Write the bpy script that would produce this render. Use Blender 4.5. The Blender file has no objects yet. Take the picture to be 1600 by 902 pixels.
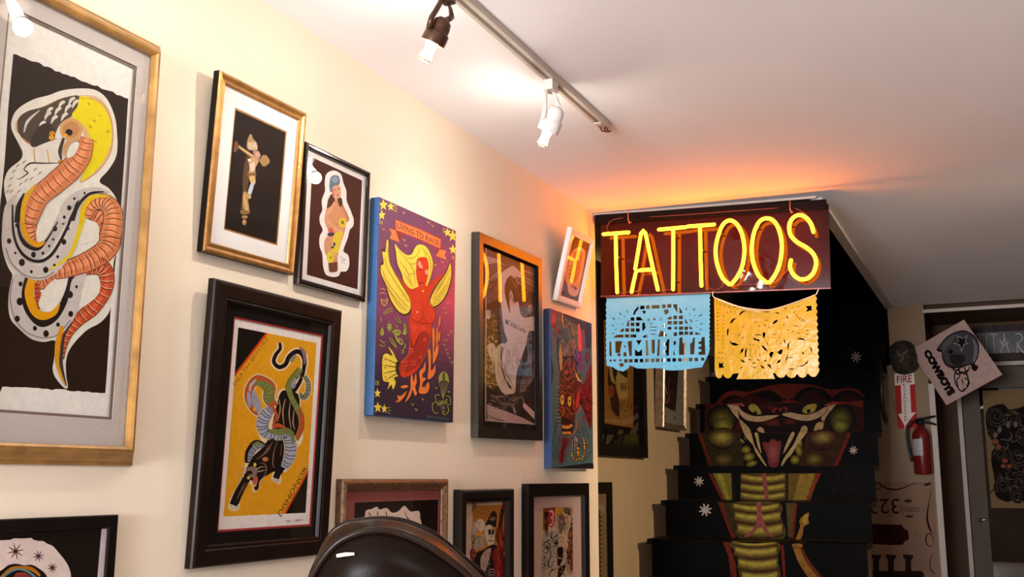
import bpy, bmesh, math, random
import numpy as np
from mathutils import Vector, Matrix
from math import sin, cos, pi, radians

random.seed(7)
SC = bpy.context.scene
COL = SC.collection
vs = SC.view_settings
vs.view_transform = 'Standard'
vs.look = 'None'
vs.gamma = 1.0
vs.use_curve_mapping = False
vs.exposure = 0.27

# ------------------------------------------------------------------ camera
CAM = Vector((1.529, 0.0, 1.31))
_pi, _ya, _ro = radians(10.35), radians(25.0), radians(0.13)
FWD = Vector((-sin(_ya)*cos(_pi), cos(_ya)*cos(_pi), sin(_pi)))
_r0 = Vector((cos(_ya), sin(_ya), 0))
_u0 = _r0.cross(FWD)
RGT = cos(_ro)*_r0 + sin(_ro)*_u0
UPV = -sin(_ro)*_r0 + cos(_ro)*_u0
FPX = 1620.0
cd = bpy.data.cameras.new('camera')
cd.sensor_width = 36.0
cd.lens = FPX/1600*36
cd.clip_start = 0.05
cam = bpy.data.objects.new('camera', cd)
COL.objects.link(cam)
m = Matrix((RGT, UPV, -FWD)).transposed().to_4x4()
m.translation = CAM
cam.matrix_world = m
SC.camera = cam


def ray(x, y):
    """direction of sight through a point of the 1600x902 photograph (used to survey flat things on their real planes)"""
    return (x-800)*RGT - (y-451)*UPV + FPX*FWD


def on_plane(x, y, n, d):
    D = ray(x, y)
    return CAM + D*((d - CAM[n])/D[n])


# ------------------------------------------------------------------ colours and materials
def lin(c):
    c = c/255.0
    return c/12.92 if c <= 0.04045 else ((c+0.055)/1.055)**2.4


def rgb(r, g, b, k=1.0):
    return tuple(min(0.9, lin(v)*k) for v in (r, g, b))


MATS = {}


def mat(name, col, rough=0.6, metal=0.0, var=0.0, vscale=30.0, bump=0.0, bscale=200.0, spec=0.5, coat=0.0, stretch=None, rot=None):
    if name in MATS:
        return MATS[name]
    mt = bpy.data.materials.new(name)
    mt.use_nodes = True
    nt = mt.node_tree
    b = nt.nodes['Principled BSDF']
    b.inputs['Base Color'].default_value = (*col, 1)
    b.inputs['Roughness'].default_value = rough
    b.inputs['Metallic'].default_value = metal
    b.inputs['Specular IOR Level'].default_value = spec
    b.inputs['Coat Weight'].default_value = coat
    tc = nt.nodes.new('ShaderNodeTexCoord')
    src = tc.outputs['Object']
    if stretch:
        mp = nt.nodes.new('ShaderNodeMapping')
        mp.inputs['Scale'].default_value = stretch
        nt.links.new(src, mp.inputs['Vector'])
        src = mp.outputs['Vector']
    if var > 0:
        nz = nt.nodes.new('ShaderNodeTexNoise')
        nz.inputs['Scale'].default_value = vscale
        nz.inputs['Detail'].default_value = 5
        nt.links.new(src, nz.inputs['Vector'])
        rp = nt.nodes.new('ShaderNodeValToRGB')
        rp.color_ramp.elements[0].position = 0.3
        rp.color_ramp.elements[1].position = 0.7
        rp.color_ramp.elements[0].color = (*[max(0, v*(1-var)) for v in col], 1)
        rp.color_ramp.elements[1].color = (*[min(1, v*(1+var)) for v in col], 1)
        nt.links.new(nz.outputs['Fac'], rp.inputs['Fac'])
        nt.links.new(rp.outputs['Color'], b.inputs['Base Color'])
    if bump > 0:
        n2 = nt.nodes.new('ShaderNodeTexNoise')
        n2.inputs['Scale'].default_value = bscale
        n2.inputs['Detail'].default_value = 4
        nt.links.new(src, n2.inputs['Vector'])
        bp = nt.nodes.new('ShaderNodeBump')
        bp.inputs['Strength'].default_value = bump
        bp.inputs['Distance'].default_value = 0.002
        nt.links.new(n2.outputs['Fac'], bp.inputs['Height'])
        nt.links.new(bp.outputs['Normal'], b.inputs['Normal'])
    MATS[name] = mt
    return mt


def emit(name, col, strength):
    mt = bpy.data.materials.new(name)
    mt.use_nodes = True
    nt = mt.node_tree
    nt.nodes.remove(nt.nodes['Principled BSDF'])
    e = nt.nodes.new('ShaderNodeEmission')
    e.inputs['Color'].default_value = (*col, 1)
    e.inputs['Strength'].default_value = strength
    nt.links.new(e.outputs[0], nt.nodes['Material Output'].inputs['Surface'])
    MATS[name] = mt
    return mt


def glass_mat(name, tint=(1, 1, 1), ior=1.5, rough=0.0, haze=0.0):
    """thin pane: Fresnel mirror over a clear sheet"""
    mt = bpy.data.materials.new(name)
    mt.use_nodes = True
    nt = mt.node_tree
    nt.nodes.remove(nt.nodes['Principled BSDF'])
    f = nt.nodes.new('ShaderNodeFresnel')
    ge = nt.nodes.new('ShaderNodeNewGeometry')
    mi = nt.nodes.new('ShaderNodeMapRange')      # same mirror from either side of the sheet
    mi.inputs['To Min'].default_value = ior
    mi.inputs['To Max'].default_value = 1/ior
    nt.links.new(ge.outputs['Backfacing'], mi.inputs['Value'])
    nt.links.new(mi.outputs['Result'], f.inputs['IOR'])
    t = nt.nodes.new('ShaderNodeBsdfTransparent')
    t.inputs['Color'].default_value = (*tint, 1)
    g = nt.nodes.new('ShaderNodeBsdfGlossy')
    g.inputs['Roughness'].default_value = rough
    if haze:                                     # scuffed acrylic: part of the mirror is blurred
        g2 = nt.nodes.new('ShaderNodeBsdfGlossy')
        g2.inputs['Roughness'].default_value = 0.42
        m2_ = nt.nodes.new('ShaderNodeMixShader')
        m2_.inputs[0].default_value = haze
        nt.links.new(g.outputs[0], m2_.inputs[1])
        nt.links.new(g2.outputs[0], m2_.inputs[2])
        g = m2_
    mx = nt.nodes.new('ShaderNodeMixShader')
    nt.links.new(f.outputs[0], mx.inputs[0])
    nt.links.new(t.outputs[0], mx.inputs[1])
    nt.links.new(g.outputs[0], mx.inputs[2])
    nt.links.new(mx.outputs[0], nt.nodes['Material Output'].inputs['Surface'])
    MATS[name] = mt
    return mt


def paint_mat(name, rough=0.6, coat=0.0, bump=0.0, bscale=300, var=0.08, vscale=60, spec=0.4):
    """pigment held in the mesh's colour attribute, with a little uneven ink"""
    mt = bpy.data.materials.new(name)
    mt.use_nodes = True
    nt = mt.node_tree
    b = nt.nodes['Principled BSDF']
    b.inputs['Roughness'].default_value = rough
    b.inputs['Coat Weight'].default_value = coat
    b.inputs['Coat Roughness'].default_value = 0.15
    b.inputs['Specular IOR Level'].default_value = spec
    at = nt.nodes.new('ShaderNodeAttribute')
    at.attribute_name = 'Col'
    tc = nt.nodes.new('ShaderNodeTexCoord')
    nz = nt.nodes.new('ShaderNodeTexNoise')
    nz.inputs['Scale'].default_value = vscale
    nz.inputs['Detail'].default_value = 5
    nt.links.new(tc.outputs['Object'], nz.inputs['Vector'])
    mr = nt.nodes.new('ShaderNodeMapRange')
    mr.inputs['From Min'].default_value = 0.3
    mr.inputs['From Max'].default_value = 0.7
    mr.inputs['To Min'].default_value = 1-var
    mr.inputs['To Max'].default_value = 1+var
    nt.links.new(nz.outputs['Fac'], mr.inputs['Value'])
    vm = nt.nodes.new('ShaderNodeVectorMath')
    vm.operation = 'SCALE'
    nt.links.new(at.outputs['Color'], vm.inputs[0])
    nt.links.new(mr.outputs['Result'], vm.inputs['Scale'])
    nt.links.new(vm.outputs['Vector'], b.inputs['Base Color'])
    if bump:
        n2 = nt.nodes.new('ShaderNodeTexNoise')
        n2.inputs['Scale'].default_value = bscale
        nt.links.new(tc.outputs['Object'], n2.inputs['Vector'])
        bp = nt.nodes.new('ShaderNodeBump')
        bp.inputs['Strength'].default_value = bump
        bp.inputs['Distance'].default_value = 0.001
        nt.links.new(n2.outputs['Fac'], bp.inputs['Height'])
        nt.links.new(bp.outputs['Normal'], b.inputs['Normal'])
    MATS[name] = mt
    return mt


# ------------------------------------------------------------------ object helpers
def link(o, parent=None):
    COL.objects.link(o)
    if parent is not None:
        o.parent = parent
    return o


def thing(name, label, cat, M=None, group=None):
    o = bpy.data.objects.new(name, None)
    o.empty_display_size = 0.05
    COL.objects.link(o)
    if M is not None:
        o.matrix_world = M
    o['label'] = label
    o['category'] = cat
    if group:
        o['group'] = group
    return o


def tag(o, label, cat, group=None):
    o['label'] = label
    o['category'] = cat
    if group:
        o['group'] = group
    return o


def obj(name, bm, mt, parent=None, smooth=False, M=None):
    me = bpy.data.meshes.new(name)
    bm.to_mesh(me)
    bm.free()
    for x in (mt if isinstance(mt, (list, tuple)) else [mt]):
        me.materials.append(x)
    if smooth:
        for p in me.polygons:
            p.use_smooth = True
    o = bpy.data.objects.new(name, me)
    link(o, parent)
    if M is not None:
        o.matrix_world = M if parent is None else M
        if parent is not None:
            o.matrix_local = M
    return o


def struct(name, bm, mt, smooth=False):
    o = obj(name, bm, mt, None, smooth)
    o['kind'] = 'structure'
    return o


def NB():
    return bmesh.new()


def box(bm, lo, hi, mi=0, bevel=0.0, M=None):
    vs_ = [bm.verts.new((x, y, z)) for z in (lo[2], hi[2]) for y in (lo[1], hi[1]) for x in (lo[0], hi[0])]
    fs = []
    for q in ((0, 2, 3, 1), (4, 5, 7, 6), (0, 1, 5, 4), (2, 6, 7, 3), (0, 4, 6, 2), (1, 3, 7, 5)):
        f = bm.faces.new([vs_[i] for i in q])
        f.material_index = mi
        fs.append(f)
    if bevel > 0:
        es = list({e for f in fs for e in f.edges})
        r = bmesh.ops.bevel(bm, geom=es, offset=bevel, segments=2, affect='EDGES', profile=0.5)
        vs_ = list({v for f in r['faces'] for v in f.verts} | {v for v in vs_ if v.is_valid})
    if M is not None:
        bmesh.ops.transform(bm, matrix=M, verts=[v for v in vs_ if v.is_valid])
    return vs_


def tube(bm, pts, rad, n=10, caps=True, mi=0, closed=False):
    """round tube along a polyline; rad may be a number or a list"""
    pts = [Vector(p) for p in pts]
    N = len(pts)
    rads = rad if isinstance(rad, (list, tuple)) else [rad]*N
    rings = []
    up = None
    for i, p in enumerate(pts):
        if closed:
            t = pts[(i+1) % N] - pts[i-1]
        else:
            t = (pts[min(i+1, N-1)] - pts[max(i-1, 0)])
        t.normalize()
        if up is None:
            up = Vector((0, 0, 1)) if abs(t.z) < 0.9 else Vector((1, 0, 0))
        a = t.cross(up)
        if a.length < 1e-6:
            a = t.orthogonal()
        a.normalize()
        b = a.cross(t).normalized()
        up = b
        rings.append([bm.verts.new(p + (a*cos(2*pi*k/n) + b*sin(2*pi*k/n))*rads[i]) for k in range(n)])
    for i in range(N if closed else N-1):
        A, B = rings[i], rings[(i+1) % N]
        for k in range(n):
            f = bm.faces.new((A[k], A[(k+1) % n], B[(k+1) % n], B[k]))
            f.smooth = True
            f.material_index = mi
    if caps and not closed:
        bm.faces.new(rings[0][::-1]).material_index = mi
        bm.faces.new(rings[-1]).material_index = mi


def lathe(bm, prof, M=None, n=24, mi=0, cap=True):
    """prof: (radius, height) list about local z"""
    rings = []
    for r, h in prof:
        rings.append([bm.verts.new((r*cos(2*pi*k/n), r*sin(2*pi*k/n), h)) for k in range(n)])
    for A, B in zip(rings, rings[1:]):
        for k in range(n):
            f = bm.faces.new((A[k], A[(k+1) % n], B[(k+1) % n], B[k]))
            f.smooth = True
            f.material_index = mi
    if cap:
        if prof[0][0] > 1e-5:
            bm.faces.new(rings[0][::-1]).material_index = mi
        if prof[-1][0] > 1e-5:
            bm.faces.new(rings[-1]).material_index = mi
    if M is not None:
        bmesh.ops.transform(bm, matrix=M, verts=[v for r_ in rings for v in r_])


def sweep_rect(bm, hw, hh, prof, mi=0):
    """mitred picture-frame moulding: prof = (inset from outer edge, height from wall) list"""
    rings = []
    for ins, h in prof:
        w, g = hw-ins, hh-ins
        rings.append([bm.verts.new(p) for p in ((-w, -g, h), (w, -g, h), (w, g, h), (-w, g, h))])
    for A, B in zip(rings, rings[1:]):
        for k in range(4):
            f = bm.faces.new((A[k], A[(k+1) % 4], B[(k+1) % 4], B[k]))
            f.material_index = mi


def axes_matrix(o, X, Y, Z):
    M_ = Matrix((X, Y, Z)).transposed().to_4x4()
    M_.translation = o
    return M_


def wall_frame(y, z, h, roll=0.0, lean=0.0, base=0.0):
    """local axes of a picture on the left wall: x along the wall, y up, z out of the wall; leans out from its lower edge"""
    X, Y, Z = Vector((0, 1, 0)), Vector((0, 0, 1)), Vector((1, 0, 0))
    c, s = cos(radians(roll)), sin(radians(roll))
    X, Y = c*X + s*Y, -s*X + c*Y
    c, s = cos(radians(lean)), sin(radians(lean))
    Y, Z = c*Y + s*Z, -s*Y + c*Z
    return axes_matrix(Vector((base + 0.0015 + h/2*s, y, z)), X, Y, Z)


def back_frame(x, z, y, roll=0.0):
    X, Y, Z = Vector((1, 0, 0)), Vector((0, 0, 1)), Vector((0, -1, 0))
    c, s = cos(radians(roll)), sin(radians(roll))
    X, Y = c*X + s*Y, -s*X + c*Y
    return axes_matrix(Vector((x, y, z)), X, Y, Z)


# ------------------------------------------------------------------ flat art: inked and painted shapes on a sheet
def crom(pts, closed=False, k=6):
    P = [Vector((p[0], p[1])) for p in pts]
    n = len(P)
    if n < 3:
        return P
    out = []
    for i in range(n if closed else n-1):
        if closed:
            a, b, c, d = P[i-1], P[i], P[(i+1) % n], P[(i+2) % n]
        else:
            a, b, c, d = P[max(i-1, 0)], P[i], P[i+1], P[min(i+2, n-1)]
        for j in range(k):
            t = j/k
            out.append(0.5*((2*b) + (c-a)*t + (2*a-5*b+4*c-d)*t*t + (3*b-a-3*c+d)*t**3))
    if not closed:
        out.append(P[-1])
    return out


class Art:
    """layers of flat colour on the local z plane of a thing; tile() says which surveying photo-crop the numbers are read from"""
    STEP = 0.000005

    def __init__(self, M, z):
        self.M, self.Mi, self.z = M, M.inverted(), z
        self.L = []
        self.k = 1.0
        self.tile(0, 0, 1)
        self.clip = None

    def tile(self, x0, y0, s):
        self.x0, self.y0, self.s = x0, y0, s
        return self

    def loc(self, p):
        D = (self.Mi.to_3x3() @ ray(self.x0 + p[0]/self.s, self.y0 + p[1]/self.s))
        O = self.Mi @ CAM
        t = (self.z - O.z)/D.z
        q = O + D*t
        return Vector((q.x, q.y))

    def col(self, c):
        return tuple(min(0.92, lin(v)*self.k) for v in c)

    def raw(self, pts, c):
        if self.clip:
            x0, y0, x1, y1 = self.clip
            for ax, val, sg in ((0, x0, 1), (0, x1, -1), (1, y0, 1), (1, y1, -1)):
                out = []
                for a, b in zip(pts, pts[1:]+pts[:1]):
                    da, db = (a[ax]-val)*sg, (b[ax]-val)*sg
                    if da >= 0:
                        out.append(a)
                    if da*db < 0:
                        out.append(a + (b-a)*(da/(da-db)))
                pts = out
                if len(pts) < 3:
                    return
        q = []
        for p in pts:
            if not q or (p-q[-1]).length > 1e-5:
                q.append(p)
        while len(q) > 2 and (q[0]-q[-1]).length < 1e-5:
            q.pop()
        if len(q) >= 3:
            self.L.append((q, c))

    def rect(self, x0, y0, x1, y1, c):
        """sheet-local metres"""
        self.raw([Vector(p) for p in ((x0, y0), (x1, y0), (x1, y1), (x0, y1))], self.col(c))

    def poly(self, pts, c, sm=False, k=5):
        if sm:
            pts = crom(pts, True, k)
        self.raw([self.loc(p) for p in pts], self.col(c))

    def ribbon(self, pts, w, c, k=6, sm=True):
        """stroke of width w (crop units; number or list) in the crop's own scale"""
        P = crom(pts, False, k) if sm else [Vector((p[0], p[1])) for p in pts]
        n = len(P)
        ws = w if isinstance(w, (list, tuple)) else [w, w]
        L, R = [], []
        for i, p in enumerate(P):
            t = P[min(i+1, n-1)] - P[max(i-1, 0)]
            if t.length < 1e-6:
                t = Vector((1, 0))
            t.normalize()
            f = i/(n-1)*(len(ws)-1)
            a = min(int(f), len(ws)-2)
            h = (ws[a] + (ws[a+1]-ws[a])*(f-a))/2
            nn = Vector((-t.y, t.x))*h
            L.append(p+nn)
            R.append(p-nn)
        cc = self.col(c)
        quads = []
        for i in range(n-1):
            quads.append([self.loc(q) for q in (L[i], L[i+1], R[i+1], R[i])])
        # one layer for the whole stroke
        start = len(self.L)
        for q in quads:
            self.raw(q, cc)
        self.L[start:] = [('G', self.L[start:])] if len(self.L) > start else []

    def ridges(self, pts, w, n, c, lw=2.0, curve=0.0, span=1.0):
        P = crom(pts, False, 8)
        ws = w if isinstance(w, (list, tuple)) else [w, w]
        N = len(P)
        for j in range(1, n):
            f = j/n
            i = min(int(f*(N-1)), N-2)
            p = P[i]
            t = (P[i+1]-P[i-1 if i else 0]).normalized()
            g = f*(len(ws)-1)
            a = min(int(g), len(ws)-2)
            h = (ws[a]+(ws[a+1]-ws[a])*(g-a))/2*span
            nn = Vector((-t.y, t.x))*h
            self.ribbon([p+nn, p+t*curve, p-nn], lw, c, 3)

    def ell(self, cx, cy, rx, ry, c, rot=0.0, n=20):
        cr, sr = cos(radians(rot)), sin(radians(rot))
        pts = []
        for i in range(n):
            a = 2*pi*i/n
            x, y = rx*cos(a), ry*sin(a)
            pts.append((cx + x*cr - y*sr, cy + x*sr + y*cr))
        self.poly(pts, c)

    def soft(self, cx, cy, rx, ry, c0, c1, n=5, rot=0.0):
        n = n*2+1
        """airbrushed blob: edge colour c0 to centre colour c1"""
        for i in range(n):
            f = i/(n-1)
            cc = tuple(a+(b-a)*f for a, b in zip(c0, c1))
            self.ell(cx, cy, rx*(1-0.8*f), ry*(1-0.8*f), cc, rot)

    def scribble(self, cx, cy, rx, ry, n, cols, ln, w, ang=0.0, jit=25.0, seed=1, bend=0.25):
        """loose pen work: n short curved strokes inside an ellipse"""
        r_ = random.Random(seed)
        for _ in range(n):
            a, q = r_.uniform(0, 2*pi), math.sqrt(r_.random())
            x, y = cx+rx*q*cos(a), cy+ry*q*sin(a)
            t = radians(ang + r_.uniform(-jit, jit))
            l = ln*r_.uniform(0.6, 1.3)/2
            dx, dy = cos(t)*l, sin(t)*l
            b = r_.uniform(-bend, bend)*2
            self.ribbon([(x-dx, y-dy), (x-dy*b, y+dx*b), (x+dx, y+dy)], [w*0.3, w, w*0.3], r_.choice(cols), 3)

    def spiral(self, cx, cy, r, turns, w, c, a0=0.0, sy=1.0):
        n = int(turns*9)
        self.ribbon([(cx+r*(1-i/n*0.85)*cos(a0+2*pi*turns*i/n), cy+sy*r*(1-i/n*0.85)*sin(a0+2*pi*turns*i/n)) for i in range(n+1)], [w, w*0.8, w*0.4], c, 3)

    def star(self, cx, cy, ro, ri, c, n=5, rot=-90.0, sx=1.0):
        pts = []
        for i in range(2*n):
            a = radians(rot + 180.0*i/n)
            r = ro if i % 2 == 0 else ri
            pts.append((cx + r*cos(a)*sx, cy + r*sin(a)))
        self.poly(pts, c)

    def text(self, s, quad, c, bold=0.0):
        """lettering fitted to a quad TL, TR, BR, BL (crop coordinates)"""
        cu = bpy.data.curves.new('lettering', 'FONT')
        cu.body = s
        cu.size = 1.0
        cu.offset = bold
        cu.resolution_u = 3
        o = bpy.data.objects.new('lettering', cu)
        COL.objects.link(o)
        dg = bpy.context.evaluated_depsgraph_get()
        ev = o.evaluated_get(dg)
        me = ev.to_mesh()
        co = [v.co.copy() for v in me.vertices]
        fc = [list(p.vertices) for p in me.polygons]
        ev.to_mesh_clear()
        bpy.data.objects.remove(o)
        bpy.data.curves.remove(cu)
        xs, ys = [v.x for v in co], [v.y for v in co]
        x0, x1, y0, y1 = min(xs), max(xs), min(ys), max(ys)
        TL, TR, BR, BL = [Vector(q) for q in quad]
        cc = self.col(c)
        g = []
        for f in fc:
            q = []
            for i in f:
                u, v = (co[i].x-x0)/(x1-x0), (co[i].y-y0)/(y1-y0)
                q.append(self.loc((BL*(1-u)+BR*u)*(1-v) + (TL*(1-u)+TR*u)*v))
            g.append((q, cc))
        self.L.append(('G', g))

    def build(self, name, parent, mt, z=None, back=None):
        bm = bmesh.new()
        cl = bm.loops.layers.float_color.new('Col')
        z0 = self.z if z is None else z
        for i, l in enumerate(self.L):
            for pts, c in (l[1] if l[0] == 'G' else [l]):
                try:
                    f = bm.faces.new([bm.verts.new((p.x, p.y, z0 + i*self.STEP)) for p in pts])
                except ValueError:
                    continue
                f.normal_update()
                if f.normal.z < 0:
                    f.normal_flip()
                for lp in f.loops:
                    lp[cl] = (*c, 1) if len(c) == 3 else c
        if len(self.L):
            bmesh.ops.triangulate(bm, faces=[f for f in bm.faces if len(f.verts) > 4])
        return obj(name, bm, mt, parent)
BULB = 230.0
REAR_FILL = 225.0
STAIR_FILL = 280.0
ROOM_FILL = 40.0
SPOTW = (5.0, 5.0, 0.5, 1.0)
# ------------------------------------------------------------------ the room
H = 2.44
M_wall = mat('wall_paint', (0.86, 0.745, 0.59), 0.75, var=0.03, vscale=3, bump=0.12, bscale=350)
M_ceil = mat('ceiling_paint', (0.86, 0.82, 0.83), 0.8, var=0.02, vscale=2, bump=0.1, bscale=200)
M_white = mat('white_trim_paint', (0.58, 0.48, 0.42), 0.5, var=0.04, vscale=8, spec=0.2)
M_black = mat('black_paint', (0.008, 0.005, 0.004), 0.4, var=0.3, vscale=12, bump=0.2, bscale=60, stretch=(6, 6, 1), spec=0.04)
M_floor = mat('floor_boards', (0.34, 0.27, 0.21), 0.45, var=0.4, vscale=4, stretch=(8, 0.6, 1))
M_brown = mat('brown_panel_paint', (0.10, 0.055, 0.030), 0.6, var=0.1, vscale=5, spec=0.1)
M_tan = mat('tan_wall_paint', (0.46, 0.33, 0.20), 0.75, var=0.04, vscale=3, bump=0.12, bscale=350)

XR, YB, YF = 3.9, -2.6, 7.28      # right wall, wall behind the camera, far wall
RX = -0.30                        # stairwell's left wall, set back behind the picture wall
HX = 0.91                         # right edge of the stair hole in the ceiling

b = NB()
box(b, (-0.12, YB-0.1, 0), (0, 4.13, H+0.2))
struct('wall_left', b, M_wall)
b = NB()
box(b, (RX-0.1, 4.131, 0), (RX, 10.2, 4.4))
box(b, (RX-0.1, 4.03, 0), (-0.121, 4.13, H+0.2))
struct('wall_stairwell', b, M_tan)
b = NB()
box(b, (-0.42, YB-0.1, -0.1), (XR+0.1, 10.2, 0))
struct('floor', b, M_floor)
b = NB()
# ceiling: main sheet up to the skewed header line, then the part right of the stair hole
lowv = [(0.0, YB-0.1), (XR+0.1, YB-0.1), (XR+0.1, YF), (HX, YF), (HX, 4.238), (0.0, 4.136)]
lo = [b.verts.new((x, y, H)) for x, y in lowv]
hi = [b.verts.new((x, y, H+0.24)) for x, y in lowv]
b.faces.new(lo[::-1])
b.faces.new(hi)
for i in range(6):
    j = (i+1) % 6
    b.faces.new((lo[i], lo[j], hi[j], hi[i]))
struct('ceiling', b, M_ceil)
b = NB()
box(b, (HX-0.012, 4.24, H-0.012), (HX+0.035, YF, H-0.0005), bevel=0.003)
struct('trim_1', b, mat('ceiling_trim', (0.5, 0.46, 0.45), 0.6))
b = NB()
box(b, (XR, YB-0.1, 0), (XR+0.1, 9.0, H))
M_dark = mat('dark_wall_paint', (0.12, 0.085, 0.065), 0.8, var=0.05, vscale=3)
struct('wall_right', b, M_dark)
b = NB()
box(b, (-0.12, YB-0.1, 0), (XR, YB, H))
struct('wall_behind', b, M_dark)
# far wall, left of the entry alcove, and the shaft over the stairs
AX, AY = 1.135, 8.12              # alcove's left edge and its depth
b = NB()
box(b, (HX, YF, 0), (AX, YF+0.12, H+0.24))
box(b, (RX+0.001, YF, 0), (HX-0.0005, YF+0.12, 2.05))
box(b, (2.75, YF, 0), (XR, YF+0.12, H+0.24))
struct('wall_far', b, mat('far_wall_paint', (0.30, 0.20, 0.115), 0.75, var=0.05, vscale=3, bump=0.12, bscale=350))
b = NB()
box(b, (HX, YF+0.12, 0), (AX-0.001, AY, H))
box(b, (2.75, YF+0.12, 0), (2.85, AY, H))
box(b, (HX, YF+0.12, H-0.025), (2.85, AY+0.1, H+0.1))
struct('wall_alcove', b, M_brown)
b = NB()
box(b, (HX, 4.24, H+0.25), (HX+0.1, 10.2, 4.4))
box(b, (RX, 10.1, 0), (HX, 10.2, 4.4))
box(b, (RX-0.1, 3.95, 4.4), (HX+0.1, 10.2, 4.5))
box(b, (RX-0.1, 3.95, H+0.25), (HX+0.1, 4.05, 4.4))
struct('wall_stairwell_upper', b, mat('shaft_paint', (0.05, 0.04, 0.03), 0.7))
b = NB()
box(b, (HX+0.0005, 7.281, 0), (HX+0.02, 10.0, H-0.03))
struct('wall_stairwell_right', b, M_black)
b = NB()
box(b, (AX-0.006, YF-0.014, H-0.055), (2.78, YF-0.0005, H-0.0315), bevel=0.003)
struct('trim_2', b, M_white)
b = NB()
box(b, (AX-0.004, YF-0.016, 0), (AX+0.034, YF-0.0005, 1.92), bevel=0.004)
struct('trim_3', b, M_white)
b = NB()
box(b, (HX+0.03, YF-0.012, 0), (AX-0.005, YF-0.0005, 0.11), bevel=0.003)
struct('baseboard_far', b, M_white)
b = NB()
box(b, (0.0005, YB, 0), (0.014, 4.12, 0.11), bevel=0.003)
struct('baseboard_left', b, M_white)
# Art sheets may carry a solid body of their own (board, canvas, riser)
def art_build(A, name, parent, mt, body=None, body_col=(20, 14, 11), z=None):
    o = A.build(name, parent, mt, z)
    if body is not None:
        bm = bmesh.new()
        bm.from_mesh(o.data)
        cl = bm.loops.layers.float_color['Col']
        old = set(bm.faces)
        body(bm)
        cc = A.col(body_col)
        for f in bm.faces:
            if f not in old:
                for lp in f.loops:
                    lp[cl] = (*cc, 1)
        bm.to_mesh(o.data)
        bm.free()
    return o


# ------------------------------------------------------------------ neon sign
M_tube = emit('neon_gas', (1.0, 0.205, 0.005), 24.0)
M_panel = mat('smoked_red_acrylic', (0.018, 0.0025, 0.0018), 0.03, spec=0.22)
M_blackmetal = mat('black_metal', (0.008, 0.006, 0.005), 0.3, var=0.2, vscale=20, spec=0.15)
M_glassrod = mat('clear_glass_post', (0.5, 0.25, 0.12), 0.1, spec=0.8)
M_cable = mat('red_cable', (0.10, 0.012, 0.006), 0.4)
M_rubber = mat('black_rubber', (0.01, 0.008, 0.008), 0.5)

yaw = math.atan2(0.107, 0.966)
SP0 = on_plane(930, 338.5, 1, 4.116)
SP1 = on_plane(1293, 314, 1, 4.116 + 0.966*math.tan(radians(2.2)))
X = (SP1-SP0).normalized()
Zh = X.cross(Vector((0, 0, 1))).normalized()
Z2 = (Zh + Vector((0, 0, -math.tan(radians(3.0))))).normalized()
Z2 = (Z2 - X*Z2.dot(X)).normalized()
Y2 = Z2.cross(X)
SIGN = axes_matrix(SP0, X, Y2, Z2)    # top left corner of the sign, x along it, y up
sign = thing('neon_sign', 'large red and yellow glowing neon sign spelling TATTOOS above the stairs', 'neon sign', SIGN)
S = Art(SIGN, 0.0)
S.tile(910, 290, 3.902)
p0, p1 = S.loc((118, 675)), S.loc((1500, 640))
PL, PR, PB = S.loc((112, 400)).x, S.loc((1508, 350)).x, (p0.y+S.loc((1515, 622)).y)/2
b = NB()
box(b, (PL, PB, -0.006), (PR, -0.012, 0.0), bevel=0.0015)
obj('backing_panel', b, M_panel, sign)
b = NB()
box(b, (0.004, -0.036, -0.012), (PR-0.008, 0.004, 0.018), bevel=0.002)
obj('top_rail', b, mat('matt_black_rail', (0.006, 0.004, 0.004), 0.6, spec=0.04), sign)
b = NB()
box(b, (PL, PB-0.006, -0.008), (PR, PB, 0.010), bevel=0.001)
obj('bottom_edge', b, mat('dark_red_edge', (0.10, 0.012, 0.008), 0.3), sign)
TZ = 0.053
T = Art(SIGN, TZ).tile(910, 290, 3.902)


def tubes(name, strokes):
    b = NB()
    for st, sm in strokes:
        q = crom(st, False, 8) if sm else [Vector(p) for p in st]
        P = [T.loc(p) for p in q]
        P = [(p.x, p.y, TZ + (0.002 if len(st) == 2 and sm else 0)) for p in P]
        r = 0.0074
        # rounded ends
        d0 = (Vector(P[0])-Vector(P[1])).normalized()
        d1 = (Vector(P[-1])-Vector(P[-2])).normalized()
        P = [tuple(Vector(P[0])+d0*0.006), tuple(Vector(P[0])+d0*0.003)] + P + [tuple(Vector(P[-1])+d1*0.003), tuple(Vector(P[-1])+d1*0.006)]
        tube(b, P, [r*0.45, r*0.85] + [r]*(len(P)-4) + [r*0.85, r*0.45], n=12)
    return obj(name, b, M_tube, sign)


o1 = [(895, 603), (852, 560), (822, 480), (812, 400), (824, 320), (856, 240), (900, 213), (945, 240), (977, 310), (988, 400), (975, 490), (945, 555), (908, 603)]
o2 = [(1124, 592), (1075, 550), (1042, 470), (1033, 385), (1046, 290), (1080, 220), (1127, 200), (1172, 222), (1205, 290), (1216, 380), (1202, 480), (1172, 550), (1140, 592)]
ss = [(1409, 284), (1392, 232), (1362, 195), (1325, 180), (1287, 195), (1262, 238), (1268, 298), (1305, 342), (1365, 378), (1408, 418), (1425, 470), (1411, 528), (1372, 566), (1326, 571), (1287, 543), (1266, 498), (1272, 455)]
tubes('letter_tube', [([(128, 297), (282, 286)], False), ([(203, 292), (206, 480), (212, 652)], False)])
tubes('letter_tube', [([(300, 650), (312, 590), (328, 522), (360, 516), (432, 512)], False), ([(322, 508), (340, 400), (358, 290), (371, 274), (384, 290), (420, 460), (460, 636)], False)])
tubes('letter_tube', [([(466, 269), (630, 254)], False), ([(554, 266), (554, 450), (553, 634)], False)])
tubes('letter_tube', [([(642, 250), (804, 238)], False), ([(717, 248), (720, 430), (726, 612)], False)])
tubes('letter_tube', [(o1, True)])
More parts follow.
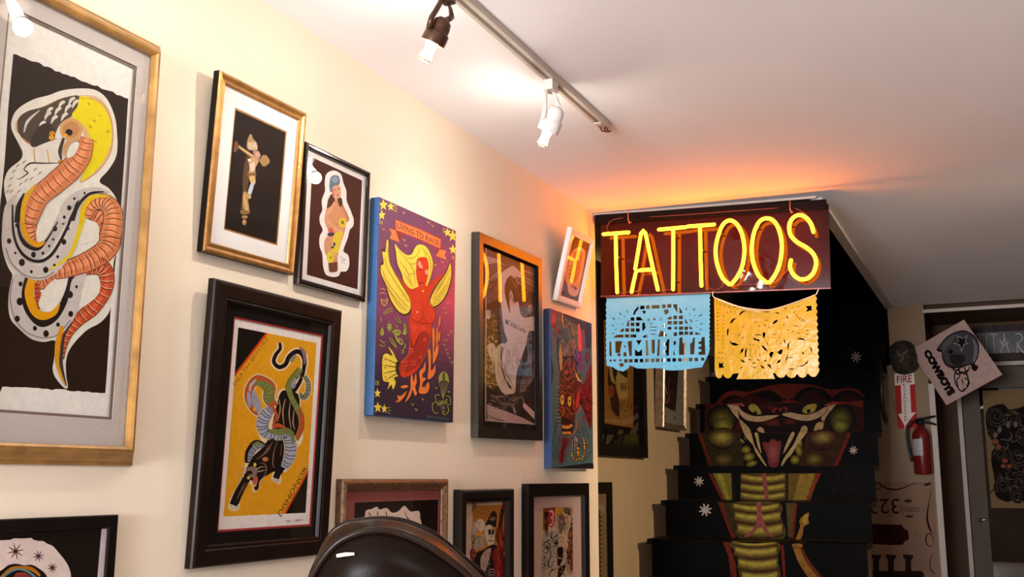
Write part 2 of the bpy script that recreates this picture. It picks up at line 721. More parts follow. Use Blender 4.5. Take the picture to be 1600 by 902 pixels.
tubes('letter_tube', [(o2, True)])
tubes('letter_tube', [(ss, True)])
for p in [(205, 430), (358, 520), (552, 300), (552, 575), (720, 385), (835, 285), (965, 520), (1062, 245), (1268, 230), (1345, 572)]:
    q = T.loc(p)
    b = NB()
    tube(b, [(q.x, q.y, 0.0005), (q.x, q.y, TZ-0.008)], 0.0035, n=8)
    tube(b, [(q.x-0.007, q.y, TZ-0.010), (q.x+0.007, q.y, TZ-0.010)], 0.0028, n=6)
    obj('tube_support', b, M_glassrod, sign)
for st in ([(240, 190), (170, 205), (140, 245), (150, 275), (185, 285)], [(745, 500), (750, 600), (800, 632), (845, 610), (850, 570)], [(910, 606), (960, 602), (1120, 596)], [(1255, 495), (1190, 570), (1140, 596)], [(340, 640), (250, 648), (215, 655)], [(462, 640), (500, 632), (552, 636)], [(1290, 130), (1330, 150), (1360, 170)], [(400, 185), (640, 170), (900, 150), (1190, 130)]):
    b = NB()
    tube(b, [(q.x, q.y, 0.028) for q in [T.loc(p) for p in crom(st, False, 5)]], 0.0017, n=6)
    obj('wire', b, M_cable, sign)
for p in [(292, 190), (1272, 120)]:
    q = S.loc(p)
    b = NB()
    tube(b, [(q.x, 0.004, 0.03), (q.x, -0.03, 0.032), (q.x+0.006, -0.045, 0.03), (q.x+0.012, -0.038, 0.026)], 0.0035, n=8)
    obj('hanging_hook', b, mat('hook_metal', (0.35, 0.12, 0.06), 0.3, metal=0.7), sign)
b = NB()
q0 = Vector((0, 4.122, 0))
box(b, (0.002, 0, H-0.009), (0.93, 0.012, H-0.0005), M=Matrix.Translation((0.0, 4.113, 0)) @ Matrix.Rotation(yaw, 4, 'Z'))
struct('trim_4', b, M_white)

# ------------------------------------------------------------------ cut paper banners (papel picado)
M_bluepaper = mat('blue_tissue_paper', rgb(98, 172, 205), 0.8, var=0.06, vscale=25)
M_yellowfilm = mat('yellow_plastic_film', (0.52, 0.30, 0.004), 0.16, var=0.05, vscale=14, bump=1.0, bscale=22, spec=0.10)
M_string = mat('white_cord', (0.7, 0.62, 0.52), 0.7)


def inside(p, poly):
    c = False
    for a, b in zip(poly, poly[1:]+poly[:1]):
        if (a.y > p.y) != (b.y > p.y) and p.x < (b.x-a.x)*(p.y-a.y)/(b.y-a.y)+a.x:
            c = not c
    return c


def cutsheet(name, outer, holes, mt, parent, z):
    """thin sheet with its cut-outs really open"""
    from mathutils.geometry import delaunay_2d_cdt
    pts, edges = [], []
    for lp in [outer]+holes:
        k0 = len(pts)
        pts += lp
        edges += [(k0+i, k0+(i+1) % len(lp)) for i in range(len(lp))]
    v, e, f, _, _, _ = delaunay_2d_cdt(pts, edges, [], 0, 1e-6)
    bm = bmesh.new()
    V = [bm.verts.new((p.x, p.y, z)) for p in v]
    for t in f:
        c = sum((v[i] for i in t), Vector((0, 0)))/len(t)
        if inside(c, outer) and not any(inside(c, h) for h in holes):
            q = bm.faces.new([V[i] for i in t])
            q.normal_update()
            if q.normal.z < 0:
                q.normal_flip()
    for w_ in [w_ for w_ in bm.verts if not w_.link_faces]:
        bm.verts.remove(w_)
    top = bm.faces[:]
    bmesh.ops.solidify(bm, geom=top, thickness=0.0004)
    return obj(name, bm, mt, parent)
# ---- blue tissue banner reading LA MUERTE -------------------------------------------------
PZ = 0.016
B = Art(SIGN, PZ).tile(940, 455, 6.937)


def L(pts, sm=False, k=4):
    if sm:
        pts = crom(pts, True, k)
    return [B.loc(p) for p in pts]


def q4(x0, y0, x1, y1, sk=0.0):
    return [(x0, y0), (x1, y0-sk), (x1, y1-sk), (x0, y1)]


banner = thing('paper_banner', 'blue cut tissue paper banner lettered LA MUERTE hanging under the neon sign', 'banner', SIGN, 'cut paper banners under the neon sign')
out = [(55, 75), (300, 62), (600, 48), (900, 36), (1172, 26)]
n = 26
for i in range(1, n):
    y = 26 + (640-26)*i/n
    out.append((1172 + (8 if i % 2 else -4) - 6*i/n, y))
out += [(1160, 680), (1130, 740), (1100, 800), (1090, 826), (1000, 836), (900, 852), (850, 858), (760, 862), (690, 856), (650, 838), (560, 835), (470, 842), (380, 838), (335, 815), (300, 805), (296, 830), (270, 850), (235, 872), (200, 866), (150, 848), (125, 825), (60, 812), (50, 790)]
for i in range(1, 24):
    y = 790 - (790-90)*i/24
    out.append((48 + (5 if i % 2 else -4), y))
holes = []
# crown of square windows above the head
for x0, x1 in ((418, 465), (480, 520), (542, 628), (655, 693), (712, 756)):
    y = 160-(x0-418)*0.055
    holes.append(q4(x0, y, x1, y+38, 2))
holes.append([(340, 255), (352, 215), (385, 175), (402, 168), (400, 195), (372, 225), (360, 258)])
holes.append([(775, 145), (820, 142), (822, 235), (800, 200), (778, 170)])
holes.append([(842, 172), (880, 235), (845, 245)])
holes.append([(440, 215), (478, 212), (480, 225), (470, 248), (450, 240)])
holes.append([(675, 205), (720, 198), (728, 235), (690, 260)])
# left lattice
for r, (y, xs) in enumerate(((285, [(315, 355)]), (342, [(268, 298), (315, 355), (372, 410)]), (404, [(195, 240), (258, 298), (315, 355), (372, 412)]), (470, [(120, 238), (252, 298), (312, 375)]))):
    for i, (x0, x1) in enumerate(xs):
        p = q4(x0, y, x1, y+38 if y < 460 else y+34)
        if r == 2 and i == 0:
            p = [(195, 442), (225, 406), (240, 404), (240, 442)]
        if r == 1 and i == 0:
            p = [(268, 380), (290, 315), (298, 315), (298, 380)]
        if r == 3 and i == 0:
            p = [(122, 504), (160, 476), (238, 472), (238, 504)]
        holes.append(p)
holes.append([(376, 283), (420, 280), (448, 318), (376, 320)])
holes.append([(440, 345), (468, 342), (476, 400), (452, 432), (440, 425)])
holes.append([(445, 490), (490, 470), (500, 502), (452, 504)])
# right lattice
for y, xs in ((268, [(778, 818), (838, 880)]), (326, [(715, 760), (778, 820), (838, 880)]), (386, [(838, 885), (898, 938)]), (440, [(838, 885), (898, 938), (952, 990)])):
    for x0, x1 in xs:
        holes.append(q4(x0, y, x1, y+38, 3))
holes.append([(702, 308), (740, 275), (760, 280), (758, 308)])
holes.append([(780, 404), (815, 380), (820, 420)])
holes.append([(655, 385), (680, 350), (700, 362), (688, 394)])
holes.append([(710, 395), (740, 385), (760, 395), (750, 422), (722, 418)])
holes.append([(612, 494), (640, 428), (668, 436), (704, 470), (704, 492)])
holes.append([(780, 450), (818, 446), (820, 486), (782, 490)])
holes.append([(905, 295), (935, 350), (905, 352)])
holes.append([(952, 376), (992, 412), (952, 415)])
holes.append([(1015, 442), (1078, 470), (1015, 474)])
# face
holes.append([(496, 305), (510, 298), (520, 310), (514, 328), (502, 326)])
holes.append([(558, 298), (574, 290), (586, 302), (578, 320), (564, 316)])
holes.append([(535, 338), (547, 340), (545, 370), (534, 368)])
for y, x0, x1 in ((388, 520, 604), (424, 516, 596), (466, 526, 580)):
    holes.append(q4(x0, y, x1, y+8, 4))
holes.append([(640, 280), (650, 300), (644, 325), (636, 320), (640, 300)])
# rays
for x, y, dx, dy, w in ((185, 225, 30, 38, 12), (108, 282, 40, 30, 12), (92, 360, 50, 22, 11), (95, 470, 55, -22, 11), (272, 198, 16, 46, 10), (180, 286, 18, 16, 7), (138, 350, 32, 6, 7), (132, 418, 36, -6, 7), (212, 372, 28, -30, 8), (246, 262, 8, 26, 7),
                        (1016, 172, -26, 48, 12), (1098, 246, -48, 32, 12), (1108, 352, -50, 6, 10), (1096, 426, -42, -18, 11), (918, 170, -2, 44, 11), (960, 230, -12, 28, 8), (1024, 256, -26, 20, 8), (1048, 320, -30, 6, 7), (1042, 390, -28, 0, 7)):
    l = math.hypot(dx, dy)
    nx, ny = -dy/l*w, dx/l*w
    holes.append([(x, y), (x+dx*0.6+nx*0.5, y+dy*0.6+ny*0.5), (x+dx, y+dy), (x+dx*0.6-nx*0.5, y+dy*0.6-ny*0.5)])
holes.append([(948, 300), (965, 308), (984, 335), (978, 342), (962, 325)])
# letters: the gaps that leave LA MUERTE standing
holes += [[(85, 548), (103, 546), (110, 705), (84, 706)],
          [(148, 545), (222, 542), (206, 625), (200, 672), (150, 670)], [(165, 676), (205, 676), (203, 708), (182, 708)],
          [(240, 610), (250, 582), (264, 612)], [(236, 708), (240, 664), (266, 660), (272, 706)],
          [(284, 545), (328, 540), (326, 704), (302, 706)],
          [(372, 536), (436, 530), (404, 586)], [(362, 704), (362, 628), (400, 664), (438, 628), (438, 702)],
          [(478, 535), (500, 533), (508, 700), (480, 704)],
          [(540, 528), (574, 527), (574, 672), (558, 680), (540, 668)],
          [(612, 524), (632, 523), (628, 702), (600, 704)],
          [(674, 566), (700, 562), (712, 524), (736, 520), (728, 700), (700, 704), (702, 672), (674, 666), (674, 644), (702, 640), (704, 592), (676, 590)],
          [(780, 545), (804, 542), (806, 578), (782, 588)], [(778, 640), (798, 692), (780, 694)],
          [(845, 505), (876, 503), (880, 575), (916, 532), (908, 690), (840, 694), (838, 620)],
          [(958, 568), (980, 560), (992, 508), (1012, 505), (1004, 686), (960, 690)],
          [(1050, 548), (1078, 545), (1086, 502), (1118, 500), (1124, 690), (1052, 692), (1050, 660), (1080, 655), (1082, 632), (1052, 630), (1052, 604), (1082, 600), (1080, 576), (1050, 574)]]
for i, x in enumerate((85, 128, 190, 244, 298, 356, 414, 474, 532, 588, 648, 708, 768, 830, 888, 946, 1008)):
    y = 742 - i*1.2
    h = 38 if i > 2 else 22
    holes.append(q4(x, y, x+(38 if i > 2 else 26), y+h))
holes.append([(190, 790), (215, 778), (240, 790), (240, 812), (215, 825), (195, 812)])
for i, x in enumerate((340, 400, 450, 530, 590, 670, 730, 790, 850, 905, 960, 1010, 1060)):
    holes.append([(x, 805+(i % 2)*12), (x+10, 800+(i % 2)*12), (x+12, 808+(i % 2)*12)])
holes.append(q4(1078, 722, 1112, 755))
cutsheet('paper_sheet', L(out), [L(h) for h in holes], M_bluepaper, banner, PZ)
b = NB()
tube(b, [(B.loc((45, 72)).x, B.loc((45, 72)).y-0.002, PZ+0.004), (B.loc((600, 46)).x, B.loc((600, 46)).y-0.002, PZ+0.004), (B.loc((1178, 20)).x, B.loc((1178, 20)).y-0.002, PZ+0.004)], 0.0025, n=6)
obj('hanging_cord', b, mat('dark_cord', (0.05, 0.06, 0.08), 0.7), banner)

# ---- yellow plastic banner -------------------------------------------------------------------
B = Art(SIGN, PZ).tile(1105, 450, 6.011)
banner = thing('paper_banner', 'yellow cut plastic banner sagging on a white cord under the neon sign', 'banner', SIGN, 'cut paper banners under the neon sign')
out = [(65, 92), (130, 118), (220, 152), (300, 178), (400, 200), (500, 212), (600, 208), (700, 185), (800, 152), (900, 118), (1015, 70)]
n = 24
for i in range(1, n):
    y = 70 + (800-70)*i/n
    out.append((1022 + 26*i/n + (9 if i % 2 else -5), y))
out += [(1042, 800), (1020, 832), (985, 836), (960, 820), (945, 800), (920, 838), (890, 846), (862, 832), (845, 806), (820, 840), (785, 848), (755, 830), (742, 808), (720, 838), (690, 846), (660, 832), (640, 802), (615, 802), (637, 855), (450, 857), (275, 858), (300, 800), (240, 808), (220, 840), (195, 852), (165, 838), (148, 808), (132, 842), (108, 852), (85, 835), (70, 780), (72, 500)]
H_ = []


def dash(x, y, l, a, w=5):
    dx, dy = cos(radians(a))*l/2, sin(radians(a))*l/2
    nx, ny = -sin(radians(a))*w/2, cos(radians(a))*w/2
    H_.append([(x-dx, y-dy), (x+nx, y+ny), (x+dx, y+dy), (x-nx, y-ny)])


for i in range(9):
    dash(98, 200+i*36, 26, -35, 6)
    dash(150, 265+i*37, 24, 60, 6)
for i, (x, y, a) in enumerate(((122, 160, 60), (165, 170, 120), (222, 222, 70), (258, 228, 60), (190, 235, 60), (162, 246, 55), (205, 180, 20), (255, 182, 10), (288, 200, 10))):
    dash(x, y, 26, a, 6)
for x, y, l, a, w in ((340, 360, 60, -55, 7), (370, 395, 44, -55, 7), (300, 440, 60, -60, 7), (334, 470, 40, -60, 7), (460, 320, 44, -25, 7), (490, 360, 36, 40, 7), (540, 350, 44, 60, 8), (578, 372, 34, -45, 7), (415, 362, 24, -40, 5), (560, 305, 50, 10, 7), (565, 520, 50, 85, 8), (482, 560, 30, 85, 6), (495, 630, 34, 85, 8), (405, 535, 34, 85, 7), (432, 535, 30, 85, 7), (630, 437, 56, 0, 7), (830, 358, 50, 20, 8), (940, 400, 50, 5, 8), (935, 435, 40, 20, 7), (860, 425, 30, 10, 8), (802, 410, 20, 0, 10), (785, 655, 70, 0, 9), (165, 562, 50, 12, 8), (112, 610, 26, 85, 8), (138, 610, 28, 85, 8), (165, 618, 26, 70, 7), (110, 658, 22, 5, 7), (140, 658, 22, 5, 7), (545, 685, 36, -10, 14), (400, 675, 40, 20, 12), (480, 678, 36, 30, 12), (440, 706, 50, 5, 12), (790, 762, 70, 0, 12), (850, 275, 26, -60, 9), (870, 288, 30, -60, 9), (892, 300, 30, -60, 9), (915, 315, 30, -70, 9), (820, 228, 34, -30, 9), (840, 250, 30, -40, 8), (735, 195, 26, 90, 12), (800, 186, 34, -10, 6), (862, 175, 30, -15, 6), (720, 350, 24, -20, 9), (760, 395, 24, -20, 8), (655, 530, 30, 10, 4), (690, 520, 30, -30, 4), (640, 470, 40, 0, 4), (660, 500, 40, 10, 4), (680, 470, 30, 30, 4)):
    dash(x, y, l, a, w)
for r in range(5):
    for x in (404, 452):
        dash(x, 578+r*18, 26, 8, 5)
for pts in ([(302, 262), (305, 238), (330, 218), (368, 216), (335, 232), (318, 248)], [(218, 338), (222, 310), (245, 288), (278, 284), (250, 305), (235, 328)], [(185, 450), (185, 400), (200, 368), (202, 400), (196, 445)], [(210, 490), (230, 515), (262, 515), (275, 525), (305, 532), (270, 544), (238, 538), (215, 515)], [(335, 525), (355, 498), (392, 485), (388, 508), (360, 512)], [(428, 462), (455, 478), (492, 486), (492, 505), (465, 495), (440, 490)], [(448, 438), (510, 436), (512, 444), (448, 446)], [(520, 425), (532, 415), (548, 425), (545, 450), (530, 478), (522, 455)], [(610, 340), (630, 310), (666, 296), (655, 322), (625, 340)], [(505, 538), (530, 545), (560, 580), (568, 602), (535, 580)], [(308, 622), (318, 580), (345, 562), (335, 598)], [(352, 650), (355, 590), (368, 558), (372, 570), (366, 650)], [(515, 640), (520, 600), (538, 625), (540, 648)], [(580, 625), (600, 596), (625, 605), (612, 640), (600, 662)], [(660, 605), (690, 578), (710, 580), (700, 620), (680, 628)], [(648, 712), (670, 680), (694, 672), (682, 702)], [(308, 668), (340, 682), (364, 702), (330, 698)], [(495, 718), (530, 742), (545, 760), (515, 755)], [(402, 735), (430, 745), (470, 742), (440, 754)], [(560, 716), (590, 718), (610, 772), (585, 745)], [(565, 660), (590, 672), (608, 702), (585, 690)], [(304, 772), (318, 745), (340, 735), (322, 755)], [(840, 482), (870, 470), (905, 476), (922, 502), (895, 488)], [(752, 580), (755, 530), (790, 494), (770, 525), (764, 570)], [(960, 545), (985, 575), (982, 622), (974, 590)], [(850, 740), (910, 722), (952, 674), (940, 710), (900, 738)], [(792, 575), (798, 556), (815, 560), (820, 575), (806, 588)], [(892, 600), (914, 612), (896, 628)], [(728, 715), (740, 660), (760, 612), (752, 665), (738, 690)], [(725, 520), (715, 480), (730, 490), (735, 520)], [(925, 172), (980, 168), (982, 222), (968, 210), (948, 222), (924, 222), (945, 200)], [(108, 700), (132, 712), (160, 695), (145, 722), (158, 750), (110, 752)], [(635, 228), (668, 232), (674, 246), (650, 240)], [(520, 222), (580, 222), (590, 230), (540, 230)], [(740, 255), (758, 270), (762, 292), (748, 280)]):
    H_.append(pts)
rr = random.Random(9)
for i in range(60):
    x, y = rr.uniform(310, 600), rr.uniform(785, 850)
    dash(x, y, 9, rr.uniform(0, 180), 3.5)
for i in range(46):
    x, y = rr.uniform(380, 590), rr.uniform(240, 290)
    dash(x, y, 9, rr.uniform(0, 180), 3.5)
# keep only cut-outs that do not touch each other
keep = []
for h in H_:
    x0, x1 = min(p[0] for p in h), max(p[0] for p in h)
    y0, y1 = min(p[1] for p in h), max(p[1] for p in h)
    if any(not (x1+2 < k[0] or k[1]+2 < x0 or y1+2 < k[2] or k[3]+2 < y0) for k, _ in keep):
        if (x1-x0)*(y1-y0) < 2500:
            continue
    keep.append(((x0, x1, y0, y1), h))
cutsheet('plastic_sheet', L(out), [L(h) for _, h in keep], M_yellowfilm, banner, PZ)
b = NB()
P = [B.loc(p) for p in crom([(60, 40), (52, 62), (65, 92), (130, 118), (300, 180), (500, 210), (620, 204), (800, 150), (1010, 72), (1030, 50), (1046, 18)], False, 4)]
tube(b, [(p.x, p.y+0.0015, PZ+0.0035) for p in P], 0.0018, n=6)
obj('hanging_cord', b, M_string, banner)
b = NB()
P = [B.loc(p) for p in crom([(90, 104), (220, 156), (400, 206), (500, 226)], False, 4)]
tube(b, [(p.x, p.y, PZ+0.0045) for p in P], 0.0016, n=6)
obj('cord_end', b, M_string, banner)
# ------------------------------------------------------------------ staircase
SX0, SX1 = -0.21, 0.893
RISE, RUN = 0.198, 0.27
P_stair = paint_mat('stair_paint', 0.5, bump=0.25, bscale=90, var=0.22, vscale=35, spec=0.03)
stairs = thing('staircase', 'black staircase with a large green and red cobra painted across its risers', 'staircase', Matrix.Translation((0.34, 4.435, 0)))


def nose(n):
    return 5.515 + RUN*n, 0.989 + RISE*n


RISERS = {}
for n in range(-4, 14):
    y, z = nose(n)
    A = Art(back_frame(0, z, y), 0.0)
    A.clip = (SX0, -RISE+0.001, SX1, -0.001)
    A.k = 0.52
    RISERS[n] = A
CP = None


def cob(fn, *a, **kw):
    """paint one shape on every riser it crosses"""
    for n in range(-1, 8):
        A = RISERS[n]
        A.tile(*CT)
        getattr(A, fn)(*a, **kw)


CT = (1080, 590, 5.3067)
# painted cobra, read riser by riser (crop numbers from two crops)
K1, K2 = (1080, 590, 5.3067), (1000, 740, 4.2105)
rust, rust2, dkr, blk = (112, 36, 22), (140, 48, 28), (58, 22, 16), (20, 13, 10)
olv, olv2, yel, ylb, pink, crm = (86, 74, 28), (120, 108, 40), (150, 140, 52), (170, 152, 60), (150, 78, 76), (196, 158, 120)
CT = K1
# hood and crown
cob('poly', [(205, 215), (240, 165), (290, 118), (370, 108), (470, 122), (560, 95), (640, 68), (760, 54), (900, 52), (1020, 62), (1110, 92), (1190, 102), (1300, 84), (1390, 100), (1438, 160), (1440, 190), (1425, 200), (1425, 440), (1300, 450), (1322, 480), (1200, 734), (160, 734), (60, 480), (115, 440), (115, 222)], rust)
cob('poly', [(255, 212), (300, 165), (360, 148), (420, 170), (470, 212)], blk, True)
cob('poly', [(300, 212), (340, 175), (380, 168), (430, 190), (455, 212)], dkr, True)
cob('poly', [(430, 160), (540, 120), (640, 105), (720, 140), (760, 200), (600, 212), (470, 206)], dkr, True)
cob('poly', [(540, 140), (640, 108), (715, 145), (740, 200), (660, 190)], blk, True)
cob('poly', [(870, 200), (880, 130), (960, 80), (1060, 90), (1130, 130), (1160, 200)], blk, True)
cob('poly', [(910, 198), (930, 140), (1000, 105), (1060, 115), (1100, 160), (1110, 198)], dkr, True)
cob('poly', [(1170, 195), (1220, 130), (1300, 108), (1380, 130), (1432, 190)], blk, True)
cob('poly', [(1210, 190), (1260, 145), (1320, 135), (1380, 170), (1400, 190)], dkr, True)
cob('ell', 776, 182, 13, 9, blk)
cob('ell', 832, 182, 14, 9, blk)
# face riser
cob('poly', [(115, 222), (300, 214), (340, 250), (390, 330), (400, 400), (480, 470), (60, 470), (115, 440)], (70, 24, 16))
cob('soft', 255, 350, 130, 125, blk, olv2, 6)
cob('soft', 265, 400, 80, 70, olv, yel, 4)
cob('poly', [(1160, 260), (1220, 225), (1300, 222), (1420, 250), (1420, 450), (1080, 455), (1110, 360)], (50, 22, 16))
cob('soft', 1240, 345, 125, 122, blk, olv2, 6)
cob('soft', 1240, 400, 70, 60, olv, yel, 4)
cob('poly', [(380, 216), (1180, 205), (1110, 330), (1040, 420), (1000, 460), (480, 460), (420, 380), (380, 290)], (34, 16, 13))
cob('soft', 640, 245, 120, 30, (34, 16, 13), (84, 30, 22), 4)
cob('soft', 680, 375, 120, 45, (34, 16, 13), (110, 40, 32), 5)
cob('soft', 820, 365, 90, 40, (34, 16, 13), (96, 36, 28), 4)
cob('poly', [(470, 250), (490, 222), (530, 220), (570, 255), (588, 300), (565, 312), (520, 302), (485, 275)], blk, True)
cob('poly', [(474, 250), (492, 225), (528, 223), (564, 256), (582, 298), (562, 308), (522, 298), (488, 273)], ylb, True)
cob('poly', [(515, 298), (522, 284), (540, 280), (548, 300), (530, 306)], blk, True)
cob('poly', [(920, 275), (945, 240), (990, 220), (1036, 222), (1038, 250), (1015, 285), (975, 300), (940, 296)], ylb, True)
cob('poly', [(958, 285), (966, 266), (985, 268), (990, 288), (972, 296)], blk, True)
cob('poly', [(665, 285), (690, 255), (735, 258), (780, 244), (800, 262), (790, 285), (740, 280), (700, 290)], rust2, True)
cob('ell', 712, 275, 18, 12, blk, -10)
cob('ell', 766, 270, 18, 12, blk, -10)
cob('poly', [(300, 225), (350, 222), (390, 240), (420, 275), (470, 305), (540, 322), (640, 315), (728, 315), (660, 345), (570, 368), (480, 360), (430, 335), (395, 290), (385, 265), (392, 310), (395, 350), (350, 300), (320, 255)], crm, True)
cob('poly', [(752, 308), (820, 290), (900, 305), (980, 308), (1060, 275), (1118, 242), (1120, 270), (1080, 320), (1000, 355), (920, 358), (840, 340)], crm, True)
cob('poly', [(1140, 230), (1200, 216), (1180, 250), (1130, 310), (1100, 360), (1080, 350), (1085, 325), (1120, 285)], crm, True)
cob('poly', [(300, 226), (420, 214), (440, 240), (400, 236)], (150, 70, 60), True)
cob('poly', [(1110, 222), (1220, 206), (1190, 226), (1130, 236)], (150, 70, 60), True)
# fangs
fg = (196, 164, 112)
cob('poly', [(398, 350), (430, 370), (480, 420), (500, 470), (525, 560), (560, 620), (622, 728), (605, 722), (540, 630), (510, 560), (450, 490), (425, 430)], fg, True)
cob('poly', [(548, 430), (565, 412), (590, 418), (608, 458), (560, 450)], fg, True)
cob('poly', [(525, 465), (552, 464), (570, 560), (582, 632), (556, 580), (535, 500)], fg, True)
cob('poly', [(905, 440), (920, 408), (950, 402), (965, 430), (950, 470), (880, 560), (830, 640), (790, 680), (760, 728), (745, 728), (775, 660), (840, 570), (880, 490)], fg, True)
cob('poly', [(830, 462), (856, 460), (845, 500), (800, 580), (764, 634), (780, 570)], fg, True)
cob('poly', [(1020, 450), (1030, 395), (1060, 370), (1095, 376), (1092, 420), (1075, 455)], fg, True)
# jaw riser
cob('poly', [(52, 462), (410, 462), (440, 735), (140, 735)], (52, 40, 18))
cob('poly', [(960, 462), (1318, 462), (1190, 735), (860, 735)], (60, 34, 20))
cob('soft', 255, 500, 125, 85, (52, 40, 18), ylb, 5)
cob('ribbon', [(130, 520), (200, 575), (290, 590), (370, 540)], [4, 12, 4], blk)
cob('soft', 270, 680, 90, 60, (52, 40, 18), (110, 96, 40), 4)
cob('soft', 1090, 500, 120, 70, (60, 34, 20), (150, 132, 60), 5)
cob('ribbon', [(970, 540), (1040, 595), (1120, 595), (1180, 560)], [4, 12, 4], blk)
cob('soft', 1020, 680, 80, 60, (60, 40, 20), olv2, 4)
cob('poly', [(410, 462), (960, 462), (890, 735), (440, 735)], blk)
for x, y, w, h in ((430, 520, 28, 30), (455, 600, 40, 34), (480, 660, 50, 34), (500, 715, 50, 24), (890, 600, 30, 60), (860, 685, 40, 40), (900, 540, 22, 40)):
    cob('soft', x, y, w, h, olv, ylb, 3, -15)
cob('poly', [(590, 540), (660, 545), (745, 530), (735, 640), (715, 735), (650, 735), (625, 640)], (120, 52, 52), True)
cob('soft', 680, 620, 55, 110, (120, 52, 52), (164, 88, 90), 4)
cob('poly', [(400, 490), (430, 490), (480, 560), (530, 640), (500, 600)], blk)
cob('poly', [(398, 350), (430, 370), (480, 420), (500, 470), (525, 560), (560, 620), (622, 728), (605, 722), (540, 630), (510, 560), (450, 490), (425, 430)], fg, True)
cob('poly', [(525, 465), (552, 464), (570, 560), (582, 632), (556, 580), (535, 500)], fg, True)
cob('poly', [(905, 440), (920, 408), (950, 402), (965, 430), (950, 470), (880, 560), (830, 640), (790, 680), (760, 728), (745, 728), (775, 660), (840, 570), (880, 490)], fg, True)
cob('poly', [(830, 462), (856, 460), (845, 500), (800, 580), (764, 634), (780, 570)], fg, True)
cob('poly', [(1300, 462), (1326, 462), (1215, 735), (1180, 735)], rust)
cob('poly', [(52, 462), (78, 462), (178, 735), (160, 735)], rust)
def plate(x0, x1, y0, y1, sag=8, inset=0):
    """one belly scute, airbrushed from umber edges to a yellow crest"""
    h = y1-y0
    for i, (f0, f1) in enumerate(((0.0, 1.0), (0.07, 0.86), (0.14, 0.74), (0.21, 0.62), (0.28, 0.52))):
        a, b_ = y0+h*f0, y0+h*f1
        c = mix3((66, 44, 20), (176, 158, 66), i/4)
        cob('poly', [(x0+inset*i, a), ((x0*2+x1)/3, a+sag), ((x0+x1*2)/3, a+sag), (x1-inset*i, a-2), (x1-inset*i+4, (a+b_)/2), (x1-inset*i, b_-4), ((x0+x1*2)/3, b_+sag), ((x0*2+x1)/3, b_+sag), (x0+inset*i, b_-8), (x0+inset*i-4, (a+b_)/2)], c, True)


def mix3(a, b, t):
    return tuple(p+(q-p)*t for p, q in zip(a, b))


# neck risers (second crop)
CT = K2
cob('poly', [(455, 0), (1190, 0), (1120, 178), (555, 178)], (40, 30, 14))
cob('poly', [(478, 0), (600, 0), (605, 176), (560, 176)], olv2)
cob('poly', [(500, 0), (540, 0), (590, 176), (575, 176)], yel)
cob('poly', [(665, 0), (950, 0), (955, 176), (668, 176)], olv)
for y0, y1 in ((-2, 62), (60, 124), (118, 180)):
    plate(660, 955, y0, y1, 10, 4)
cob('poly', [(600, 0), (665, 0), (660, 176), (628, 176)], blk)
cob('poly', [(975, 0), (1160, 0), (1105, 176), (975, 176)], (110, 84, 34))
cob('poly', [(1050, 10), (1150, 0), (1090, 176), (1010, 176)], (146, 118, 46))
cob('poly', [(450, 0), (470, 0), (560, 178), (538, 178)], rust)
cob('poly', [(1165, 0), (1190, 0), (1150, 90), (1120, 178), (1104, 178), (1130, 90)], rust2)
cob('poly', [(800, 0), (828, 0), (850, 176), (822, 176)], pink)
# riser below
cob('poly', [(512, 190), (545, 190), (630, 420), (605, 430)], rust)
cob('poly', [(545, 195), (610, 190), (640, 420), (600, 380)], (58, 46, 22))
cob('poly', [(610, 195), (910, 195), (930, 290), (942, 428), (655, 425), (640, 300)], olv, True)
for y0, y1, xa, xb in ((192, 252, 612, 915), (246, 326, 622, 925), (322, 420, 640, 938)):
    plate(xa, xb, y0, y1, 12, 4)
cob('poly', [(768, 195), (795, 195), (806, 290), (840, 370), (880, 410), (860, 416), (810, 370), (788, 338), (750, 390), (700, 420), (690, 412), (740, 370), (770, 300)], pink, True)
cob('poly', [(960, 195), (1020, 195), (1000, 420), (975, 420)], (90, 72, 32))
cob('poly', [(1018, 195), (1036, 195), (1012, 428), (996, 428)], rust)
tl = (150, 104, 44)
cob('poly', [(1025, 436), (1040, 390), (1055, 345), (1048, 315), (1070, 280), (1112, 258), (1106, 300), (1112, 330), (1080, 350), (1070, 400), (1055, 432)], tl, True)
cob('poly', [(1072, 290), (1104, 268), (1100, 320), (1076, 330)], (176, 136, 62), True)
# lowest painted riser
cob('poly', [(545, 452), (585, 452), (630, 600), (640, 720), (605, 720), (580, 540)], rust)
cob('poly', [(600, 452), (900, 452), (905, 560), (912, 720), (680, 720), (640, 540)], olv, True)
for y0, y1, xa, xb in ((440, 478, 610, 900), (474, 556, 622, 902), (552, 640, 645, 905), (634, 730, 665, 910)):
    plate(xa, xb, y0, y1, 10, 4)
cob('poly', [(925, 470), (945, 470), (962, 720), (944, 720)], rust)
cob('poly', [(1003, 466), (1065, 466), (1070, 500), (1120, 590), (1190, 680), (1240, 760), (1170, 760), (1110, 690), (1040, 580), (1015, 510)], tl, True)
cob('ribbon', [(1060, 490), (1110, 590), (1190, 690)], [14, 24, 24], (104, 48, 28))
cob('ribbon', [(1008, 490), (1070, 490)], 4, blk, sm=False)


def aster(tile_, x, y, r, c=(190, 176, 166)):
    global CT
    CT = tile_
    for k in range(4):
        a = radians(22.5 + 45*k + 8)
        cob('ribbon', [(x-r*cos(a), y-r*sin(a)), (x, y), (x+r*cos(a), y+r*sin(a))], [r*0.22, r*0.36, r*0.22], c, 2)


aster((1000, 700, 8), 737, 420, 62)
aster((1000, 700, 8), 816, 778, 80)
aster((1200, 700, 8), 1068, 30, 54)
aster((1260, 430, 5.307), 412, 680, 46)
aster((1260, 430, 5.307), 190, 130, 48, (150, 136, 124))
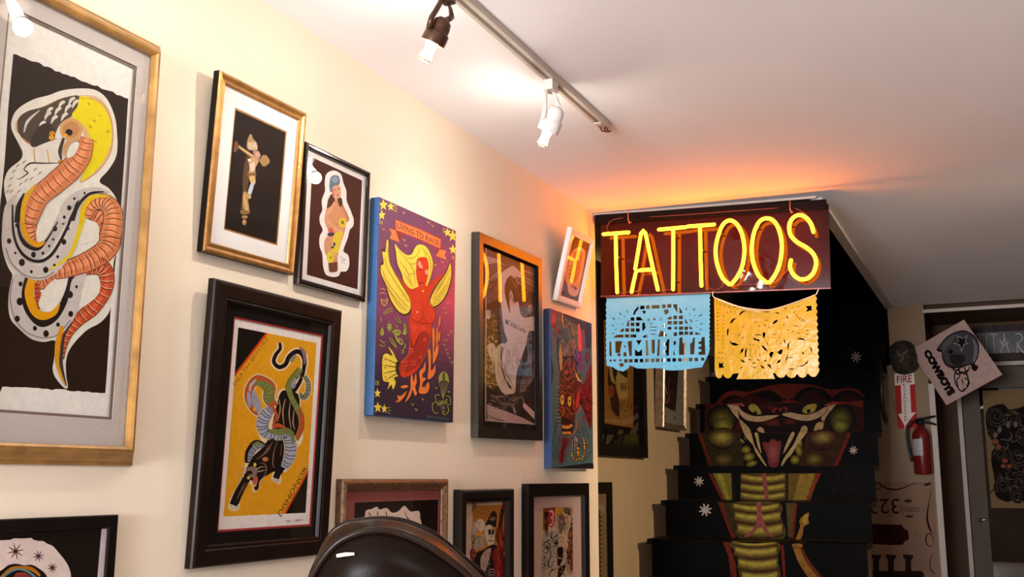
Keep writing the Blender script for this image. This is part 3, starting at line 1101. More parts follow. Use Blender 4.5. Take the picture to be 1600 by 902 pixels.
# scuffs of worn paint on the right of one riser
CT = (1200, 700, 8)
rs = random.Random(2)
for i in range(34):
    x, y = rs.uniform(740, 1170), rs.uniform(280, 560)
    cob('ribbon', [(x, y), (x+rs.uniform(-6, 6), y+rs.uniform(15, 50))], [rs.uniform(2, 7), 1], (58, 50, 46), 2)
for n in range(-4, 14):
    y, z = nose(n)
    A = RISERS[n]

    def body(bm):
        box(bm, (SX0, -RISE+0.0005, -0.02), (SX1, -0.0355 if False else -0.0005, -0.0002))
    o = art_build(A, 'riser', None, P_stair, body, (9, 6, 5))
    o.matrix_world = back_frame(0, z, y)
    o.parent = stairs
    o.matrix_parent_inverse = stairs.matrix_world.inverted()
    b = NB()
    box(b, (SX0-0.025, y-0.006, z-0.03), (SX0-0.0005, y+RUN-0.008, z-0.0005))
    box(b, (SX0, y+0.021, z-0.03), (SX1, y+RUN-0.0005, z-0.0005))
    o = obj('tread', b, M_black)
    o.parent = stairs
    o.matrix_parent_inverse = stairs.matrix_world.inverted()
# ------------------------------------------------------------------ track lighting
M_track = mat('track_white', (0.62, 0.54, 0.46), 0.4)
M_slot = mat('track_slot', (0.20, 0.16, 0.14), 0.5)
M_lampwhite = mat('lamp_white_enamel', (0.72, 0.68, 0.64), 0.3)
M_lampbrown = mat('lamp_bronze_enamel', (0.07, 0.028, 0.013), 0.35, metal=0.3)
M_bulb = emit('lit_bulb', (1.0, 0.92, 0.80), BULB)
M_dimbulb = emit('lit_dim_bulb', (1.0, 0.92, 0.80), BULB*0.45)
TX = 0.448
track = thing('lighting_track', 'long white track rail fixed to the ceiling parallel to the picture wall', 'track rail', Matrix.Translation((TX, 1.0, H)))
b = NB()
box(b, (-0.018, -1.5, -0.020), (0.018, 2.02, -0.0006), bevel=0.002)
obj('rail', b, M_track, track)
b = NB()
box(b, (-0.005, -1.48, -0.0215), (0.005, 1.97, -0.0203))
obj('slot', b, M_slot, track)
b = NB()
box(b, (-0.012, 1.955, -0.026), (0.012, 1.975, -0.0205), bevel=0.002)
obj('rail_clip', b, M_track, track)
b = NB()
box(b, (-0.016, 2.0205, -0.018), (0.016, 2.045, -0.002), bevel=0.003)
obj('end_cap', b, M_track, track)
b = NB()
for k, (x, y) in enumerate(((-0.009, 2.0), (0.0, 2.012), (0.009, 2.004))):
    b = NB()
    tube(b, [(x, y, -0.0205), (x+0.003, y+0.012, -0.031), (x-0.002, y+0.03, -0.026), (x+0.004, y+0.046, -0.022)], 0.0024, n=6)
    obj('wire_end', b, M_cable, track)


def spot(y, top, tip, mt, label, cr=1.0, bm_=None):
    t = thing('track_spotlight', label, 'spotlight', Matrix.Translation((TX, y, H-0.0225)), 'spotlights on the ceiling track')
    O = Vector((TX, y, H-0.0225))
    top, tip = Vector(top)-O, Vector(tip)-O
    ax = (tip-top).normalized()
    L = (tip-top).length
    rot = Vector((0, 0, 1)).rotation_difference(ax).to_matrix().to_4x4()
    MM = Matrix.Translation(top) @ rot
    b = NB()
    box(b, (-0.014, -0.022, -0.030), (0.014, 0.022, 0.001), bevel=0.002)
    obj('mount', b, mt, t)
    # can: open at the bottom so the bulb looks out; body ends well above the tip
    hb = L - 0.045
    b = NB()
    pr = [(0.0, -0.004), (0.012, -0.002), (0.023, 0.006), (0.027, 0.020), (0.0275, hb*0.52), (0.0310, hb*0.54), (0.0325, hb*0.58), (0.0330, hb-0.002), (0.0330, hb), (0.0305, hb), (0.0300, hb*0.62), (0.0245, hb*0.5), (0.012, 0.03)]
    lathe(b, [(r*cr, h) for r, h in pr], MM, n=28, cap=False)
    obj('housing', b, mt, t)
    b = NB()
    pr = [(0.009, hb-0.035), (0.013, hb-0.020), (0.0155, hb-0.004), (0.0165, hb+0.006), (0.0145, hb+0.016), (0.0155, hb+0.026), (0.0185, hb+0.038), (0.0185, hb+0.042), (0.013, hb+0.0445), (0.0, hb+0.045)]
    lathe(b, [(r*0.78, h) for r, h in pr], MM, n=24, cap=False)
    obj('bulb', b, bm_ or M_bulb, t)
    b = NB()
    pr = [(0.0187, hb+0.0385), (0.0197, hb+0.0395), (0.0197, hb+0.043), (0.0187, hb+0.0435)]
    lathe(b, [(r*0.78, h) for r, h in pr], MM, n=24, cap=False)
    obj('bulb_rim', b, mat('bulb_rim_brass', (0.55, 0.33, 0.12), 0.35), t)
    side = ax.cross(Vector((0, 0, 1)))
    if side.length < 0.1:
        side = Vector((0, 1, 0))
    side.normalize()
    if side.dot(RGT) > 0:
        side = -side
    piv = top + ax*(hb*0.55) + side*0.034
    for sg, wdt in ((1, 0.009),):
        b = NB()
        a0 = Vector((0, 0, -0.028)) + side*0.012
        tube(b, [a0, a0+side*0.010+Vector((0, 0, -0.012)), piv-ax*0.01+Vector((0, 0, 0.012)), piv], [0.006, 0.0065, 0.0065, 0.0075], n=10)
        obj('arm', b, mt, t)
    b = NB()
    a0 = Vector((0, 0, -0.028)) - side*0.008
    tube(b, [a0, a0-side*0.012+Vector((0, 0, -0.012)), a0-side*0.018+Vector((0, 0, -0.03)), top-side*0.008+ax*0.0], [0.003, 0.0045, 0.0065, 0.0075], n=10)
    obj('cable_sleeve', b, mt, t)
    b = NB()
    lathe(b, [(0.0, -0.004), (0.006, -0.003), (0.007, 0.0), (0.0, 0.004)], Matrix.Translation(piv), n=12, cap=False)
    obj('pivot_screw', b, mt, t)
    return t


def lamp(name, kind, loc, power, col, size=0.1, target=None, **kw):
    l = bpy.data.lights.new(name, kind)
    l.energy = power
    l.color = col
    if kind == 'AREA':
        l.size = size
    else:
        l.shadow_soft_size = size
    if kind == 'SPOT':
        l.spot_size = kw.get('cone', 2.0)
        l.spot_blend = 0.8
    o = bpy.data.objects.new(name, l)
    o.location = loc
    if target is not None:
        d = Vector(target)-Vector(loc)
        o.rotation_euler = d.to_track_quat('-Z', 'Y').to_euler()
    COL.objects.link(o)
    return o



LAMPS = [(1.955, on_plane(694, 30, 2, 2.325), on_plane(662, 96, 2, 2.235), M_lampbrown, 'dark bronze spotlight with lit bulb hanging from the ceiling track, nearest in view'),
         (2.575, on_plane(871, 168, 2, 2.335), on_plane(846, 228, 2, 2.238), M_lampwhite, 'white spotlight with lit bulb hanging near the far end of the ceiling track'),
         (1.41, Vector((0.365, 1.41, 2.345)), Vector((0.288, 1.402, 2.238)), M_lampwhite, 'white spotlight on the ceiling track above the large cobra print'),
         (0.62, Vector((0.42, 0.62, 2.34)), Vector((0.34, 0.62, 2.24)), M_lampwhite, 'white spotlight on the near end of the ceiling track')]
for i, (y, top, tip, mt, lb) in enumerate(LAMPS):
    spot(y, top, tip, mt, lb, 0.86 if i == 0 else 0.97, M_dimbulb if i == 2 else None)
    ax = (tip-top).normalized()
    lamp('spot_beam', 'SPOT', tip+ax*0.012, SPOTW[i], (1.0, 0.92, 0.80), 0.02, target=tip+ax*0.3+Vector((-0.05, 0, -0.25)), cone=radians(150))
lamp('rear_fill', 'AREA', (0.62, YB+0.05, 1.35), REAR_FILL, (0.97, 1.0, 1.08), 1.1, target=(0.62, 3, 1.35))  # added area fill behind the camera; the rear wall has no window
lamp('stair_fill', 'SPOT', (3.0, 3.6, 2.36), STAIR_FILL, (1.0, 0.78, 0.50), 0.08, target=(-0.3, 5.5, 1.0), cone=1.0)  # added spot out of view, brightens the stair wall and risers
lamp('room_fill', 'AREA', (2.6, -0.7, 2.425), ROOM_FILL, (1.0, 0.94, 0.88), 1.0)  # added unseen area fill, lifts the lower picture wall and floor bounce
w = bpy.data.worlds.new('world')
SC.world = w
w.use_nodes = True
w.node_tree.nodes['Background'].inputs[0].default_value = (0.02, 0.017, 0.015, 1)
w.node_tree.nodes['Background'].inputs[1].default_value = 1.0
# ------------------------------------------------------------------ framed pictures
G_clear = glass_mat('picture_glass')
G_hazy = glass_mat('hazy_picture_glass', ior=1.7, haze=0.35)
M_gold = mat('gilt_wood', (0.40, 0.19, 0.05), 0.32, metal=0.5, var=0.25, vscale=40, bump=0.4, bscale=120)
M_goldpale = mat('pale_gilt_wood', (0.35, 0.18, 0.047), 0.4, metal=0.2, var=0.3, vscale=25, bump=0.3, bscale=80)
M_blackwood = mat('black_lacquered_wood', (0.008, 0.005, 0.004), 0.35, var=0.2, vscale=20, spec=0.1)
M_brownblack = mat('dark_brown_wood', (0.012, 0.006, 0.004), 0.35, var=0.3, vscale=20, spec=0.1)
M_darkgloss = mat('glossy_bronze_black', (0.014, 0.007, 0.004), 0.14, coat=0.1, spec=0.35)
M_carved = mat('carved_brown_gilt', (0.13, 0.06, 0.024), 0.45, metal=0.25, var=0.5, vscale=90, bump=1.0, bscale=140)
M_silver = mat('aged_silver_leaf', (0.36, 0.28, 0.22), 0.3, metal=0.8, var=0.3, vscale=50)
M_whiteframe = mat('white_frame_paint', (0.78, 0.72, 0.70), 0.4)
M_matwhite = mat('white_mat_board', (0.80, 0.78, 0.77), 0.85)
M_matgrey = mat('grey_linen_mat_board', (0.52, 0.47, 0.44), 0.85, var=0.05, vscale=200)
M_matblack = mat('black_mat_board', (0.009, 0.006, 0.005), 0.8, spec=0.05)
M_matred = mat('red_mat_board', (0.27, 0.060, 0.055), 0.8)
M_matpink = mat('blush_mat_board', (0.62, 0.45, 0.40), 0.85)
P_print = paint_mat('printed_paper', 0.7, var=0.06, vscale=90, spec=0.06)
P_canvas = paint_mat('painted_canvas', 0.55, bump=0.3, bscale=500, var=0.08, vscale=50)


def ring(bm, o, i, z, zi=None):
    """flat board with a rectangular opening: o, i = (x0, y0, x1, y1)"""
    zi = z if zi is None else zi
    cs = lambda r, h: [bm.verts.new(p) for p in ((r[0], r[1], h), (r[2], r[1], h), (r[2], r[3], h), (r[0], r[3], h))]
    A, B, C_ = cs(o, z), cs(i, z), cs(i, zi)
    for k in range(4):
        bm.faces.new((A[k], A[(k+1) % 4], B[(k+1) % 4], B[k]))
        bm.faces.new((B[k], B[(k+1) % 4], C_[(k+1) % 4], C_[k]))


def framed(name, label, M, w, h, prof, fmat, art, glass_z=None, mats=(), glass=True, gmat=None, group='framed pictures on the picture wall', base=None, fname='frame', side=None, lip=None):
    """prof sweeps round the edge; mats = list of (name, outer rect, opening rect, z, material)"""
    t = thing(name, label, 'framed picture', M, group)
    b = NB()
    if side:
        k_, smat = side
        sweep_rect(b, w/2, h/2, prof[:k_+1], 1)
        sweep_rect(b, w/2, h/2, prof[k_:], 0)
        bmesh.ops.remove_doubles(b, verts=b.verts[:], dist=1e-6)
        obj(fname, b, [fmat, smat], t)
    elif lip:
        k_, lmat = lip
        sweep_rect(b, w/2, h/2, prof[:k_+1], 0)
        obj(fname, b, fmat, t)
        b = NB()
        sweep_rect(b, w/2, h/2, prof[k_:], 0)
        obj('inner_lip', b, lmat, t)
    else:
        sweep_rect(b, w/2, h/2, prof)
        obj(fname, b, fmat, t)
    b = NB()
    ins = prof[-1][0]
    box(b, (-w/2+min(ins, 0.008), -h/2+min(ins, 0.008), 0.0005), (w/2-min(ins, 0.008), h/2-min(ins, 0.008), 0.004))
    obj('backing_board', b, M_matblack if base is None else base, t)
    for nm, o, i, z, mt in mats:
        b = NB()
        ring(b, o, i, z, z-0.0016)
        obj(nm, b, mt, t)
    if art is not None:
        art.build('print', t, P_print)
    if glass:
        b = NB()
        g = ins-0.001
        z = glass_z
        f = b.faces.new([b.verts.new(p) for p in ((-w/2+g, -h/2+g, z), (w/2-g, -h/2+g, z), (w/2-g, h/2-g, z), (-w/2+g, h/2-g, z))])
        obj('glass_pane', b, gmat or G_clear, t)
    return t


def canvas(name, label, M, w, h, d, art, side):
    t = thing('canvas_picture', label, 'painting', M, 'paintings on the picture wall')
    b = NB()
    box(b, (-w/2, -h/2, 0.0), (w/2, h/2, d-0.0004), bevel=0.0025)
    obj('stretched_canvas', b, side, t)
    art.build('painted_face', t, P_canvas)
    return t
# ---- large cobra print, top left ------------------------------------------------
W, Hh = 0.438, 0.860
M = wall_frame(1.314, 1.761, Hh)
A = Art(M, 0.0062)
A.k = 0.8
OP = (-0.150, -0.345, 0.152, 0.360)
A.clip = OP
A.rect(*OP, (250, 248, 240))
A.tile(0, 80, 3.468)
dark, halo, grey, yel = (44, 30, 18), (243, 240, 226), (205, 198, 190), (246, 228, 10)
org, ink, tan, org2 = (224, 128, 78), (38, 30, 26), (232, 178, 118), (206, 82, 44)
amb = (240, 168, 14)
T1, T2 = (0, 80, 3.468), (0, 330, 3.11)


def conv2(pts):      # crop T2 numbers in T1 crop units
    return [((x/3.11)*3.468, ((330 + y/3.11)-80)*3.468) for x, y in pts]


edge = [(72, 15)]
rr = random.Random(3)
for i in range(1, 30):
    f = i/30
    edge.append((72+(695-72)*f, 15+(258-15)*f + rr.uniform(-7, 5)))
edge += [(695, 258), (676, 560), (655, 850)]
bot = conv2([(538, 480), (520, 780), (512, 884)])
low = conv2([(512, 884)])[0], conv2([(-10, 850)])[0]
edge += bot
for i in range(1, 24):
    f = i/24
    edge.append((low[0][0]+(low[1][0]-low[0][0])*f, low[0][1]+(low[1][1]-low[0][1])*f + rr.uniform(-6, 4)))
edge += [(-20, 1900), (0, 840), (25, 600), (45, 300)]
A.poly(edge, dark)
H1 = [(62, 420), (68, 360), (100, 310), (180, 262), (260, 240), (340, 212), (440, 202), (520, 212), (580, 260), (620, 350), (634, 440), (632, 560), (590, 640), (545, 690), (545, 715), (585, 740), (625, 790), (655, 870)]
H2 = [(575, 10), (578, 160), (552, 250), (552, 380), (535, 480), (490, 540), (420, 580), (350, 655), (322, 720), (322, 800), (330, 855), (310, 858), (270, 810), (256, 770), (262, 720), (270, 632), (210, 636), (150, 620), (90, 570), (50, 520), (40, 440), (52, 350), (60, 310), (38, 270), (15, 200), (8, 130), (15, 60), (28, 0)]
H3 = [(38, 830), (24, 760), (24, 700), (50, 640), (110, 590), (122, 550), (100, 500)]
A.poly(H1 + conv2(H2) + H3, halo, True, 4)
A.tile(*T1)
# hood
A.poly([(120, 370), (150, 330), (230, 300), (330, 255), (430, 240), (520, 245), (580, 300), (612, 400), (610, 520), (570, 610), (500, 680), (430, 710), (470, 600), (440, 420), (330, 400), (250, 520), (170, 510), (120, 460), (85, 430), (88, 380)], (228, 190, 150), True)
A.poly([(95, 425), (100, 365), (150, 325), (240, 300), (340, 255), (430, 245), (400, 340), (330, 390), (300, 450), (280, 500), (200, 515), (150, 500), (115, 465)], (86, 74, 60), True)
for p in ([(130, 440), (150, 380), (215, 320)], ):
    A.ribbon(p, [6, 16, 4], (230, 222, 210))
for x, y in ((225, 395), (255, 345), (290, 365), (310, 320), (330, 285), (365, 305), (385, 265), (345, 350), (405, 280), (265, 320)):
    A.poly([(x-14, y+30), (x-8, y-4), (x+14, y-18), (x+24, y-8), (x+6, y+6)], (236, 230, 216), True)
A.ribbon([(120, 470), (190, 516), (270, 512), (305, 470)], [6, 14, 8], (196, 118, 78))
A.poly([(435, 245), (490, 255), (560, 300), (600, 390), (600, 500), (565, 590), (510, 655), (440, 705), (468, 620), (492, 540), (486, 460), (450, 400), (390, 350), (420, 300)], yel, True)
for x, y, r in ((480, 285, 9), (512, 378, 10), (490, 410, 12), (585, 436, 10), (518, 490, 8), (540, 350, 7)):
    A.ell(x, y, r, r*0.6, (206, 170, 20), 40)
A.ribbon([(435, 255), (530, 268), (590, 340), (612, 450), (590, 570), (520, 660), (440, 712)], [3, 5, 5, 3], (214, 150, 90))
# head
A.ell(385, 425, 62, 62, (224, 172, 112))
A.ell(385, 425, 44, 44, (206, 146, 88))
A.ell(374, 440, 20, 18, ink, 20)
A.ell(356, 456, 12, 9, amb)
A.poly([(168, 515), (180, 450), (230, 395), (275, 400), (300, 450), (270, 510), (215, 515)], (64, 54, 44), True)
A.ell(283, 445, 16, 12, (222, 140, 20))
A.ell(278, 468, 14, 14, (236, 170, 30))
A.poly([(180, 530), (330, 470), (352, 480), (330, 600), (300, 606), (190, 606)], (238, 232, 220), True)
A.ribbon([(183, 525), (186, 570), (192, 606)], 6, (226, 166, 50))
A.ribbon([(255, 535), (262, 580), (268, 606)], 6, (226, 166, 50))
A.ribbon([(345, 470), (325, 540), (332, 590)], [14, 22, 8], (70, 58, 50))
A.ell(330, 600, 16, 12, (220, 138, 40))
A.ribbon([(330, 606), (240, 608), (165, 608), (130, 640), (150, 660), (110, 690), (90, 692)], [3, 8, 10, 6, 8, 5, 2], (80, 66, 56))
for x, y in ((60, 690), (75, 650), (50, 730), (95, 620), (130, 600), (40, 760), (70, 800), (110, 720), (140, 700), (60, 760), (100, 760), (190, 640), (215, 660), (170, 690)):
    A.ribbon([(x-9, y+12), (x, y), (x+14, y-8)], [2, 8, 2], (168, 156, 146), 3)


def body(pts, ws, belly=org, n=18, oc=(110, 50, 26), lc=None):
    A.ribbon(pts, [w+8 for w in ws], (120, 62, 34))
    A.ribbon(pts, ws, belly)
    A.ribbon(pts, [w*0.35 for w in ws], tuple(min(255, c+26) for c in belly))
    A.ridges(pts, ws, n, (142, 60, 30), 5.0, curve=14)
    A.ridges(pts, [w*0.98 for w in ws], n, (246, 200, 150), 3.0, curve=5)


# lower loops first (crop T2)
A.tile(*T2)
body([(170, 330), (196, 345), (250, 300), (330, 280), (440, 240), (520, 180), (535, 110), (500, 30), (420, -10), (360, 40), (340, 90)], [60, 70, 70, 78, 96, 100, 100, 100, 80, 40, 20], n=30)
A.poly([(362, 150), (388, 60), (430, 46), (470, 60), (482, 100), (460, 140), (410, 158)], halo, True)
body([(400, 275), (470, 265), (514, 300), (512, 380), (450, 470), (380, 530), (330, 590), (305, 660), (298, 720)], [70, 82, 70, 62, 66, 54, 44, 30, 16], org2, 22)
A.poly([(380, 470), (400, 360), (430, 316), (470, 318), (486, 350), (478, 400), (440, 440)], halo, True)
# lower left coil
A.ribbon([(95, 310), (75, 380), (75, 460), (120, 550), (200, 588), (280, 560), (340, 480), (370, 380), (395, 290)], [50, 60, 66, 70, 76, 78, 70, 60, 50], (214, 206, 200))
A.ribbon([(60, 330), (48, 420), (70, 520), (130, 590), (210, 616), (280, 600), (340, 530)], 4, (110, 100, 94))
A.ribbon([(128, 325), (118, 400), (135, 480), (195, 545), (260, 520), (310, 440), (330, 350), (350, 300)], [16, 30, 34, 36, 34, 30, 26, 20], ink)
A.ribbon([(160, 325), (140, 400), (165, 480), (205, 510), (260, 490), (285, 440)], [46, 44, 44, 40, 34, 14], amb)
A.ribbon([(172, 350), (185, 420), (188, 480)], [10, 34, 6], (204, 84, 50))
A.ridges([(172, 340), (185, 420), (188, 480)], [10, 40, 10], 8, (110, 40, 24), 4)
A.poly([(192, 470), (190, 430), (230, 360), (300, 310), (330, 305), (320, 370), (290, 440), (240, 490)], halo, True)
for x, y, r in ((95, 440, 16), (98, 354, 10), (82, 524, 13), (168, 570, 10), (222, 596, 14), (280, 552, 9), (342, 500, 12), (338, 406, 15), (370, 368, 7), (350, 318, 9)):
    A.ell(x, y, r, r*1.2, ink)
A.ribbon([(300, 560), (280, 640), (278, 720), (290, 780), (318, 850)], [20, 26, 26, 18, 4], (232, 160, 26))
A.ribbon([(350, 540), (312, 600), (298, 680), (296, 750), (322, 852)], [6, 12, 16, 18, 3], (70, 60, 54))
# the belly crosses over the lower coil again
body([(262, 296), (330, 280), (420, 248), (480, 215)], [68, 78, 92, 98], org, 9)
# upper coil
body([(130, -20), (140, 60), (150, 120), (175, 150), (205, 130), (260, 40), (300, -20)], [60, 66, 60, 30, 20, 14, 10], org, 16)
A.poly([(176, 140), (180, 70), (230, 0), (262, -40), (300, -30), (265, 60), (220, 130), (195, 150)], halo, True)
A.ribbon([(78, -80), (44, -20), (34, 80), (50, 190), (110, 270), (190, 300), (270, 250), (340, 130), (390, 0), (420, -80)], [8, 44, 52, 60, 70, 74, 74, 64, 50, 40], (216, 208, 200))
A.ribbon([(70, -30), (70, 80), (95, 170), (160, 215), (220, 170), (280, 70), (330, -40)], [30, 34, 40, 44, 50, 46, 40], (206, 198, 190))
A.ribbon([(58, -30), (64, 110), (100, 200), (170, 244), (240, 220), (300, 130), (350, 20), (380, -60)], [8, 12, 14, 14, 16, 14, 12, 10], ink)
A.ribbon([(88, -30), (88, 90), (120, 160), (180, 185), (225, 140), (280, 50)], [8, 14, 22, 16, 10, 6], ink)
A.ribbon([(108, -30), (110, 70), (135, 135), (180, 165), (215, 150)], [24, 26, 26, 24, 8], amb)
A.ribbon([(230, 290), (330, 220), (375, 120), (405, 10), (425, -60)], [6, 16, 22, 26, 22], (244, 214, 8))
A.ribbon([(25, 180), (60, 260), (130, 316), (210, 324), (260, 296)], 4, (110, 100, 94))
for x, y, r in ((104, 250, 15), (220, 286, 13), (42, 146, 11), (308, 150, 12), (265, 86, 11), (160, 212, 12), (72, 204, 6), (150, 295, 7), (262, 262, 6), (278, 222, 7), (305, 60, 6), (352, 40, 8), (206, 205, 7), (256, 138, 6), (236, 170, 6), (80, 70, 9), (290, 20, 6), (330, 86, 6)):
    A.ell(x, y, r, r*1.2, ink)
# second coil's top (crop T1)
A.tile(*T1)
body([(596, 1000), (612, 920), (600, 852), (555, 818), (500, 832), (465, 900)], [112, 106, 94, 84, 68, 46], (228, 140, 84), 14)
A.ribbon([(440, 930), (450, 850), (500, 792), (585, 785)], [22, 30, 26, 6], (244, 204, 8))
A.ribbon([(330, 930), (360, 840), (430, 775), (520, 750), (590, 765)], [46, 54, 44, 26, 6], (214, 206, 198))
A.ribbon([(395, 920), (420, 840), (480, 775), (560, 762)], [12, 16, 16, 6], ink)
for x, y, r in ((372, 850, 12), (345, 900, 8), (400, 800, 7), (455, 770, 6)):
    A.ell(x, y, r, r*1.2, ink)
# neck
body([(470, 470), (440, 560), (380, 640), (290, 720), (210, 790), (160, 900), (150, 930)], [60, 104, 118, 112, 104, 92, 90], (226, 134, 84), 17)
A.poly([(360, 580), (370, 520), (410, 490), (425, 510), (400, 560)], halo, True)
A.ribbon([(345, 570), (350, 520), (385, 482), (430, 480)], [10, 24, 24, 10], (222, 168, 110))
A.ribbon([(190, 725), (140, 790), (122, 860), (118, 930)], [10, 28, 26, 24], (240, 182, 20))
A.ribbon([(128, 770), (98, 840), (88, 930)], [6, 26, 30], ink)
BIGART = A
P36 = [(0.0, 0.0005), (0.0, 0.004), (0.003, 0.007), (0.006, 0.007), (0.010, 0.014), (0.022, 0.0265), (0.024, 0.0300), (0.030, 0.0315), (0.0345, 0.028), (0.0355, 0.015)]
t = framed('framed_print', 'large pale gilt frame holding a yellow and orange hooded cobra print on torn black paper', M, W, Hh, P36, M_goldpale, A, 0.016,
           [('mat_board', (-W/2+0.03, -Hh/2+0.03, W/2-0.03, Hh/2-0.03), OP, 0.0125, M_matgrey),
            ('inner_mat_bevel', (OP[0]-0.001, OP[1]-0.001, OP[2]+0.001, OP[3]+0.001), (OP[0]+0.005, OP[1]+0.005, OP[2]-0.005, OP[3]-0.005), 0.0095, mat('mat_bevel_core', (0.20, 0.13, 0.10), 0.8))])
# ---- crucifix in a deep gilt frame ----------------------------------------------
W, Hh = 0.3167, 0.4033
M = wall_frame(1.8347, 1.9883, Hh, 0.76, 3.35)
A = Art(M, 0.0072)
A.k = 0.85
GR = (-0.0873, -0.1365, 0.0943, 0.1347)
A.clip = GR
A.rect(*GR, (30, 19, 13))
A.tile(350, 180, 4.51)
bone, br, mid, lt = (186, 152, 104), (120, 84, 48), (150, 112, 66), (222, 206, 190)
A.soft(190, 330, 120, 260, (30, 19, 13), (44, 28, 17), 5)
A.poly([(155, 300), (185, 290), (180, 420), (160, 560), (175, 680), (120, 690), (130, 560), (135, 420)], (96, 70, 44), True)
A.ribbon([(78, 196), (110, 226), (160, 262), (215, 305), (260, 320), (310, 318)], [10, 20, 22, 24, 26, 10], mid)
A.ribbon([(84, 205), (130, 240), (190, 280), (240, 315)], [6, 12, 14, 10], (206, 172, 124))
A.poly([(66, 250), (78, 190), (92, 186), (104, 226), (80, 260)], br, True)
A.poly([(255, 320), (270, 285), (300, 285), (322, 325), (305, 350), (280, 362), (262, 345)], (170, 132, 84), True)
A.poly([(160, 215), (170, 160), (190, 132), (205, 165), (232, 200), (236, 240), (205, 250), (170, 240)], (176, 140, 96), True)
for x in (172, 184, 197, 210, 222):
    A.ribbon([(x, 190), (x+3, 215), (x+6, 242)], [5, 8, 5], (224, 206, 182))
A.poly([(205, 250), (240, 252), (258, 285), (240, 310), (215, 300)], (176, 124, 116), True)
A.ell(236, 276, 17, 20, (204, 158, 140))
A.poly([(175, 310), (225, 300), (240, 330), (222, 370), (215, 420), (175, 420), (180, 370)], (196, 158, 122), True)
A.ell(178, 318, 12, 10, lt, 40)
A.poly([(180, 350), (215, 335), (212, 385), (190, 392)], (220, 196, 176), True)
A.poly([(165, 415), (222, 405), (220, 440), (180, 445)], (140, 98, 58), True)
A.poly([(178, 435), (214, 430), (222, 470), (212, 490), (190, 480)], (216, 178, 122), True)
A.poly([(190, 480), (212, 484), (190, 560), (165, 555)], (186, 196, 210), True)
A.ribbon([(196, 490), (178, 550)], [4, 3], (236, 238, 240))
A.poly([(162, 555), (186, 560), (190, 585), (168, 590), (158, 575)], (200, 168, 118), True)
A.poly([(135, 550), (158, 545), (172, 620), (176, 680), (145, 670), (132, 640)], (190, 152, 90), True)
A.ribbon([(140, 560), (150, 610), (165, 670)], [6, 10, 6], (220, 190, 130))
A.poly([(112, 680), (135, 668), (182, 680), (176, 694), (150, 700), (125, 698)], (150, 110, 62), True)
A.ell(146, 718, 22, 12, (172, 136, 84))
A.ell(143, 755, 16, 22, (164, 126, 76))
A.ell(141, 752, 8, 12, (206, 176, 124))
PC = [(0.0, 0.0005), (0.0, 0.0165), (0.003, 0.0195), (0.007, 0.0205), (0.0085, 0.0185), (0.014, 0.0150), (0.019, 0.0165), (0.0215, 0.0172), (0.0235, 0.0150), (0.0248, 0.0115)]
framed('framed_print', 'deep gilt frame with white mat around a small crucifix picture on black', M, W, Hh, PC, M_gold, A, 0.0112, side=(1, M_blackwood), mats=[('mat_board', (-W/2+0.02, -Hh/2+0.02, W/2-0.02, Hh/2-0.02), (GR[0]-0.004, GR[1]-0.004, GR[2]+0.004, GR[3]+0.004), 0.0100, M_matwhite),
        ('gold_fillet', (GR[0]-0.0045, GR[1]-0.0045, GR[2]+0.0045, GR[3]+0.0045), (GR[0], GR[1], GR[2], GR[3]), 0.0090, M_gold)])

# ---- pin-up sticker print in a glossy dark frame ---------------------------------
W, Hh = 0.2966, 0.3603
M = wall_frame(2.1659, 1.9517, Hh, 0.07, 0.88)
A = Art(M, 0.0075)
A.k = 0.85
OP = (-0.127, -0.1645, 0.1365, 0.1672)
A.clip = OP
A.rect(*OP, (240, 232, 228))
PR = (-0.1055, -0.1495, 0.120, 0.1505)
A.rect(*PR, (70, 30, 20))
A.tile(480, 250, 4.744)
A.poly([(130, 170), (140, 110), (175, 82), (215, 82), (252, 110), (268, 170), (290, 230), (292, 300), (320, 370), (344, 440), (340, 490), (315, 520), (300, 580), (270, 660), (275, 685), (305, 710), (312, 780), (290, 825), (250, 830), (232, 860), (190, 868), (140, 850), (118, 790), (112, 700), (92, 640), (92, 570), (115, 520), (95, 470), (92, 420), (112, 370), (108, 300), (132, 230)], (244, 236, 232), True)
skin, sk2, hair = (214, 150, 110), (176, 104, 74), (84, 50, 38)
A.poly([(145, 350), (155, 290), (185, 265), (240, 270), (262, 320), (300, 400), (312, 440), (290, 460), (270, 470), (285, 500), (270, 560), (250, 620), (225, 720), (225, 820), (165, 828), (155, 740), (130, 680), (128, 600), (160, 540), (140, 490), (127, 440), (135, 390)], skin, True)
A.poly([(145, 355), (160, 285), (185, 250), (205, 300), (190, 330), (165, 350)], hair, True)
A.poly([(225, 270), (255, 285), (262, 330), (245, 350), (228, 310)], hair, True)
A.poly([(190, 195), (240, 190), (250, 240), (240, 280), (205, 285), (185, 250)], (224, 164, 128), True)
A.poly([(164, 180), (175, 130), (205, 113), (235, 125), (240, 180), (195, 195), (180, 240), (168, 230)], (104, 122, 142), True)
A.poly([(180, 140), (205, 122), (228, 135), (225, 160), (195, 168)], (140, 160, 178), True)
A.ell(205, 222, 7, 4, (50, 30, 28))
A.ell(234, 216, 6, 4, (50, 30, 28))
A.ell(225, 262, 9, 4, (176, 50, 44))
A.ribbon([(185, 210), (190, 240), (200, 270)], [5, 12, 6], (196, 96, 74))
A.ribbon([(205, 310), (185, 350), (140, 430), (190, 500), (262, 535)], [14, 20, 26, 24, 14], (222, 166, 128))
A.ribbon([(150, 400), (140, 450), (190, 505)], 3, sk2)
A.ribbon([(185, 410), (200, 450), (240, 500)], 3, sk2)
A.ribbon([(250, 330), (290, 410), (305, 450), (280, 458)], [4, 8, 8, 4], sk2)
A.poly([(155, 510), (185, 505), (195, 540), (165, 550)], (206, 96, 66), True)
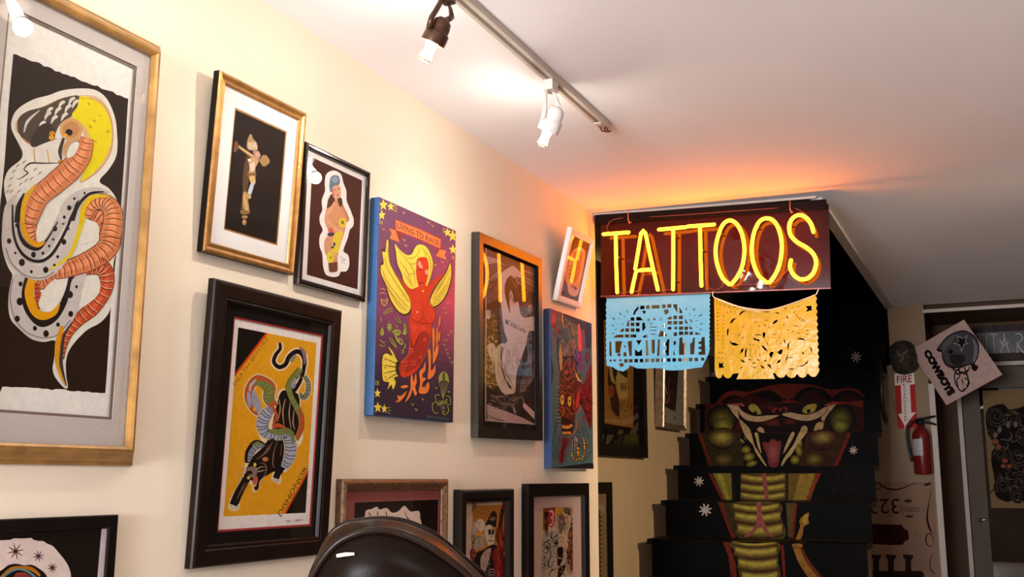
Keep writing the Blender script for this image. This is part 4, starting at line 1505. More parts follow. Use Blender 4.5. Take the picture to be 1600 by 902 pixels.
A.poly([(150, 545), (200, 540), (190, 565), (160, 565)], (74, 56, 84), True)
A.poly([(205, 545), (262, 540), (250, 600), (232, 680), (190, 700), (180, 660)], (222, 194, 50), True)
A.ell(262, 466, 28, 36, (226, 198, 52), -10)
A.ell(262, 464, 10, 14, (120, 96, 30))
A.ell(200, 625, 10, 14, (70, 66, 100))
A.ell(188, 648, 12, 9, (70, 66, 100))
A.ell(172, 722, 28, 44, (228, 204, 50), -10)
A.star(174, 724, 14, 7, (176, 150, 34))
A.ribbon([(165, 670), (200, 700), (222, 722)], [6, 12, 6], (224, 168, 140))
A.poly([(155, 765), (226, 755), (222, 828), (168, 832)], (122, 70, 48), False)
for i in range(4):
    A.ribbon([(158, 778+i*15), (190, 772+i*15), (225, 770+i*15)], 3, (70, 36, 26))
A.ribbon([(250, 710), (262, 740), (256, 770)], 3, (120, 110, 116))
A.ribbon([(262, 740), (280, 735), (270, 760), (284, 772)], 3, (120, 110, 116))
PP = [(0.0, 0.0005), (0.0, 0.0120), (0.002, 0.0160), (0.006, 0.0182), (0.0105, 0.0180), (0.0138, 0.0155), (0.0150, 0.0105)]
framed('framed_print', 'glossy dark framed sticker print of a tattooed woman in a blue cap', M, W, Hh, PP, M_darkgloss, A, 0.0102)

# ---- panther and snake in a wide black frame --------------------------------------
W, Hh = 0.4757, 0.6024
M = wall_frame(1.9348, 1.4268, Hh, -0.06, 1.95)
A = Art(M, 0.0062)
A.k = 0.9
RD = (-0.1535, -0.2272, 0.1725, 0.2265)
A.clip = RD
A.rect(*RD, (240, 232, 226))
PR = (-0.1375, -0.2000, 0.155, 0.2085)
A.rect(*PR, (232, 164, 30))
A.clip = PR
P1, P2 = (340, 500, 5.011), (340, 660, 5.011)
A.tile(*P1)
A.poly([(60, 40), (390, 90), (395, 96), (120, 455), (60, 500)], (24, 16, 12))
A.ribbon([(394, 92), (122, 450)], 16, (206, 60, 20), sm=False)
A.text('DEATH BEFORE', [(118, 500), (380, 130), (402, 150), (140, 520)], (150, 96, 22))
A.tile(*P2)
A.poly([(500, 760), (512, 748), (715, 372), (760, 380), (760, 780)], (24, 16, 12))
A.ribbon([(505, 755), (712, 378)], 14, (206, 60, 20), sm=False)
A.text('DISHONOR', [(470, 715), (680, 340), (705, 362), (496, 744)], (60, 36, 14))
cream, blk, dkb = (244, 218, 176), (28, 19, 16), (74, 52, 42)
grn, gr2, belly = (128, 136, 72), (92, 104, 56), (176, 178, 196)


def outlined(pts, ws, c, tile_, o=cream, ow=14, **kw):
    A.tile(*tile_)
    A.ribbon(pts, [w+ow for w in ws], o)


tail = [(486, 180), (490, 225), (455, 275), (440, 330), (480, 370), (530, 350), (560, 290), (610, 250), (655, 260), (680, 310), (675, 380), (655, 460), (610, 540), (560, 580)]
tw = [22, 26, 30, 30, 34, 34, 36, 36, 40, 36, 30, 28, 34, 40]
outlined(tail, tw, blk, P1, ow=24)
bodyp = [(560, 570), (600, 640), (600, 740), (590, 860), (560, 960), (500, 1060)]
# cream outline of the whole beast (crop P1, y continues below the crop)
off = 160*5.011
A.poly([(480, 560), (545, 540), (640, 570), (650, 700), (680, 780), (670, 880), (660, 960), (600, 1020), (600, 1060), (590, 1120), (540, 1190), (500, 1200), (498, 1270), (470, 1285), (420, 1250), (430, 1200), (390, 1210), (335, 1270), (320, 1330), (280, 1350), (265, 1290), (220, 1300), (180, 1390), (170, 1480), (130, 1498), (85, 1480), (92, 1420), (130, 1340), (190, 1240), (210, 1170), (215, 1080), (240, 990), (300, 945), (350, 960), (320, 900), (330, 780), (380, 700), (440, 690)], cream, True)
A.poly([(490, 575), (550, 555), (635, 590), (640, 720), (655, 800), (640, 900), (580, 1000), (560, 1100), (520, 1180), (440, 1190), (350, 1230), (250, 1180), (260, 1090), (360, 990), (420, 880), (440, 760)], blk, True)
for p in ([(480, 620), (490, 700), (470, 800)], [(530, 620), (510, 720), (520, 830)], [(570, 640), (560, 740), (575, 850)], [(600, 700), (590, 800), (605, 860)]):
    A.ribbon(p, [4, 10, 4], (196, 150, 110))
A.ribbon(tail, tw, blk)
A.ribbon([(640, 215), (672, 250), (684, 310), (678, 350)], [10, 30, 24, 8], (136, 110, 120))
A.poly([(560, 320), (590, 280), (614, 272), (600, 320), (580, 328)], (140, 140, 120), True)
# snake upper loop left
sn = [(330, 738), (290, 700), (250, 620), (250, 540), (300, 470), (360, 480), (410, 530), (400, 610), (440, 680)]
sw = [30, 60, 66, 60, 60, 64, 84, 84, 60]
A.ribbon(sn, [w+22 for w in sw], cream)
A.ribbon(sn, [w+6 for w in sw], blk)
A.ribbon(sn, sw, (190, 92, 44))
A.ribbon([(250, 560), (262, 510), (300, 470)], [12, 20, 12], (196, 190, 204))
A.poly([(232, 570), (256, 580), (262, 660), (250, 690), (232, 640)], (166, 164, 186), True)
A.poly([(275, 545), (310, 590), (342, 680), (325, 735), (290, 700), (268, 640)], (160, 160, 178), True)
A.ribbon([(285, 500), (340, 500), (395, 540), (400, 610), (420, 650)], [24, 44, 84, 84, 50], grn)
A.ridges([(285, 500), (340, 500), (395, 540), (400, 610), (420, 650)], [24, 44, 84, 84, 50], 9, gr2, 5, curve=8)
A.ribbon([(300, 520), (350, 530), (380, 580)], 3, gr2)
A.ell(290, 700, 12, 14, (220, 170, 40))
# snake right loop
lp = [(650, 385), (600, 450), (560, 520), (570, 590), (610, 670), (650, 760), (650, 850), (610, 940)]
A.ribbon(lp, [50, 60, 56, 50, 50, 50, 50, 40], blk)
A.ribbon(lp, [42, 52, 48, 42, 42, 42, 42, 30], grn)
A.ridges(lp, [42, 52, 48, 42, 42, 42, 42, 30], 16, gr2, 4, curve=6)
A.ribbon([(640, 700), (660, 790), (650, 860), (615, 930)], [10, 34, 36, 20], (190, 84, 40))
A.ribbon([(610, 460), (590, 520), (610, 510)], [20, 40, 10], (160, 156, 170))
rl = [(680, 440), (710, 500), (700, 580), (665, 610), (645, 570)]
A.ribbon(rl, [46, 52, 56, 50, 30], cream)
A.ribbon(rl, [34, 40, 44, 38, 20], (134, 140, 104))
A.ridges(rl, [34, 40, 44, 38, 20], 14, (60, 62, 50), 4)
# middle coil
mc = [(430, 690), (380, 740), (350, 820), (380, 890), (470, 900), (540, 900), (570, 980), (560, 1080), (520, 1160)]
mw = [40, 90, 90, 70, 70, 80, 86, 80, 40]
A.ribbon(mc, [w+16 for w in mw], cream)
A.ribbon(mc, [w+6 for w in mw], blk)
A.ribbon(mc, mw, belly)
A.ridges(mc, mw, 26, (50, 48, 64), 6, curve=10)
A.ribbon([(400, 870), (470, 880), (540, 870), (580, 900), (590, 980)], [20, 50, 50, 40, 10], grn)
A.ridges([(400, 870), (470, 880), (540, 870), (580, 900), (590, 980)], [20, 50, 50, 40, 10], 12, gr2, 4)
A.ribbon([(430, 850), (470, 826), (530, 845)], [10, 36, 10], (196, 84, 40))
A.ribbon([(395, 660), (440, 700), (460, 760), (430, 830)], [10, 24, 24, 14], (190, 84, 44))
# lower left snake coil
A.ribbon([(370, 990), (300, 975), (245, 1040), (228, 1120)], [40, 70, 60, 30], blk)
A.ribbon([(365, 990), (310, 990), (262, 1045), (245, 1110)], [30, 50, 46, 24], (150, 156, 172))
A.ridges([(365, 990), (310, 990), (262, 1045), (245, 1110)], [30, 50, 46, 24], 10, (50, 50, 60), 5)
A.ribbon([(350, 985), (310, 965), (270, 985)], [16, 26, 10], grn)
# panther forequarters (crop P2)
A.tile(*P2)
A.ribbon([(460, 150), (400, 230), (340, 290), (280, 340)], [90, 110, 120, 90], blk)
A.poly([(240, 330), (330, 300), (390, 320), (385, 400), (330, 460), (318, 520), (290, 530), (270, 460), (220, 430)], blk, True)
A.ribbon([(240, 410), (205, 480), (160, 560), (125, 650)], [60, 62, 66, 70], blk)
A.ribbon([(490, 370), (470, 400), (455, 440)], [60, 50, 50], blk)
for p in ([(400, 180), (360, 250), (300, 290)], [(430, 150), (400, 210), (370, 250)], [(470, 140), (440, 230), (430, 330), (445, 355)], [(500, 180), (490, 260)], [(215, 470), (190, 520), (150, 600)], [(235, 470), (200, 540)], [(330, 320), (370, 330), (380, 380), (350, 440)]):
    A.ribbon(p, [3, 9, 4], (150, 112, 84))
A.ell(290, 332, 12, 14, (224, 198, 50))
A.ell(240, 436, 12, 12, (224, 198, 50))
A.ell(372, 290, 24, 18, (206, 120, 70))
A.poly([(280, 430), (310, 425), (312, 470), (295, 500), (275, 485)], (196, 96, 74), True)
A.ell(290, 495, 10, 10, (226, 190, 60))
A.poly([(230, 360), (300, 350), (300, 420), (250, 430)], (140, 116, 104), True)
A.ell(250, 395, 22, 16, (40, 28, 24))
for p in ([(225, 365), (190, 350), (150, 355)], [(215, 385), (170, 400), (145, 425)], [(205, 420), (170, 450), (150, 490)], [(300, 370), (340, 350), (370, 352)], [(310, 388), (350, 380), (372, 372)]):
    A.ribbon(p, [8, 6, 2], (206, 186, 150))
for x, y in ((105, 660), (125, 672), (148, 672), (160, 655), (440, 450), (458, 462), (478, 458)):
    A.ell(x, y, 9, 12, (206, 196, 180))
A.clip = RD
A.tile(*P2)
for p in ([(535, 780), (545, 766), (552, 782), (562, 768), (572, 780)], [(600, 776), (612, 762), (618, 778), (630, 760), (640, 774), (655, 764), (672, 766)]):
    A.ribbon(p, [2, 4, 2], (90, 80, 76), 3)
PF = [(0.0, 0.0005), (0.0, 0.0145), (0.002, 0.0190), (0.006, 0.0215), (0.010, 0.022), (0.034, 0.0215), (0.037, 0.0185), (0.039, 0.0195), (0.042, 0.0190), (0.044, 0.0150), (0.0455, 0.0115)]
framed('framed_print', 'wide black frame around a black panther and green snake fighting on yellow', M, W, Hh, PF, M_brownblack, A, 0.0112,
       [('mat_board', (-W/2+0.04, -Hh/2+0.04, W/2-0.04, Hh/2-0.04), (RD[0]-0.0045, RD[1]-0.0045, RD[2]+0.0045, RD[3]+0.0045), 0.0100, M_matblack),
        ('red_fillet', (RD[0]-0.005, RD[1]-0.005, RD[2]+0.005, RD[3]+0.005), (RD[0], RD[1], RD[2], RD[3]), 0.0083, mat('red_mat_edge', (0.36, 0.02, 0.02), 0.7))])
def grad(A, rect, nx, ny, fn):
    x0, y0, x1, y1 = rect
    g = []
    for i in range(nx):
        for j in range(ny):
            a, b, c, d = x0+(x1-x0)*i/nx, x0+(x1-x0)*(i+1)/nx, y0+(y1-y0)*j/ny, y0+(y1-y0)*(j+1)/ny
            g.append(([Vector((a, c)), Vector((b, c)), Vector((b, d)), Vector((a, d))], A.col(fn((i+0.5)/nx, (j+0.5)/ny))))
    A.L.append(('G', g))


def mix(a, b, t):
    t = max(0, min(1, t))
    return tuple(p+(q-p)*t for p, q in zip(a, b))


# ---- red winged mermaid canvas ----------------------------------------------------
W, Hh, D = 0.4463, 0.5972, 0.030
M = wall_frame(2.5674, 1.7715, Hh, 0.23, 0.27)
A = Art(M, D)
A.k = 0.85
full = (-W/2+0.0015, -Hh/2+0.0015, W/2-0.0015, Hh/2-0.0015)
A.clip = full


def bg(u, v):
    top, midc, pink, bot = (104, 56, 92), (128, 56, 98), (206, 66, 98), (40, 30, 52)
    c = mix(bot, midc, (v-0.12)/0.35) if v < 0.5 else mix(midc, top, (v-0.5)/0.5)
    k = max(0, 1-abs(v-0.62)/0.34)*max(0, (u-0.35)/0.65)
    return mix(c, pink, k*1.1)


grad(A, full, 22, 30, bg)
M1, M2 = (570, 300, 5.013), (570, 480, 4.747)
yl, yl2, brn, red, rd2, rd3, orn, gln = (240, 214, 76), (206, 170, 50), (70, 36, 20), (214, 52, 24), (168, 30, 20), (232, 84, 44), (240, 116, 50), (150, 160, 64)
A.tile(*M1)


def vstar(x, y, r, rot=-90):
    A.star(x, y, r*1.25, r*0.55, yl, 5, rot, 0.78)


for x, y, r in ((145, 102, 38), (203, 115, 30), (133, 182, 34), (648, 318, 30), (688, 345, 40), (690, 452, 34)):
    vstar(x, y, r)
for p in ([(228, 105), (250, 112)], [(228, 122), (255, 132)], [(226, 138), (252, 156)], [(612, 285), (632, 296)], [(608, 305), (630, 308)], [(612, 322), (632, 318)], [(120, 225), (118, 250)], [(135, 228), (136, 255)], [(682, 500), (682, 525)], [(694, 500), (696, 530)]):
    A.ribbon(p, 6, yl2)


def bird(x, y, c=gln, s=1.0):
    A.ribbon([(x-12*s, y-8*s), (x, y+2*s), (x+13*s, y-3*s)], [3, 7*s, 3], c, 3)
    A.ribbon([(x, y), (x+1, y+14*s)], [6*s, 3], c, 2)


for x, y in ((305, 162), (500, 240), (532, 265), (148, 292), (308, 376), (322, 420), (552, 570), (608, 550), (650, 868)):
    bird(x, y, (206, 150, 84))
# banner
A.poly([(190, 285), (245, 300), (272, 330), (275, 396), (195, 365), (210, 325)], (236, 122, 64))
A.poly([(240, 300), (300, 320), (272, 396)], (140, 40, 24))
A.poly([(555, 440), (600, 450), (568, 500)], (140, 40, 24))
A.poly([(585, 450), (640, 462), (625, 490), (642, 532), (556, 502)], (236, 122, 64))
A.poly([(238, 213), (420, 285), (598, 368), (592, 450), (420, 372), (240, 302)], (190, 60, 26))
A.poly([(244, 222), (420, 293), (592, 374), (588, 441), (420, 363), (246, 296)], (238, 124, 66))
A.text('LIVING TO RAISE', [(255, 237), (583, 382), (580, 424), (255, 284)], (120, 48, 26), 0.02)
# wings
wl = [(170, 365), (190, 380), (190, 480), (215, 590), (260, 670), (320, 760), (360, 840), (368, 910), (350, 960), (300, 970), (245, 930), (195, 850), (160, 740), (120, 640), (120, 560), (140, 540), (130, 440), (155, 450)]
A.poly(wl, brn, True)
A.poly([(172, 378), (184, 390), (185, 480), (210, 595), (255, 680), (315, 768), (352, 845), (358, 905), (340, 945), (300, 955), (252, 920), (203, 842), (168, 735), (128, 640), (126, 580), (148, 560), (137, 470), (160, 470)], yl, True)
for p in ([(145, 480), (175, 600), (260, 740), (340, 860)], [(125, 590), (170, 700), (250, 810), (330, 900)], [(135, 650), (185, 760), (260, 860), (315, 930)], [(165, 730), (215, 820), (280, 920)], [(165, 420), (195, 560), (270, 700), (350, 830)]):
    A.ribbon(p, [2, 5, 5, 3], yl2)
    A.ribbon([(x+6, y+3) for x, y in p], [1, 3, 2], brn)
wr = [(668, 545), (680, 560), (684, 660), (660, 770), (620, 850), (560, 900), (510, 905), (505, 850), (530, 780), (580, 700), (630, 630)]
A.poly(wr, brn, True)
A.poly([(667, 560), (674, 575), (676, 660), (652, 762), (612, 842), (558, 890), (516, 895), (513, 850), (538, 785), (586, 708), (636, 638)], yl, True)
for p in ([(668, 590), (600, 720), (530, 830)], [(672, 650), (610, 760), (530, 850)], [(655, 720), (600, 800), (530, 870)], [(630, 790), (580, 850), (520, 890)], [(645, 640), (590, 720), (540, 790)]):
    A.ribbon(p, [2, 5, 3], yl2)
    A.ribbon([(x+5, y+4) for x, y in p], [1, 3, 2], brn)
# mermaid's body, one silhouette from arms to tail (crop M1, running on below)


def m2(pts):
    return [((x/4.747)*5.013, ((480-300) + y/4.747)*5.013) for x, y in pts]


sil = [(250, 650), (300, 710), (360, 760), (400, 740), (450, 760), (480, 740), (560, 680), (628, 640), (560, 720), (520, 790), (510, 860)] + m2([(530, 40), (500, 120), (490, 220), (465, 310), (430, 400), (370, 480), (290, 520), (255, 490), (250, 430), (280, 395), (325, 330), (325, 200), (325, 100), (340, 40)]) + [(355, 850), (320, 770)]
A.poly([(x, y) for x, y in sil], (120, 96, 40), True)
A.poly([(x+(4 if x < 430 else -5), y+2) for x, y in sil], red, True)
A.tile(*M2)
A.poly([(335, 90), (400, 120), (480, 120), (478, 240), (440, 360), (380, 450), (300, 490), (262, 470), (260, 430), (300, 390), (338, 330), (332, 200)], rd2, True)
A.poly([(332, 100), (345, 230), (362, 300), (400, 220), (450, 186), (480, 200), (485, 120), (440, 130), (390, 120), (345, 85)], red, True)
A.ribbon([(330, 220), (358, 300), (395, 225), (425, 190), (455, 186)], [4, 8, 8, 3], (96, 16, 12))
A.ell(388, 46, 44, 70, rd2)
A.ell(386, 42, 40, 66, (220, 58, 30))
A.ell(482, 64, 44, 64, rd2)
A.ell(480, 60, 40, 60, (220, 58, 30))
A.ell(388, 38, 7, 9, (240, 170, 150))
for x, y, r in ((362, 160, 22), (435, 150, 18), (342, 320, 20), (445, 240, 14), (358, 415, 22), (290, 420, 30), (285, 470, 20), (412, 370, 12)):
    for d in (-0.5, 0.5):
        A.ribbon([(x-r, y+d*r), (x, y+d*r+4), (x+r, y+d*r-3)], 3.5, (226, 92, 62), 3)
        A.ribbon([(x+d*r*0.8, y-r), (x+d*r*0.8+3, y), (x+d*r*0.8-2, y+r)], 3.5, (226, 92, 62), 3)
# tail fin
A.poly([(255, 400), (235, 480), (270, 520), (220, 530), (240, 560), (205, 632), (200, 590), (158, 628), (175, 570), (130, 555), (120, 480), (125, 360), (160, 335), (195, 345), (165, 280), (200, 320), (230, 370)], brn, True, 3)
A.poly([(245, 408), (225, 470), (245, 510), (215, 525), (228, 560), (208, 612), (196, 575), (165, 612), (180, 560), (138, 548), (128, 480), (132, 368), (162, 345), (205, 362), (172, 295), (205, 330), (232, 385)], yl, True, 3)
for p in ([(136, 375), (190, 400), (245, 425)], [(128, 430), (190, 440), (240, 445)], [(130, 495), (190, 480), (240, 470)], [(145, 550), (200, 515), (245, 490)]):
    A.ribbon(p, [2, 6, 8], brn)
A.poly([(235, 405), (262, 410), (252, 450), (262, 500), (240, 500), (228, 450)], (44, 18, 14), True)
for x, y in ((152, 385), (150, 450), (152, 520)):
    A.ell(x, y, 6, 8, (216, 110, 44))
# flaming HELL
fl = (242, 118, 48)
for pts in ([(340, 530), (352, 500), (362, 560), (378, 490), (384, 560), (372, 590), (386, 640), (372, 655), (352, 610), (338, 660), (300, 706), (322, 650), (340, 600)],
            [(405, 480), (432, 450), (448, 408), (448, 470), (430, 490), (428, 520), (455, 530), (432, 556), (425, 590), (448, 590), (470, 555), (478, 600), (455, 640), (400, 632), (412, 560)],
            [(468, 330), (480, 310), (492, 360), (488, 470), (512, 450), (522, 425), (522, 480), (500, 520), (468, 530), (475, 440)],
            [(500, 180), (512, 150), (520, 230), (512, 340), (540, 270), (545, 330), (520, 400), (505, 410), (505, 300)],
            [(530, 180), (540, 150), (540, 250), (530, 290)],
            [(550, 100), (558, 62), (562, 110), (548, 150)], [(548, 200), (560, 180), (556, 240), (546, 255)],
            [(265, 590), (300, 578), (322, 588), (300, 600), (280, 600)],
            [(230, 695), (250, 690), (240, 655), (265, 660), (310, 622), (295, 660), (265, 695), (240, 704)]):
    A.poly([(x+4, y+5) for x, y in pts], (22, 12, 16), True, 3)
    A.poly(pts, fl, True, 3)
    A.poly([(x+(-2), y+2) for x, y in pts], (244, 130, 60), True, 3)
for x, y, r in ((92, 640, 30), (95, 745, 36), (143, 755, 28)):
    A.star(x, y, r*1.25, r*0.55, yl, 5, -90, 0.72)
for p in ([(78, 548), (80, 580)], [(90, 545), (92, 582)], [(100, 548), (101, 580)], [(165, 750), (190, 745)], [(165, 768), (192, 768)], [(162, 782), (188, 790)]):
    A.ribbon(p, 6, gln)
for x, y in ((640, 180), (618, 205), (602, 245), (588, 280), (604, 315), (614, 345), (628, 375), (642, 410), (528, 600), (620, 626), (428, 684), (352, 722), (378, 760), (600, 40), (588, 10), (232, 140)):
    bird(x, y, (168, 172, 72), 0.9)
# parachute and cloud note
A.poly([(548, 560), (548, 510), (580, 478), (612, 500), (622, 560), (600, 545), (585, 556), (568, 545)], gln, True)
A.poly([(576, 545), (575, 500), (586, 482), (592, 520), (590, 552)], (70, 66, 60), True)
for x in (552, 570, 588, 604, 618):
    A.ribbon([(x, 558), (577, 680)], 3, gln, sm=False)
for p in ([(555, 655), (520, 655), (525, 700), (500, 720), (505, 770), (530, 790), (540, 780)], [(600, 660), (630, 670), (632, 720), (612, 730), (620, 770), (595, 800)], [(570, 770), (590, 775), (575, 785), (590, 800)]):
    A.ribbon(p, 6, gln)
A.text('NMAE', [(530, 700), (612, 682), (610, 718), (535, 738)], gln, 0.02)
A.text('14', [(565, 735), (590, 732), (590, 760), (567, 764)], gln, 0.02)
A.text('@VESTINPAINTERS', [(458, 800), (622, 826), (620, 842), (456, 826)], (70, 130, 120))
# green flash doodles
for p in ([(135, 45), (170, 20), (208, 5)], [(140, 55), (205, 25)], [(118, 75), (116, 110)], [(215, 80), (262, 125)], [(240, 70), (268, 118)], [(105, 240), (130, 262), (150, 262)], [(105, 275), (125, 290), (152, 285)], [(175, 225), (200, 270), (235, 305)], [(190, 225), (215, 265), (236, 302)], [(290, 270), (298, 290), (280, 320)], [(265, 320), (285, 330), (268, 348)], [(110, 765), (0, 0)][:1]*2):
    A.ribbon(p, [4, 9, 4] if len(p) > 2 else 6, gln, 3)
A.poly([(128, 150), (140, 190), (130, 212), (112, 205), (112, 180)], gln, True)
A.star(180, 148, 46, 20, gln, 7, -90, 0.62)
A.poly([(286, 125), (298, 130), (306, 200), (278, 200), (288, 160)], gln, True)
A.poly([(200, 185), (235, 165), (268, 185), (240, 215)], gln, True)
A.ribbon([(215, 190), (240, 186), (258, 190)], 4, (64, 44, 60))
A.ell(262, 255, 18, 28, gln, -30)
A.ell(262, 255, 9, 16, (84, 56, 76), -30)
A.ribbon([(225, 200), (235, 240), (258, 262)], 16, gln)
# doodles and head (crop M1)
A.tile(*M1)
for p in ([(118, 765), (140, 760), (165, 772)], [(110, 800), (135, 792), (165, 800)]):
    A.ribbon(p, [3, 8, 3], (196, 150, 84))
A.poly([(122, 835), (150, 850), (176, 830), (175, 870), (152, 898), (128, 880)], (176, 150, 70), True)
A.poly([(132, 846), (150, 862), (168, 846), (166, 868), (151, 884), (138, 872)], (130, 66, 90), True)
hairp = [(230, 405), (262, 445), (320, 490), (360, 485), (385, 440), (420, 412), (470, 420), (510, 470), (535, 560), (520, 650), (490, 730), (455, 785), (440, 740), (405, 760), (350, 755), (300, 700), (285, 640), (250, 560), (240, 480)]
A.poly(hairp, (96, 62, 24), True)
A.poly([(x+(3 if x < 400 else -4), y+3) for x, y in hairp], yl, True)
A.poly([(405, 540), (430, 515), (480, 515), (498, 570), (492, 660), (470, 740), (450, 775), (420, 740), (400, 650)], red, True)
A.poly([(455, 760), (420, 780), (360, 770), (420, 740), (430, 720), (460, 730), (490, 745), (470, 790)], red, True)
A.poly([(412, 560), (425, 540), (445, 570), (450, 600), (425, 592)], (236, 150, 130), True)
A.poly([(468, 620), (485, 605), (496, 620), (490, 650), (474, 645)], (236, 150, 130), True)
A.ribbon([(412, 590), (430, 610), (448, 605)], [3, 7, 3], (80, 16, 14))
A.ribbon([(466, 645), (480, 655), (492, 650)], [3, 6, 3], (80, 16, 14))
A.ell(438, 712, 18, 8, (166, 24, 20), 10)
A.ribbon([(455, 620), (448, 660), (438, 672)], [2, 4, 2], rd2)
for p in ([(250, 450), (310, 520), (370, 600), (390, 720)], [(265, 540), (320, 610), (360, 720)], [(290, 620), (330, 680), (370, 740)], [(300, 500), (350, 520), (395, 500), (430, 440)], [(340, 560), (390, 560), (420, 500)], [(330, 640), (380, 640), (400, 600)], [(470, 440), (500, 510), (512, 600), (490, 700)], [(440, 430), (470, 480), (470, 520)]):
    A.ribbon(p, [2, 5, 2], yl2)
    A.ribbon([(x+5, y+4) for x, y in p], [1, 2.5, 1], brn)
M_bluecanvas = mat('blue_canvas_edge', rgb(40, 82, 128), 0.6, var=0.08, vscale=60, bump=0.3, bscale=500)
canvas('canvas_painting', 'purple canvas with blue edge showing a red winged mermaid under a banner', M, W, Hh, D, A, M_bluecanvas)

# ---- black and white photograph in a glossy black frame --------------------------------
W, Hh = 0.5197, 0.6702
M = wall_frame(3.2214, 1.7739, Hh, 0.81, 0.13)
A = Art(M, 0.010)
A.k = 0.85
PR = (-0.182, -0.279, 0.2275, 0.2955)
A.clip = PR
A.rect(*PR, (64, 44, 40))
V1, V2 = (740, 360, 5.304), (740, 520, 5.157)
pal, dk, mdc, lt = (226, 204, 202), (40, 24, 22), (128, 100, 96), (176, 150, 148)
A.tile(*V1)
A.poly([(90, 140), (505, 310), (505, 520), (400, 480), (300, 560), (220, 560), (95, 620)], (112, 84, 80))
for p in ([(95, 230), (180, 250), (260, 290)], [(95, 440), (170, 380), (235, 320)], [(95, 470), (230, 350)], [(95, 500), (160, 450)], [(390, 330), (460, 350), (505, 370)], [(400, 380), (500, 430)], [(410, 410), (500, 460)]):
    A.ribbon(p, [8, 12, 8], lt)
A.poly([(95, 210), (200, 240), (230, 260), (100, 290)], (190, 160, 156))
A.poly([(95, 610), (200, 590), (230, 640), (225, 902), (90, 902)], dk)
A.poly([(105, 665), (140, 665), (140, 720), (120, 738), (104, 715)], (206, 192, 176), True)
gold_, gd2 = (130, 92, 40), (206, 172, 112)
rr = random.Random(11)
for i in range(70):
    x, y = rr.uniform(95, 225), rr.uniform(640, 900)
    A.ribbon([(x, y), (x+rr.uniform(-14, 14), y+rr.uniform(10, 26))], [rr.uniform(5, 10), 3], rr.choice([gold_, gd2, (70, 46, 24), (96, 66, 30)]), 2)
A.poly([(400, 650), (450, 600), (505, 640), (505, 740), (400, 730)], (86, 62, 60), True)
A.ell(468, 650, 26, 34, lt)
# woman seen from behind: dark hair, raised arms, bare back, jeans
A.poly([(262, 440), (300, 380), (340, 400), (390, 450), (410, 560), (380, 640), (330, 640), (290, 700), (270, 620)], (58, 34, 32), True)
for p in ([(300, 420), (290, 520), (300, 640)], [(340, 420), (350, 520), (330, 600)], [(370, 460), (385, 560), (360, 620)], [(320, 400), (320, 500), (315, 560)]):
    A.ribbon(p, [4, 10, 4], (104, 70, 64))


def v2(pts):
    return [(x/5.157*5.304, ((520-360) + y/5.157)*5.304) for x, y in pts]


A.poly([(218, 400), (235, 350), (290, 310), (330, 296), (380, 340), (388, 385), (368, 392), (360, 380), (375, 440), (372, 462), (345, 430), (310, 372), (268, 420), (255, 500), (275, 600), (300, 690), (295, 560), (305, 495), (330, 520), (340, 590), (365, 560), (385, 680), (420, 725), (490, 715), (505, 740), (505, 830), (460, 850), (440, 902)] + v2([(440, 30), (420, 100), (380, 220), (345, 330), (335, 470), (300, 500), (250, 490), (200, 400), (230, 200), (250, 100), (270, 60)]) + [(250, 820), (225, 600)], pal, True, 4)
A.poly([(268, 440), (300, 392), (335, 402), (362, 440), (388, 470), (402, 560), (385, 610), (360, 590), (338, 600), (326, 530), (302, 500), (288, 560), (280, 620), (270, 540)], (50, 29, 27), True)
for p in ([(300, 420), (285, 470), (282, 540)], [(330, 420), (340, 500), (345, 570)], [(362, 460), (380, 540), (372, 590)], [(345, 440), (365, 520), (360, 580)]):
    A.ribbon(p, [3, 8, 3], (96, 62, 56))
A.poly([(330, 430), (352, 440), (360, 470), (345, 480), (330, 460)], (150, 118, 112), True)
A.text('Mi Vida Loca', [(264, 730), (432, 812), (428, 850), (262, 782)], (70, 48, 48), 0.015)
A.tile(*V2)
A.ribbon([(320, 120), (310, 220), (330, 330)], [4, 8, 4], (200, 174, 172))
A.poly([(78, 90), (140, 80), (200, 150), (190, 300), (190, 420), (90, 480)], (104, 74, 38), True)
for i in range(90):
    x, y = rr.uniform(82, 200), rr.uniform(30, 420)
    A.ribbon([(x, y), (x+rr.uniform(-16, 16), y+rr.uniform(8, 24))], [rr.uniform(4, 9), 3], rr.choice([gold_, gd2, (70, 46, 24), (230, 214, 180), (96, 66, 30)]), 2)
A.poly([(105, 110), (150, 85), (175, 130), (160, 250), (130, 200)], (214, 196, 176), True)
A.poly([(190, 110), (230, 85), (262, 100), (236, 130), (232, 240), (260, 340), (300, 400), (336, 440), (320, 495), (270, 505), (220, 470), (180, 380), (168, 260), (170, 160)], (214, 192, 172), True)
A.ribbon([(228, 110), (220, 200), (235, 320), (280, 420), (300, 450)], [8, 10, 10, 16, 18], (70, 46, 36))
A.ribbon([(245, 240), (262, 330), (310, 410)], [3, 5, 4], (120, 92, 80))
A.poly([(440, 0), (495, 0), (495, 130), (430, 180), (390, 300), (360, 440), (338, 470), (345, 330), (380, 230), (420, 110)], (62, 44, 46), True)
A.poly([(495, 150), (495, 360), (440, 430), (400, 470), (370, 460), (395, 320), (430, 200)], (124, 104, 106), True)
A.poly([(495, 350), (495, 620), (400, 560), (420, 460), (470, 390)], (44, 28, 26), True)
A.poly([(100, 430), (180, 480), (260, 500), (340, 490), (400, 560), (495, 600), (495, 740), (100, 580)], dk)
A.poly([(130, 490), (200, 540), (270, 590), (250, 602), (180, 570), (140, 525)], (96, 74, 70), True)
A.ell(332, 540, 30, 34, (90, 66, 64))
A.poly([(310, 580), (330, 610), (340, 655), (322, 640)], lt, True)
